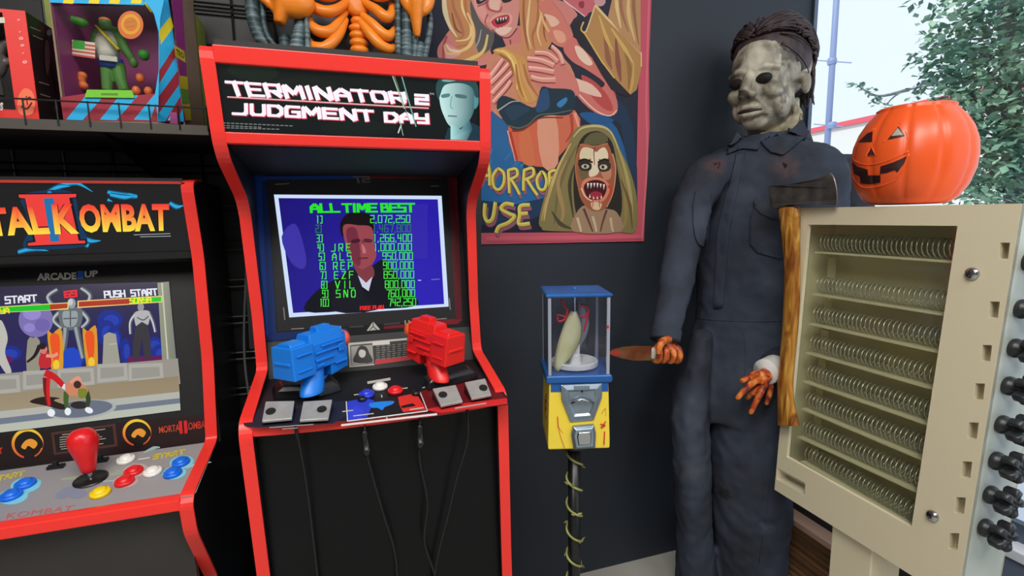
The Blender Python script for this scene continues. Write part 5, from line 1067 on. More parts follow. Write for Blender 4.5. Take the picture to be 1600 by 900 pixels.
cm.loft([pp_, [p+V(0, -.004, 0) for p in pp_], inn, inn2]); 
GMT = mat('grey_cast_metal', (150, 166, 182), .28, .75, noise=.12, nscale=20)
cmo = cm.build('coin_mechanism', GMT, gm_, bevel=.0012)
MB().tube([V(fx_(884), yfz-.014, zz(628)), V(fx_(901), yfz-.018, zz(621)), V(fx_(920), yfz-.014, zz(628))], .003, 8).build('turn_handle', CHR, cmo, smooth=True)
MB().box((fx_(889), yfz-.013, zz(608)), (fx_(914), yfz-.009, zz(602))).build('coin_slot', GMT, cmo, bevel=.001)
MB().lathe([(.0028, 0), (.0028, .001), (0, .001)], V(fx_(902), yfz-.0125, zz(610)), (0, -1, 0), 12).build('keyhole', DARK, cmo)
ch = [(888, 665), (922, 663), (925, 676), (924, 699), (889, 701), (885, 678)]
cp = [V(fx_(x), yfz-.003, zz(y)) for x, y in ch]; cen = sum(cp, Vector())/6
cho = MB().loft([[p+V(0, .003, 0) for p in cp], [p+V(0, -.008, 0) for p in cp], [cen+(p-cen)*.75+V(0, -.015, 0) for p in cp]]).build('chute', GMT, gm_, bevel=.0012)
MB().loft([[cen+(p-cen)*.6+V(0, -.0145, 0) for p in cp], [cen+(p-cen)*.5+V(0, -.018, 0) for p in cp]]).build('chute_door', CHR, cho, bevel=.001)
# red splashes on the base
for pts, w_ in (([(864, 651), (865, 668)], 3.2), ([(865, 664), (868, 680), (876, 702)], 1.6), ([(866, 668), (872, 676)], 1.2), ([(940, 676), (939, 696)], 4.6), ([(933, 664), (941, 666), (934, 670), (942, 660)], 3), ([(935, 648), (941, 640), (942, 652)], .9)):
    pth = crom([(fx_(x), yfz-.0015-.002*max(0, (y-640)/60), zz(y)) for x, y in pts], 4, False)
    MB().tube(pth, w_*.5*.0014, 6, flat=.4).build('red_splash', BLD, bs, smooth=True, label='red splash')
for zq, yq_, r_ in ((615, -.03, .004), (626, -.02, .005), (638, -.02, .005), (654, -.02, .004)):
    MB().ell((-hw*1.0-.001, yq_, zz(zq)-.02), (.002, r_*.9, r_*1.2)).build('dark_spot', mat('dried_brown', (96, 40, 26), .5), bs, smooth=True, label='dark brown spot')
MB().ell((-hw*1.01-.0005, .0, zz(640)-.02), (.0018, .008, .03)).build('red_splash', mat('dark_red_paint', (140, 40, 30), .5), bs, smooth=True, label='dark red smear on the side')
MB().lathe([(.034, 0), (.036, .006), (.026, .012), (.02, .022), (.02, .026)], (0, 0, z_bb-.026), n=24).build('pole_collar', BPL, gm_, smooth=True)
MB().tube([(0, 0, .02), (0, 0, z_bb-.02)], .0165, 20).lathe([(.17, 0), (.17, .012), (.13, .022), (.03, .034), (.0165, .06)], (0, 0, 0.0005), n=36).build('pole', BPL, gm_, smooth=True)
gm_.rotation_euler.z = GA; gm_.location = (gx, gy, 0)
VN = ramp_mat('yellow_green_vine', [(.3, (120, 122, 60)), (.7, (172, 172, 104))], 30, .6)
pth = []; turns = 8.5
for i in range(int(turns*16)+1):
    a = i/16*2*math.pi+2.2; pth.append(V(gx+.0205*math.cos(a), gy+.0205*math.sin(a), z_bb-.035-i/16*.0725))
vn = thing('vine_garland', 'thin yellow-green vine wound around the black pole of the gumball machine', 'garland', (gx, gy, .1))
MB().tube(pth, .0032, 6).build('stem', VN, vn, smooth=True)
for i in range(2, len(pth)-2, 9):
    p = pth[i]; d = (p-V(gx, gy, p.z)).normalized(); a = V(0, 0, 1).cross(d)
    for s_ in (-1, 1):
        u = (a*s_+d*.2+V(0, 0, .35-.5*(i % 2))).normalized(); w_ = u.cross(d).normalized()
        MB().prism([p, p+u*.008+w_*.004, p+u*.017, p+u*.008-w_*.004], d*.0012).build('leaf', VN, vn)

# ------------------------------------------------------------------ upright coil vending machine
XF = 1.15; XB = XF+.132
CRM = mat('cream_powder_coat', (224, 214, 184), .45, bump=.03, bscale=300); CRS = mat('pale_side_enamel', (190, 198, 190), .4)
CRI = mat('cream_interior', (228, 220, 194), .6)
f2 = lambda x, y: P(x, y, X=XF)
TL, TR_, BL = f2(1250, 325), f2(1597, 318), f2(1210, 765)
BRp = f2(1430, 900); BR = V(XF, .6175, BL.z)
vm = thing('vending_machine', 'cream vending machine with rows of steel coils, under the plastic pumpkin', 'vending machine', (1.21, .84, 0))
ex = lambda p, d: p+V(d, 0, 0)
fp = MB().prism([TL, TR_, BR, BL], (.010, 0, 0)).build('front_panel', CRM, vm)
cut = MB()
WIN = [(1263, 351), (1496, 353), (1424, 824), (1229, 714)]
cut.prism([ex(f2(*p), -.02) for p in WIN], (.06, 0, 0))
slots = [(1569, 392), (1553, 484), (1541, 552), (1530, 612), (1520, 673), (1510, 734), (1500, 790), (1490, 846)]
for x, y in slots:
    s_ = [(x-6, y-13), (x+9, y-12.5), (x+6, y+13), (x-9, y+12)]; cut.prism([ex(f2(*p), -.02) for p in s_], (.06, 0, 0))
CR = [(1214.5, 731), (1258, 755), (1257.5, 774), (1213.5, 749)]
cut.prism([ex(f2(*p), -.02) for p in CR], (.06, 0, 0))
boolean_cut(fp, MB().add(cut.v, cut.f))
b_ = fp.modifiers.new('bevel', 'BEVEL'); b_.width = .0012; b_.segments = 2; b_.limit_method = 'ANGLE'
th = .004
MB().prism([ex(p, .010) for p in (TL, TR_, TR_+V(0, 0, -th), TL+V(0, 0, -th))], (XB-XF-.010, 0, 0)).prism([ex(p, .010) for p in (BL, BR, BR+V(0, 0, th), BL+V(0, 0, th))], (XB-XF-.010, 0, 0)).prism([ex(p, XB-XF-.004) for p in (TL, TR_, BR, BL)], (.004, 0, 0)).prism([ex(p, .010) for p in (TL, BL, BL+V(0, -th, 0), TL+V(0, -th, 0))], (XB-XF-.010, 0, 0)).build('cabinet_shell', CRI, vm)
MB().prism([ex(p, .0005) for p in (TR_, BR, BR+V(0, th, 0), TR_+V(0, th, 0))], (XB-XF-.001, 0, 0)).build('side_panel', CRS, vm, label='pale grey-green side panel')
# inner liner behind the slots and the coin return
for x, y in slots:
    s_ = [(x-7, y-14), (x+10, y-13.5), (x+7, y+14), (x-10, y+13)]; q_ = [f2(*p) for p in s_]; y0, y1 = min(p.y for p in q_)-.004, max(p.y for p in q_)+.004; z0, z1 = min(p.z for p in q_)-.004, max(p.z for p in q_)+.004
    m_ = MB().box((XF+.026, y0, z0), (XF+.028, y1, z1)).box((XF+.0105, y0, z1-.002), (XF+.026, y1, z1)).box((XF+.0105, y1-.002, z0), (XF+.026, y1, z1)).box((XF+.0105, y0, z0), (XF+.026, y0+.002, z1)).box((XF+.0105, y0, z0), (XF+.026, y1, z0+.002))
    so_ = m_.build('slot', CRM, vm); mid = (y0+y1)/2
    MB().box((XF+.014, mid-.006, z0+.002), (XF+.016, mid-.002, z1-.006)).build('slot_tab', CRM, so_)
q_ = [f2(*p) for p in CR]; m_ = MB().prism([ex(p, .012) for p in (q_[0], q_[1], q_[1].lerp(q_[2], .35), q_[0].lerp(q_[3], .35))], (.004, 0, 0)); m_.build('coin_return_flap', CRM, vm)
MB().prism([ex(q_[0], .11), ex(q_[1], .11), ex(q_[2], .11), ex(q_[3], .11)], (.002, 0, 0)).prism([ex(q_[3], .0105), ex(q_[2], .0105), ex(q_[2], .0105)+V(0, 0, -.003), ex(q_[3], .0105)+V(0, 0, -.003)], (.02, 0, 0)).build('coin_return_tray', CRI, vm)
MB().prism([ex(cp_, .0104) for cp_ in [f2(x, y) for x, y in ((1259, 346), (1500, 348), (1428, 831), (1225, 717))]], (.003, 0, 0)).build('glass_pane', glass_mat('vending_glass', (244, 246, 240), .05, .04), vm)
SPR = mat('spring_steel', (206, 205, 198), .28, .6)
XS = XF+.026
shelves = [((1276.5, 393.4), (1487.7, 408)), ((1270.6, 458.8), (1475.6, 491)), ((1265.5, 505.7), (1465, 549)), ((1261, 551), (1457, 606.5)), ((1257, 596), (1448, 662)), ((1254, 638.7), (1440.7, 717)), ((1249, 683), (1433.6, 768.5)), ((1253, 722), (1424.7, 824))]
for k, (a, b) in enumerate(shelves):
    p, q_ = P(*a, X=XS), P(*b, X=XS); d = (q_-p); p2 = p-d*.02; q2_ = p+d*1.13
    MB().prism([p2, q2_, q2_+V(0, 0, -.004), p2+V(0, 0, -.004)], (XB-XS-.006, 0, 0)).build('shelf', CRI, vm)
    L = d.length*1.06; u = d.normalized(); turns = int(L/.0108); pts = []; r = .0215
    c0 = p+V(.028, 0, r+.0022); nn = V(0, 0, 1)-u*u.z; nn.normalize(); ss = u.cross(nn)
    for i in range(turns*12+1):
        a_ = i/12*2*math.pi; pts.append(c0+u*(L*i/(turns*12))+nn*(r*math.cos(a_))+ss*(r*math.sin(a_)))
    MB().tube(pts, .00155, 5).build('coil', SPR, vm, smooth=True)
    if k < 7:
        e = P(a[0]+24, a[1]+8, X=XS+.07); MB().box((e.x, e.y-.012, e.z-.07), (e.x+.003, e.y+.012, e.z-.004)).build('bracket', CRM, vm)
for x, y in ((1519.5, 427.5), (1457.5, 806)):
    lk = MB().lathe([(.0125, 0), (.0125, .003), (.009, .007), (.0045, .0082), (0, .0083)], f2(x, y), (-1, 0, 0), 20).build('lock', CHR, vm, smooth=True)
    MB().box(f2(x, y)+V(-.009, -.0008, -.003), f2(x, y)+V(-.0078, .0008, .003)).build('keyhole', DARK, lk)
knobs = [(1600, 412), (1592, 489), (1585, 553), (1578, 615), (1570, 679), (1560, 740), (1552, 797), (1543, 853)]
KB = mat('black_knob', (34, 38, 42), .4)
for x, y in knobs:
    yy = TR_.y+.002-.022; c = P(x, y, Y=yy); c.x = max(c.x, XF+.04)
    yb0 = TR_.y+(BR.y-TR_.y)*(TR_.z-c.z)/(TR_.z-BR.z)
    c.y = yb0-.0005; kn = MB(); prof = []
    for i in range(80):
        a = 2*math.pi*i/80; k5 = math.cos(5*a+.6); prof.append((.0205+.0095*math.tanh(3.2*(k5+.1)), a))
    ring = lambda s, h: [c+V(r_*s*math.cos(a), -h, r_*s*math.sin(a)) for r_, a in prof]
    kn.loft([ring(.86, .021), ring(1, .025), ring(1.02, .040), ring(.9, .045), ring(.5, .0455), ring(.42, .041), ring(.1, .040)])
    o = kn.build('knob', KB, vm, smooth=True)
    MB().lathe([(.017, 0), (.019, .004), (.018, .010), (.012, .016), (.010, .023)], c, (0, -1, 0), 20).build('knob_shaft', KB, o, smooth=True)
pe = P(1298, 850, X=XF+.02); pf = P(1364, 850, X=XF+.02)
MB().box((XF+.02, pf.y, .006), (XB-.01, pe.y, BL.z-.0005)).box((XF-.03, pf.y-.05, .0006), (XB+.04, pe.y+.05, .008)).build('pedestal', CRM, vm, bevel=.003)

# ------------------------------------------------------------------ plastic pumpkin pail on top
zt2 = max(TL.z, TR_.z)+.001
px0, py0 = 1.222, .832
pk = thing('pumpkin_pail', 'orange plastic jack-o-lantern pail sitting on the cream vending machine', 'pumpkin pail', (px0, py0, zt2))
OP = mat('orange_pumpkin_plastic', (240, 92, 36), .34, noise=.05, nscale=4)
ribf = lambda w: 1-.035*(1-abs(math.sin(w*5.5)))**3
prof = [(.06, 0), (.072, .002), (.088, .014), (.103, .040), (.113, .075), (.115, .105), (.112, .135), (.103, .163), (.090, .186), (.076, .203), (.071, .208), (.073, .212), (.070, .214), (.066, .211), (.064, .200), (.095, .16), (.107, .105), (.09, .03), (.0, .008)]
pko = MB().lathe(prof, (px0, py0, zt2), n=132, rib=ribf).build('pail', OP, pk, smooth=True)
bv = bvh_of([pko])
HOL = mat('pumpkin_black_paint', (46, 14, 16), .5)
feats = [([(1364, 205), (1355, 209), (1341, 222.5), (1363, 222)], 'eye'), ([(1404, 197.5), (1387, 218.5), (1414, 213)], 'eye'), ([(1361, 232), (1355, 243), (1366, 242)], 'nose'),
         ([(1331.5, 253), (1340, 260), (1356, 265), (1357, 274), (1375, 274), (1376, 260), (1395, 254), (1417.5, 244), (1411, 257), (1402, 269.5), (1398, 265.5), (1386, 270), (1376, 271.5), (1376, 285), (1361, 288), (1345, 286.5), (1344, 276), (1334, 271)], 'mouth')]
for pts, nm in feats:
    patch(bv, pts, .0009, 4).build(nm, HOL, pk, label='black painted '+nm)
    g_ = sum(p[0] for p in pts)/len(pts), sum(p[1] for p in pts)/len(pts)
    if nm == 'eye' and pts[0][0] > 1380: patch(bv, [(1403, 200), (1393, 213), (1411, 211)], .0014, 3).build('eye_pale_patch', mat('pale_eye_paint', (176, 166, 150), .5), pk)  # paler triangle laid inside the right eye
    if nm != 'mouth':
        k = 1.45; seam(bv, [(g_[0]+(x-g_[0])*k, g_[1]+(y-g_[1])*k) for x, y in pts]+[(g_[0]+(pts[0][0]-g_[0])*k, g_[1]+(pts[0][1]-g_[1])*k)], .0022, -.0008, 8, 1).build('raised_edge', OP, pk, smooth=True)
seam(bv, [(1330, 247), (1345, 256), (1364, 257), (1390, 250), (1420, 236)], .0022, -.0006, 8).build('raised_edge', OP, pk, smooth=True)
seam(bv, [(1332, 276), (1345, 291), (1362, 293), (1384, 288), (1404, 276), (1420, 240)], .0022, -.0006, 8).build('raised_edge', OP, pk, smooth=True)

# ------------------------------------------------------------------ axe hooked over the corner of the vending machine
ax_y = 1.035
xa = XF-.017
ap = lambda x, y, d=0: P(x, y, X=xa-d)
AX = thing('axe', 'large axe with a worn yellow-brown handle hooked over the vending machine corner', 'axe', ap(1230, 480))
WD = ramp_mat('bloody_varnished_wood', [(.30, (104, 44, 22)), (.43, (150, 94, 38)), (.56, (192, 136, 54)), (.72, (228, 186, 104))], 7, .3, 8, .25, (6, 6, 1.2), dist=1.0)
hp = [(1232, 322, 31), (1234, 340, 32), (1236, 375, 26), (1238, 420, 23), (1237, 470, 23), (1234, 520, 22), (1230, 560, 21), (1227, 600, 22), (1228, 630, 25), (1231, 655, 31), (1232, 664, 32)]
hs = []
for x, y, w_ in hp:
    a, b = ap(x-w_/2, y), ap(x+w_/2, y+w_*.04); c = (a+b)/2; h = (b-a)/2
    hs.append([c+h*math.cos(t*math.pi/9)*1.0+V(1, 0, 0)*(.013*math.sin(t*math.pi/9)) for t in range(18)])
hs2 = []
for i in range(len(hs)-1):
    for k in range(4):
        hs2.append([a.lerp(b, k/4) for a, b in zip(hs[i], hs[i+1])])
hs2.append(hs[-1])
MB().loft(hs2).build('handle', WD, AX, smooth=True)
hd = [(1205, 291), (1225, 290), (1250, 286), (1275, 280), (1297, 271), (1303, 279), (1307, 295), (1308, 312), (1307, 321), (1290, 319.5), (1262, 319), (1240, 320), (1215, 327), (1209, 320)]
IRN = ramp_mat('rusty_dark_iron', [(.3, (44, 44, 44)), (.55, (84, 82, 80)), (.75, (112, 108, 102))], 22, .42, 8, .3, metal=.4)
hq = [ap(x, y) for x, y in hd]; n_ = len(hq); tk = [.014, .017, .015, .009, .002, .0012, .0012, .0012, .002, .007, .013, .017, .015, .014]
mb = MB(); f_, g_ = [p+V(-t, 0, 0) for p, t in zip(hq, tk)], [p+V(t, 0, 0) for p, t in zip(hq, tk)]
tr = geometry.tessellate_polygon([hq]); mb.add(f_+g_, [tuple(t) for t in tr]+[tuple(i+n_ for i in t) for t in tr]+[(i, (i+1) % n_, (i+1) % n_+n_, i+n_) for i in range(n_)])
mb.build('axe_head', IRN, AX, bevel=.002)
ed = [ap(x, y, .0) for x, y in ((1297, 271), (1303, 279), (1307, 295), (1308, 312), (1307, 321))]
MB().tube(crom(ed, 5, False), .0022, 6).build('cutting_edge', mat('bare_steel_edge', (140, 138, 134), .3, .8), AX, smooth=True, label='pale bare cutting edge')

# ------------------------------------------------------------------ slatted heater cover along the window wall
X1 = 1.40; zt3 = .225
hc = thing('heater_cover', 'low brown slatted heater cover with pale wooden top under the window', 'heater cover', (1.5, .8, 0))
MB().box((X1, .1, zt3-.022), (1.459, 1.44, zt3)).build('top_board', ramp_mat('pinkish_wood', [(.3, (196, 158, 140)), (.7, (220, 184, 166))], 4, .5, 6, .05, (1, .15, 8)), hc, bevel=.003)
BRW = ramp_mat('brown_wood', [(.3, (104, 74, 50)), (.7, (150, 110, 76))], 6, .5, 6, .1, (3, .4, 10))
MB().box((X1+.05, .12, .002), (1.459, 1.42, zt3-.023)).build('back_box', mat('dark_recess', (26, 20, 17), .8), hc)
for k in range(8):
    z = .012+k*.0235; MB().hexa([(X1+.008, .12, z), (X1+.034, .12, z+.012), (X1+.034, 1.42, z+.012), (X1+.008, 1.42, z), (X1+.008, .12, z+.010), (X1+.034, .12, z+.022), (X1+.034, 1.42, z+.022), (X1+.008, 1.42, z+.010)]).build('slat', BRW, hc)
for y in (.12, .775, 1.40): MB().box((X1+.004, y, .001), (X1+.05, y+.022, zt3-.0225)).build('upright', BRW, hc)
# ------------------------------------------------------------------ life-size costumed figure
mq = thing('costumed_figure', 'life-size figure in dirty dark blue coveralls and a worn pale mask, holding a knife', 'figure', (P(1150, 700, Y=1.3).x, 1.3, 0))
def vring(xl, xr, y, Y, hd, n=28):
    c = P((xl+xr)/2, y, Y=Y); h = V(c.x, c.y, 0).normalized(); a = V(h.y, -h.x, 0)
    l, r = onplane(xl, y, c, h), onplane(xr, y, c, h); hw_ = (r-l).length/2
    return [c+a*(hw_*math.cos(2*math.pi*k/n))+h*(hd*math.sin(2*math.pi*k/n)) for k in range(n)]
def tube_px(mb, pts, n=14):
    """pts: (x, y, Y, half width in pixels)"""
    q = crom([(x, y, d*1000) for x, y, d, w_ in pts], 6, False); ws = crom([(w_, 0, 0) for *_, w_ in pts], 6, False)
    path = []; rs = []
    for p, w_ in zip(q, ws):
        c = P(p.x, p.y, Y=p.z/1000); path.append(c); rs.append(w_.x*(c-CAM).dot(FW)/FPX)
    return mb.tube(path, rs, n)
yb_ = 1.30
cv = MB()
cv.loft([vring(*r) for r in [(1158, 1240, 212, 1.33, .07), (1150, 1252, 222, 1.325, .085), (1112, 1288, 232, 1.315, .10), (1090, 1312, 250, 1.31, .115), (1082, 1322, 275, 1.305, .125), (1082, 1318, 330, 1.30, .13), (1085, 1308, 390, 1.295, .125), (1084, 1296, 450, 1.29, .12), (1082, 1290, 495, 1.29, .118), (1076, 1286, 520, 1.29, .122), (1064, 1282, 570, 1.29, .13), (1052, 1272, 620, 1.29, .13), (1052, 1262, 650, 1.29, .12)]])
cv.loft([vring(*r) for r in [(1084, 1112, 520, 1.29, .06), (1066, 1112, 565, 1.29, .085), (1052, 1110, 605, 1.29, .09), (1046, 1108, 650, 1.285, .095), (1048, 1108, 700, 1.28, .09), (1053, 1112, 760, 1.28, .085), (1057, 1112, 820, 1.285, .082), (1058, 1116, 860, 1.285, .086), (1056, 1120, 895, 1.285, .092), (1054, 1122, 925, 1.285, .098), (1056, 1120, 940, 1.285, .096)]])
cv.loft([vring(*r) for r in [(1112, 1262, 520, 1.28, .08), (1106, 1270, 565, 1.275, .10), (1105, 1272, 605, 1.27, .11), (1104, 1256, 650, 1.26, .115), (1104, 1246, 700, 1.25, .11), (1108, 1238, 760, 1.245, .105), (1112, 1234, 820, 1.245, .10), (1116, 1228, 860, 1.245, .10), (1120, 1224, 900, 1.245, .105), (1116, 1226, 945, 1.245, .11), (1118, 1222, 965, 1.245, .108)]])
tube_px(cv, [(1140, 262, 1.335, 24), (1104, 276, 1.335, 31), (1082, 320, 1.325, 31), (1068, 375, 1.295, 28), (1058, 430, 1.255, 26), (1048, 480, 1.21, 25), (1040, 520, 1.175, 22), (1039, 529, 1.17, 21)])
tube_px(cv, [(1296, 258, 1.31, 38), (1322, 320, 1.30, 36), (1330, 400, 1.285, 34), (1318, 470, 1.25, 32), (1285, 530, 1.215, 29), (1245, 560, 1.17, 27), (1218, 572, 1.14, 25)])
CVM = ramp_mat('dirty_navy_cloth', [(.24, (34, 35, 40)), (.42, (48, 53, 63)), (.58, (57, 64, 78)), (.8, (76, 82, 94))], 6, .8, 8, .12, spec=.2)
# tears and rusty stains with shapes of their own
nt = CVM.node_tree; b = nt.nodes['Principled BSDF']; cur = b.inputs['Base Color'].links[0].from_socket
geo = nt.nodes.new('ShaderNodeNewGeometry'); nz = nt.nodes.new('ShaderNodeTexNoise'); nz.inputs['Scale'].default_value = 40
add = nt.nodes.new('ShaderNodeMixRGB'); add.blend_type = 'LINEAR_LIGHT'; add.inputs[0].default_value = .03
nt.links.new(geo.outputs['Position'], nz.inputs['Vector']); nt.links.new(geo.outputs['Position'], add.inputs[1]); nt.links.new(nz.outputs['Color'], add.inputs[2])
cvo = cv.build('coveralls', CVM, mq)
remesh(cvo, .0085, 6); clouds(cvo, .10, .016, 'cloth_folds'); clouds(cvo, .03, .010, 'small_folds'); mod_smooth(cvo, 2)
bc = bvh_of([cvo])
for (x, y, r1, r2, c1, c2) in ((1121, 258, .010, .045, (52, 18, 16), (84, 62, 64)), (1227, 260, .012, .05, (30, 14, 12), (84, 66, 66)), (1088, 432, .013, .04, (28, 12, 12), (70, 50, 54)), (1082, 470, .006, .05, (36, 36, 40), (48, 50, 56)), (1150, 480, .004, .06, (40, 44, 50), (54, 60, 70)), (1130, 770, .03, .09, (40, 42, 46), (52, 58, 66)), (1078, 742, .004, .035, (84, 88, 94), (80, 86, 94)), (1196, 826, .004, .03, (82, 90, 104), (76, 86, 104))):
    p = hit(bc, x, y, 0)
    if p is None: continue
    vm_ = nt.nodes.new('ShaderNodeVectorMath'); vm_.operation = 'DISTANCE'; vm_.inputs[1].default_value = p; nt.links.new(add.outputs[0], vm_.inputs[0])
    rp = nt.nodes.new('ShaderNodeMapRange'); rp.inputs[1].default_value = r1; rp.inputs[2].default_value = r2; rp.inputs[3].default_value = .7; rp.inputs[4].default_value = 0; nt.links.new(vm_.outputs['Value'], rp.inputs[0])
    rq = nt.nodes.new('ShaderNodeMapRange'); rq.inputs[1].default_value = r1*.6; rq.inputs[2].default_value = r1; rq.inputs[3].default_value = 1; rq.inputs[4].default_value = 0; nt.links.new(vm_.outputs['Value'], rq.inputs[0])
    for rr, cc in ((rp, c2), (rq, c1)):
        mx = nt.nodes.new('ShaderNodeMixRGB'); mx.inputs[2].default_value = (*lin(cc), 1); nt.links.new(rr.outputs[0], mx.inputs[0]); nt.links.new(cur, mx.inputs[1]); cur = mx.outputs[0]
nt.links.new(cur, b.inputs['Base Color'])
def cloth_patch(name, pts, th_, off=.003, cuts=4, smooth=2, M=CVM):
    o = patch(bc, pts, off, cuts, smooth).build(name, M, mq, smooth=True)
    s_ = o.modifiers.new('t', 'SOLIDIFY'); s_.thickness = th_; s_.offset = 0; return o
cloth_patch('chest_pocket', [(1180, 318), (1224, 330), (1228, 398), (1200, 400), (1172, 382)], .006)
cloth_patch('pocket_flap', [(1184, 308), (1226, 322), (1226, 340), (1204, 342), (1180, 326)], .009, .005)
cloth_patch('chest_pocket', [(1086, 300), (1108, 305), (1106, 378), (1090, 382), (1082, 350)], .006)
cloth_patch('placket', [(1150, 240), (1164, 238), (1140, 360), (1130, 480), (1116, 482), (1122, 360)], .005, .003, 4, 0)
seam(bc, [(1082, 496), (1120, 500), (1180, 502), (1240, 500), (1284, 494)], .003, -.0005).build('waist_seam', CVM, mq, smooth=True)
seam(bc, [(1160, 505), (1165, 560), (1160, 640)], .0016, 0).build('front_seam', CVM, mq, smooth=True)
seam(bc, [(1218, 640), (1206, 720), (1198, 800), (1186, 880)], .0018, 0).build('leg_seam', CVM, mq, smooth=True)
# cuffs
for pts, nm in (([(1041, 516, 1.178, 24), (1039, 532, 1.168, 23)], 'cuff'), ([(1224, 568, 1.147, 28), (1212, 575, 1.132, 27)], 'cuff')):
    mb = MB(); tube_px(mb, pts, 20); o = mb.build(nm, CVM, mq, smooth=True)

# ---- body: masked head, neck, arms and hands in one surface
hc_ = P(1201, 124, Y=1.335); S = 1.25
hdg = math.radians(200); ff = V(math.cos(hdg), math.sin(hdg), -.07).normalized(); ll = V(0, 0, 1).cross(ff).normalized(); uu = ff.cross(ll)
H = lambda x, y, z: hc_+(ff*x+ll*y+uu*z)*S
HR3 = Matrix((ff, ll, uu)).transposed()
E_ = lambda mb, c, r, n=20, k=12: mb.ell(H(*c), tuple(q*S for q in r), HR3, n, k)
bd = MB()
E_(bd, (-.015, 0, .030), (.112, .088, .088)); E_(bd, (.020, 0, -.050), (.078, .066, .078)); E_(bd, (.036, 0, .0), (.066, .070, .102)); E_(bd, (.066, 0, -.106), (.026, .032, .022)); E_(bd, (.048, 0, -.084), (.046, .05, .036)); E_(bd, (.052, 0, -.045), (.05, .056, .05)); E_(bd, (.046, 0, .03), (.052, .06, .06))
bd.tube([H(.092, 0, .010), H(.108, 0, -.014), H(.124, 0, -.042)], [.010*S, .0115*S, .014*S], 10); E_(bd, (.108, .013, -.046), (.013, .010, .009)); E_(bd, (.108, -.013, -.046), (.013, .010, .009))
for s_ in (-1, 1):
    bd.tube([H(.096, s_*.010, .010), H(.092, s_*.034, .016), H(.072, s_*.062, .008)], [.007*S, .009*S, .008*S], 10)
    E_(bd, (.068, s_*.044, -.040), (.030, .024, .022)); E_(bd, (-.014, s_*.084, -.024), (.017, .010, .027)); E_(bd, (.035, s_*.050, -.07), (.04, .018, .035))
    bd.tube([H(.098, s_*.018, -.055), H(.090, s_*.034, -.074), H(.080, s_*.036, -.095)], .005*S, 8)
bd.tube([H(.088, -.032, -.078), H(.102, -.010, -.073), H(.102, .010, -.073), H(.088, .032, -.078)], [.005*S, .008*S, .008*S, .005*S], 8)
bd.tube([H(.088, -.030, -.088), H(.100, -.010, -.091), H(.100, .010, -.091), H(.088, .030, -.088)], [.005*S, .008*S, .008*S, .005*S], 8)
bd.tube([H(-.012, 0, -.06), H(-.03, 0, -.13), H(-.04, 0, -.22)], [.066*S, .060*S, .068*S], 18)
# core under the cloth, arms down to the wrists
bd.loft([vring(*r, 16) for r in [(1160, 1235, 214, 1.33, .05), (1120, 1282, 256, 1.312, .07), (1100, 1300, 330, 1.30, .09), (1105, 1270, 480, 1.29, .085), (1090, 1258, 575, 1.285, .07)]])
bd.loft([vring(*r, 12) for r in [(1070, 1100, 590, 1.29, .045), (1064, 1096, 720, 1.28, .05), (1072, 1104, 945, 1.285, .04)]]); bd.loft([vring(*r, 12) for r in [(1130, 1240, 590, 1.275, .055), (1125, 1220, 720, 1.25, .06), (1140, 1204, 955, 1.245, .05)]])
tube_px(bd, [(1140, 264, 1.335, 12), (1104, 280, 1.335, 16), (1082, 322, 1.325, 17), (1068, 375, 1.295, 16), (1058, 430, 1.255, 15), (1048, 480, 1.21, 15), (1040, 520, 1.175, 13.5), (1039, 533, 1.168, 13.5)], 12)
tube_px(bd, [(1292, 264, 1.31, 18), (1322, 320, 1.30, 19), (1330, 400, 1.285, 19), (1318, 470, 1.25, 18), (1285, 530, 1.215, 17), (1245, 560, 1.17, 16), (1213, 574, 1.132, 15), (1201, 580, 1.12, 16)], 12)
# fist closed around the knife handle
kY = 1.15
ka, kb = P(1018, 552, Y=kY), P(1062, 553, Y=kY+.012); ku = (kb-ka).normalized()
E_f = lambda x, y, Y, w_: (x, y, Y, w_)
bd.ell(P(1042, 541, Y=kY+.018), (.030, .022, .030))
ctr = lambda t: ka.lerp(kb, t)
for i, t in enumerate((.14, .38, .62, .86)):
    c = ctr(t); pts = []
    for k in range(9):
        a = math.radians(95-k*32); pts.append(c+V(0, -1, 0)*(.021*math.sin(math.radians(k*32-5)))*1.0+V(0, 0, 1)*(.021*math.cos(math.radians(k*32-5))))
    bd.tube(crom(pts[:8], 3, False), [.0098-.0008*(i == 3), .0082], 10)
bd.tube(crom([P(1046, 530, Y=kY-.012), P(1036, 533, Y=kY-.026), P(1030, 543, Y=kY-.032), P(1030, 553, Y=kY-.03)], 5, False), [.0115, .0085], 10)
# open hand hanging at the other side
hY = 1.112
bd.loft([[P(x, y, Y=hY+d)+V(r_*math.cos(k*math.pi/7), r_*.55*math.sin(k*math.pi/7), 0) for k in range(14)] for x, y, d, r_ in ((1206, 572, .012, .024), (1199, 580, .006, .031), (1193, 590, 0, .033), (1189, 598, -.004, .028))])
for pts, r0, r1 in (([(1184, 582, 0), (1171, 589, -.012), (1158, 596, -.016)], .0105, .008), ([(1184, 592, -.004), (1168, 605, -.016), (1159, 614, -.014), (1151, 624, -.008)], .0105, .0075), ([(1196, 598, -.006), (1187, 616, -.016), (1180, 630, -.012), (1172, 647, -.004)], .0105, .0078), ([(1191, 597, .004), (1178, 612, .004), (1171, 618, .012), (1168, 622, .022)], .010, .0075), ([(1204, 595, .004), (1203, 612, .0), (1200, 624, .004), (1197, 632, .012)], .0095, .007)):
    bd.tube(crom([P(x, y, Y=hY+d) for x, y, d in pts], 5, False), [r0, r1], 10)
BM = bpy.data.materials.new('worn_mask_and_stained_hands'); BM.use_nodes = True; nt = BM.node_tree; b = nt.nodes['Principled BSDF']; b.inputs['Roughness'].default_value = .45
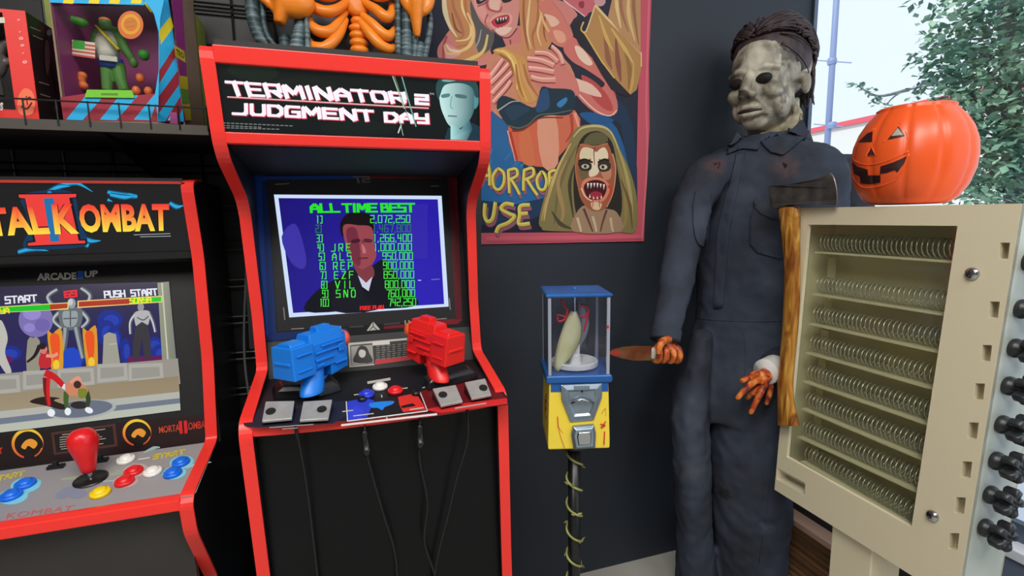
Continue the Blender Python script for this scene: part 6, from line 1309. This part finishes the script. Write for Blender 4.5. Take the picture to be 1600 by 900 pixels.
geo = nt.nodes.new('ShaderNodeNewGeometry'); sp = nt.nodes.new('ShaderNodeSeparateXYZ'); nt.links.new(geo.outputs['Position'], sp.inputs[0])
def noise_ramp(scale, stops, det=8, dist=.6):
    n = nt.nodes.new('ShaderNodeTexNoise'); n.inputs['Scale'].default_value = scale; n.inputs['Detail'].default_value = det; n.inputs['Distortion'].default_value = dist
    nt.links.new(geo.outputs['Position'], n.inputs['Vector']); r = nt.nodes.new('ShaderNodeValToRGB'); e = r.color_ramp.elements
    while len(e) < len(stops): e.new(.5)
    for i, (p, c) in enumerate(stops): e[i].position = p; e[i].color = (*lin(c), 1)
    nt.links.new(n.outputs[0], r.inputs[0]); return r.outputs[0]
mk1 = noise_ramp(13, [(.30, (74, 72, 68)), (.42, (134, 129, 114)), (.55, (184, 179, 160)), (.75, (212, 208, 194))])
hn1 = noise_ramp(38, [(.34, (96, 24, 12)), (.46, (176, 70, 26)), (.58, (212, 120, 52)), (.72, (228, 160, 96))])
cut_ = nt.nodes.new('ShaderNodeMapRange'); cut_.inputs[1].default_value = 1.05; cut_.inputs[2].default_value = 1.1; nt.links.new(sp.outputs['Z'], cut_.inputs[0])
mx = nt.nodes.new('ShaderNodeMixRGB'); nt.links.new(cut_.outputs[0], mx.inputs[0]); nt.links.new(hn1, mx.inputs[1]); nt.links.new(mk1, mx.inputs[2]); cur = mx.outputs[0]
# burn marks of the mask: dark blotches with shapes of their own
wn_ = nt.nodes.new('ShaderNodeTexNoise'); wn_.inputs['Scale'].default_value = 26; wn_.inputs['Detail'].default_value = 6; nt.links.new(geo.outputs['Position'], wn_.inputs['Vector'])
ad = nt.nodes.new('ShaderNodeMixRGB'); ad.blend_type = 'LINEAR_LIGHT'; ad.inputs[0].default_value = .06; nt.links.new(geo.outputs['Position'], ad.inputs[1]); nt.links.new(wn_.outputs['Color'], ad.inputs[2])
for p, r, c, st in ((H(.055, .062, .062), .035, (44, 42, 42), .9), (H(.05, .068, .03), .03, (60, 56, 52), .8), (H(.075, .052, -.032), .04, (92, 86, 74), .75), (H(.05, .062, -.05), .035, (74, 66, 56), .75), (H(.05, .06, -.075), .022, (70, 42, 36), .8), (H(.02, .07, -.09), .05, (104, 94, 74), .6), (H(0, .09, -.02), .04, (112, 102, 88), .6), (H(-.01, .06, -.14), .05, (120, 108, 84), .5)):
    dm = nt.nodes.new('ShaderNodeVectorMath'); dm.operation = 'DISTANCE'; dm.inputs[1].default_value = p; nt.links.new(ad.outputs[0], dm.inputs[0])
    mr = nt.nodes.new('ShaderNodeMapRange'); mr.inputs[1].default_value = r*.45; mr.inputs[2].default_value = r; mr.inputs[3].default_value = st; mr.inputs[4].default_value = 0; nt.links.new(dm.outputs['Value'], mr.inputs[0])
    m2 = nt.nodes.new('ShaderNodeMixRGB'); m2.inputs[2].default_value = (*lin(c), 1); nt.links.new(mr.outputs[0], m2.inputs[0]); nt.links.new(cur, m2.inputs[1]); cur = m2.outputs[0]
nt.links.new(cur, b.inputs['Base Color'])
bn = nt.nodes.new('ShaderNodeTexNoise'); bn.inputs['Scale'].default_value = 60; bn.inputs['Detail'].default_value = 6; nt.links.new(geo.outputs['Position'], bn.inputs['Vector'])
bp = nt.nodes.new('ShaderNodeBump'); bp.inputs['Strength'].default_value = .35; bp.inputs['Distance'].default_value = .006; nt.links.new(bn.outputs[0], bp.inputs['Height']); nt.links.new(bp.outputs[0], b.inputs['Normal'])
bdo = bd.build('body', BM, mq, label='worn pale mask over the head and orange stained hands'); remesh(bdo, .0034, 6)
for s_ in (-1, 1):
    mb = MB(); E_(mb, (.0925, s_*.032, -.012), (.010, .021, .0125)); o = mb.build('eye_hole', mat('eye_hole_black', (14, 12, 12), .7), mq, smooth=True, label='black eye hole')
mb = MB(); mb.tube([H(.093, -.030, -.083), H(.1065, -.010, -.082), H(.1065, .010, -.082), H(.093, .030, -.083)], [.002*S, .0042*S, .0042*S, .002*S], 8); mb.build('mouth_line', mat('mouth_dark', (48, 36, 32), .6), mq, smooth=True)
for s_ in (-1, 1):
    mb = MB(); E_(mb, (.1195, s_*.010, -.053), (.004, .0045, .003)); mb.build('nostril', MATS['eye_hole_black'], mq, smooth=True)
# torn lower edge of the mask
bh = bvh_of([bdo])
CR2 = ramp_mat('crusty_latex', [(.3, (110, 98, 70)), (.6, (170, 160, 130)), (.8, (196, 190, 176))], 40, .7, 8, .5)
o = patch(bh, [(1186, 214), (1200, 206), (1222, 192), (1234, 178), (1238, 160), (1244, 166), (1252, 184), (1255, 194), (1243, 198), (1228, 204), (1214, 214), (1196, 222), (1186, 222)], .010, 4).build('torn_mask_edge', CR2, mq, smooth=True); s_ = o.modifiers.new('t', 'SOLIDIFY'); s_.thickness = .004
# ---- hair
HM = ramp_mat('dark_brown_hair', [(.3, (40, 30, 34)), (.7, (78, 62, 64))], 60, .55, 4, .2, (1, 1, .3))
hb = MB(); random.seed(11)
HC, HRr = (-.012, 0, .046), (.096, .095, .106)
E_(hb, HC, tuple(q*.965 for q in HRr), 28, 16)
E_(hb, (-.078, 0, .0), (.036, .070, .062), 20, 12)
def hdir(az, el): return V(math.cos(el)*math.cos(az), math.cos(el)*math.sin(az), math.sin(el))
for i in range(1300):
    az = random.uniform(-2.0, 2.0); aa = abs(az)
    el = .50+random.uniform(-.03, .22) if aa < .9 else .50+random.uniform(-.02, .12)-(aa-.9)*.55
    s0, s1 = hdir(az, el), hdir(math.copysign(math.pi-.55*random.random(), az), -.55); an = s0.angle(s1); t0 = max(0, random.uniform(-.35, .8)); t1 = min(1, t0+random.uniform(.25, .5)); pts = []
    lift = random.uniform(-.025, .05)
    for k in range(6):
        t = t0+(t1-t0)*k/5; q_ = (s0*math.sin((1-t)*an)+s1*math.sin(t*an))/math.sin(an)
        up_b = V(0, 0, .55*math.sin(t*math.pi)); q_ = (q_+up_b*(1 if aa < 1.2 else .4)).normalized(); rr = 1.0+lift+.045*math.sin(k/5*math.pi)+(.03 if k == 5 else 0)
        pts.append(H(HC[0]+q_.x*HRr[0]*rr, q_.y*HRr[1]*rr, HC[2]+q_.z*HRr[2]*rr))
    hb.tube(crom(pts, 3, False), [.0038*random.uniform(.7, 1.3), .0014], 4)
for i in range(130):
    w_ = random.uniform(-1, 1); z0 = random.uniform(.0, .045); pts = [H(-.094+.03*abs(w_)+random.uniform(-.010, .004)-.006*k*.3, .080*w_, z0-.024*k+random.uniform(-.006, .006)) for k in range(4)]
    hb.tube(crom(pts, 3, False), [.005, .002], 5)
hb.build('hair', HM, mq, smooth=True)
# ---- collar
def flap(pts3, name):
    ctr_ = sum(pts3, Vector())/len(pts3); mb = MB(); mb.prism(pts3, (ctr_-V(hc_.x, hc_.y, ctr_.z)).normalized()*.007); o = mb.build(name, CVM, mq, bevel=.003); return o
cY = 1.2
o = patch(bc, [(1152, 206), (1168, 222), (1186, 232), (1184, 236), (1160, 234), (1135, 243), (1140, 226)], .010, 4).build('collar_flap', CVM, mq, smooth=True); s_ = o.modifiers.new('t', 'SOLIDIFY'); s_.thickness = .008
o = patch(bc, [(1188, 224), (1214, 216), (1240, 200), (1254, 186), (1264, 208), (1246, 226), (1222, 244), (1204, 240)], .010, 4).build('collar_flap', CVM, mq, smooth=True); s_ = o.modifiers.new('t', 'SOLIDIFY'); s_.thickness = .008
nb_ = H(-.03, 0, -.145)
mb = MB(); a0 = []; 
for k in range(25):
    a = math.radians(193+48+ (360-96)*k/24); d = V(math.cos(a), math.sin(a), 0); back = max(0, -d.dot(V(math.cos(hdg), math.sin(hdg), 0)))
    a0.append((nb_+d*.100+V(0, 0, -.035), nb_+d*.092+V(0, 0, .005+.028*back), nb_+d*.104+V(0, 0, .004+.026*back), nb_+d*.118+V(0, 0, -.03)))
mb.grid([list(r) for r in a0]); o = mb.build('collar_stand', CVM, mq, smooth=True); s_ = o.modifiers.new('t', 'SOLIDIFY'); s_.thickness = .005
# ---- bandage, shoes
mb = MB(); tube_px(mb, [(1215, 573, 1.136, 21), (1206, 577, 1.127, 20.5), (1196, 581, 1.118, 20)], 18); mb.build('wrist_bandage', mat('white_gauze', (226, 224, 220), .9, bump=.2, bscale=90), mq, smooth=True, label='white bandage around the wrist')
SHM = mat('dusty_boot_leather', (74, 68, 58), .6, noise=.25, nscale=12)
for x, Yc, a in ((1084, 1.28, 226), (1170, 1.235, 226)):
    c = P(x, 940, Y=Yc); c.z = 0; d = V(math.cos(math.radians(a)), math.sin(math.radians(a)), 0); s_ = V(-d.y, d.x, 0)
    mb = MB().loft([[c+d*(xx+.0*k)+s_*(w_*math.cos(k*math.pi/8))+V(0, 0, max(.012, .012+h_*.5+h_*.5*math.sin(k*math.pi/8))) for k in range(16)] for xx, w_, h_ in ((-.105, .025, .05), (-.09, .038, .09), (-.03, .044, .10), (.05, .046, .085), (.12, .05, .06), (.165, .042, .05), (.185, .02, .035))])
    o = mb.build('boot', SHM, mq, smooth=True); mb = MB().prism([c+d*xx+s_*w_+V(0, 0, .0008) for xx, w_ in ((-.11, -.03), (-.11, .03), (0, .044), (.12, .052), (.18, .03), (.18, -.03), (.12, -.052), (0, -.044))], (0, 0, .016)); mb.build('sole', BPL, o, bevel=.002)

# ---- knife (held, a thing of its own)
kf = thing('knife', 'long rusty bloody knife held out in the fist beside the gumball machine', 'knife', ka)
KM = ramp_mat('bloody_rust_blade', [(.3, (86, 28, 14)), (.5, (122, 70, 34)), (.7, (112, 92, 60))], 24, .4, 8, .2, metal=.3)
kp = lambda x, y, d=0: P(x, y, Y=kY-.004+(1018-x)*-.0002+d)
up_ = [(949, 551.5), (958, 546), (972, 542.5), (990, 540.5), (1018, 541)]; lo_ = [(1018, 563), (990, 563.5), (972, 560), (958, 556)]
bl = [kp(*p) for p in up_+lo_]; n_ = len(bl)
tks = [.0006, .0018, .0024, .0028, .003, .0008, .0007, .0007, .0006]
mb = MB(); fr, bk_ = [p+V(0, -t, 0) for p, t in zip(bl, tks)], [p+V(0, t, 0) for p, t in zip(bl, tks)]
tr = geometry.tessellate_polygon([bl]); mb.add(fr+bk_, [tuple(t) for t in tr]+[tuple(i+n_ for i in t) for t in tr]+[(i, (i+1) % n_, (i+1) % n_+n_, i+n_) for i in range(n_)]); mb.build('blade', KM, kf)
MB().prism([kp(949, 551.5, -.0032), kp(960, 546.5, -.0034), kp(969, 548, -.0036), (kp(972, 555, -.0034)), kp(962, 557, -.003)], (0, .0004, 0)).build('red_tip', mat('wet_red', (160, 50, 26), .3), kf, label='bright red stained tip')
MB().loft([[kp(x, 552)+V(0, .008*math.cos(k*math.pi/6)*s, .017*math.sin(k*math.pi/6)*s) for k in range(12)] for x, s in ((1017, .8), (1019, 1), (1023, 1), (1024, .8))]).build('guard', mat('pale_guard', (200, 196, 186), .4), kf, bevel=.001, label='pale guard')
MB().tube([kp(1022, 552), ka.lerp(kb, .5), kb], .011, 12, flat=.8).build('handle', BPL, kf, smooth=True)

# ------------------------------------------------------------------ outside the window
gd = ramp_mat('pale_pavement', [(.3, (190, 196, 206)), (.7, (214, 218, 226))], .8, .8)
struct('ground', MB().box((XW+.22, -30, -.35), (60, 60, -.05)), gd)
BW_ = mat('white_render_wall', (205, 204, 198), .8); RL = mat('red_band', (206, 84, 96), .6)
a, b_ = P(1272, 204, X=20), None
zb_ = a.z
r2 = ray(1400, 177); t = (zb_-CAMZ)/r2.z; b_ = CAM+r2*t
d = (b_-a); d.z = 0; a2, b2_ = a-d*1.2, b_+d*1.3; nrm = V(d.y, -d.x, 0).normalized()
if nrm.dot(CAM-a) < 0: nrm = -nrm
bg_ = thing('white_building', 'white building with thin red roof edge across the street', 'building', (a.x, a.y, -.05))
MB().prism([V(a2.x, a2.y, -.05), V(b2_.x, b2_.y, -.05), V(b2_.x, b2_.y, zb_), V(a2.x, a2.y, zb_)], -nrm*.6).build('wall', BW_, bg_)
MB().prism([V(a2.x, a2.y, zb_-.10), V(b2_.x, b2_.y, zb_-.10), V(b2_.x, b2_.y, zb_+.10), V(a2.x, a2.y, zb_+.10)], nrm*.12).build('roof_edge', RL, bg_, label='red roof edge')
p1, p2 = P(1415, 166, X=24), P(1520, 156, X=24)
sg = thing('white_building', 'further white building with red roof edge behind the pumpkin and tree', 'building', (26, p1.y, -.05))
MB().box((24.0, p2.y-1.5, -.05), (28, p1.y, p1.z-.3)).build('wall', BW_, sg); MB().box((23.9, p2.y-1.6, p1.z-.32), (28.1, p1.y+.05, p1.z+.08)).build('roof_edge', RL, sg, label='red roof edge')
ps = P(1294, 205, X=9); pt = P(1306, 0, X=9); 
pl = thing('utility_pole', 'slim blue-grey street pole with thin wires, seen left in the window', 'pole', (ps.x, ps.y, -.05))
MB().tube([V(ps.x, ps.y, -.05), V((ps.x+pt.x)/2, (ps.y+pt.y)/2, 9)], [.06, .05], 12).build('shaft', mat('blue_grey_pole', (128, 142, 178), .5), pl, smooth=True)
for yy, xr in ((96, 1330), (196, 1318)):
    q0_, q1_ = P(1272, yy-2, X=9), P(xr, yy+2, X=9); MB().tube([q0_, q1_], .012, 6).build('wire', MATS['blue_grey_pole'], pl)
    MB().lathe([(.075, -.06), (.085, 0), (.075, .06)], P(1300, yy, X=9), n=12).build('clamp', MATS['blue_grey_pole'], pl)
# street trees: trunk, limbs and a crown of leaves each
LF = ramp_mat('tree_leaves', [(.3, (78, 114, 98)), (.5, (102, 140, 116)), (.7, (152, 182, 150))], 3, .6); 
BK = ramp_mat('grey_bark', [(.3, (84, 88, 92)), (.7, (116, 118, 118))], 9, .8, 6, .3, (4, 4, 1))
def leafball(mb, c, r, n, sz):
    for i in range(n):
        while True:
            p = V(random.uniform(-1, 1), random.uniform(-1, 1), random.uniform(-1, 1))
            if p.length < 1: break
        p = c+p*r; u = V(random.uniform(-1, 1), random.uniform(-1, 1), random.uniform(-.6, .3)).normalized(); w_ = u.cross(V(random.uniform(-1, 1), random.uniform(-1, 1), 1)).normalized(); s_ = sz*random.uniform(.7, 1.3); h = u.cross(w_)
        mb.add([p, p+u*s_*.5+w_*s_*.32, p+u*s_+h*s_*.1, p+u*s_*.5-w_*s_*.32], [(0, 1, 2, 3)])
def tree(label, X, trunk, crown, limbs, seed, sz=.075):
    random.seed(seed); b0 = P(*trunk[0], X=X); t = thing('street_tree', label, 'tree', (b0.x, b0.y, -.05))
    pts = [V(b0.x, b0.y, -.05)]+[P(x, y, X=X) for x, y, w_ in [(p[0], p[1], 0) for p in trunk]]
    MB().tube(crom(pts, 4, False), [.09, .05], 12).build('trunk', BK, t, smooth=True)
    for l in limbs: MB().tube(crom([P(x, y, X=X+dx) for x, y, dx in l], 5, False), [.03, .008], 6).build('limb', BK, t, smooth=True)
    mb = MB()
    for x, y, dx, r, n in crown: leafball(mb, P(x, y, X=X+dx), r, n, sz)
    o = mb.build('foliage', LF, t); o['kind'] = 'stuff'
tree('nearest leafy green street tree standing at the right of the window', 5.2, [(1588, 420), (1584, 250), (1575, 60), (1566, -120)],
     [(1575, 40, -.2, .6, 900), (1570, 120, -.2, .5, 800), (1590, 200, -.2, .5, 800), (1590, 290, -.2, .45, 700), (1560, 230, -.1, .35, 300), (1540, 180, 0, .28, 110), (1510, 110, -.1, .22, 70), (1490, 150, -.1, .2, 70), (1470, 110, -.2, .14, 34), (1455, 70, -.1, .12, 20), (1480, 60, -.1, .15, 30), (1520, 60, 0, .25, 110), (1545, 10, .1, .32, 140), (1545, 270, .2, .3, 180), (1560, 320, .2, .3, 160), (1430, 95, -.1, .08, 10), (1445, 128, -.1, .10, 16), (1425, 145, -.1, .08, 12), (1600, -60, .2, .8, 600), (1560, -150, .2, .8, 500), (1680, 120, .2, .9, 800), (1680, -60, .2, .9, 600)],
     [[(1584, 230, 0), (1530, 160, 0), (1450, 130, 0), (1425, 146, 0)], [(1580, 120, 0), (1530, 80, 0), (1460, 68, 0)], [(1584, 190, .0), (1540, 120, .0), (1500, 60, 0)], [(1584, 300, 0), (1560, 280, .1), (1530, 270, .2)]], 3)
tree('thin-branched tree with a low leafy twig seen above the pumpkin', 8.5, [(1690, 420), (1690, 200), (1680, -40)],
     [(1330, 132, 0, .06, 12), (1345, 134, 0, .07, 16), (1360, 142, 0, .09, 22), (1372, 155, 0, .08, 18), (1382, 164, 0, .07, 16), (1366, 160, 0, .07, 12), (1690, 150, 0, .9, 700), (1690, 0, 0, .9, 700)],
     [[(1688, 120, 0), (1560, 120, 0), (1420, 140, 0), (1384, 164, 0)], [(1420, 140, 0), (1372, 150, 0), (1340, 134, 0)]], 5, .085)
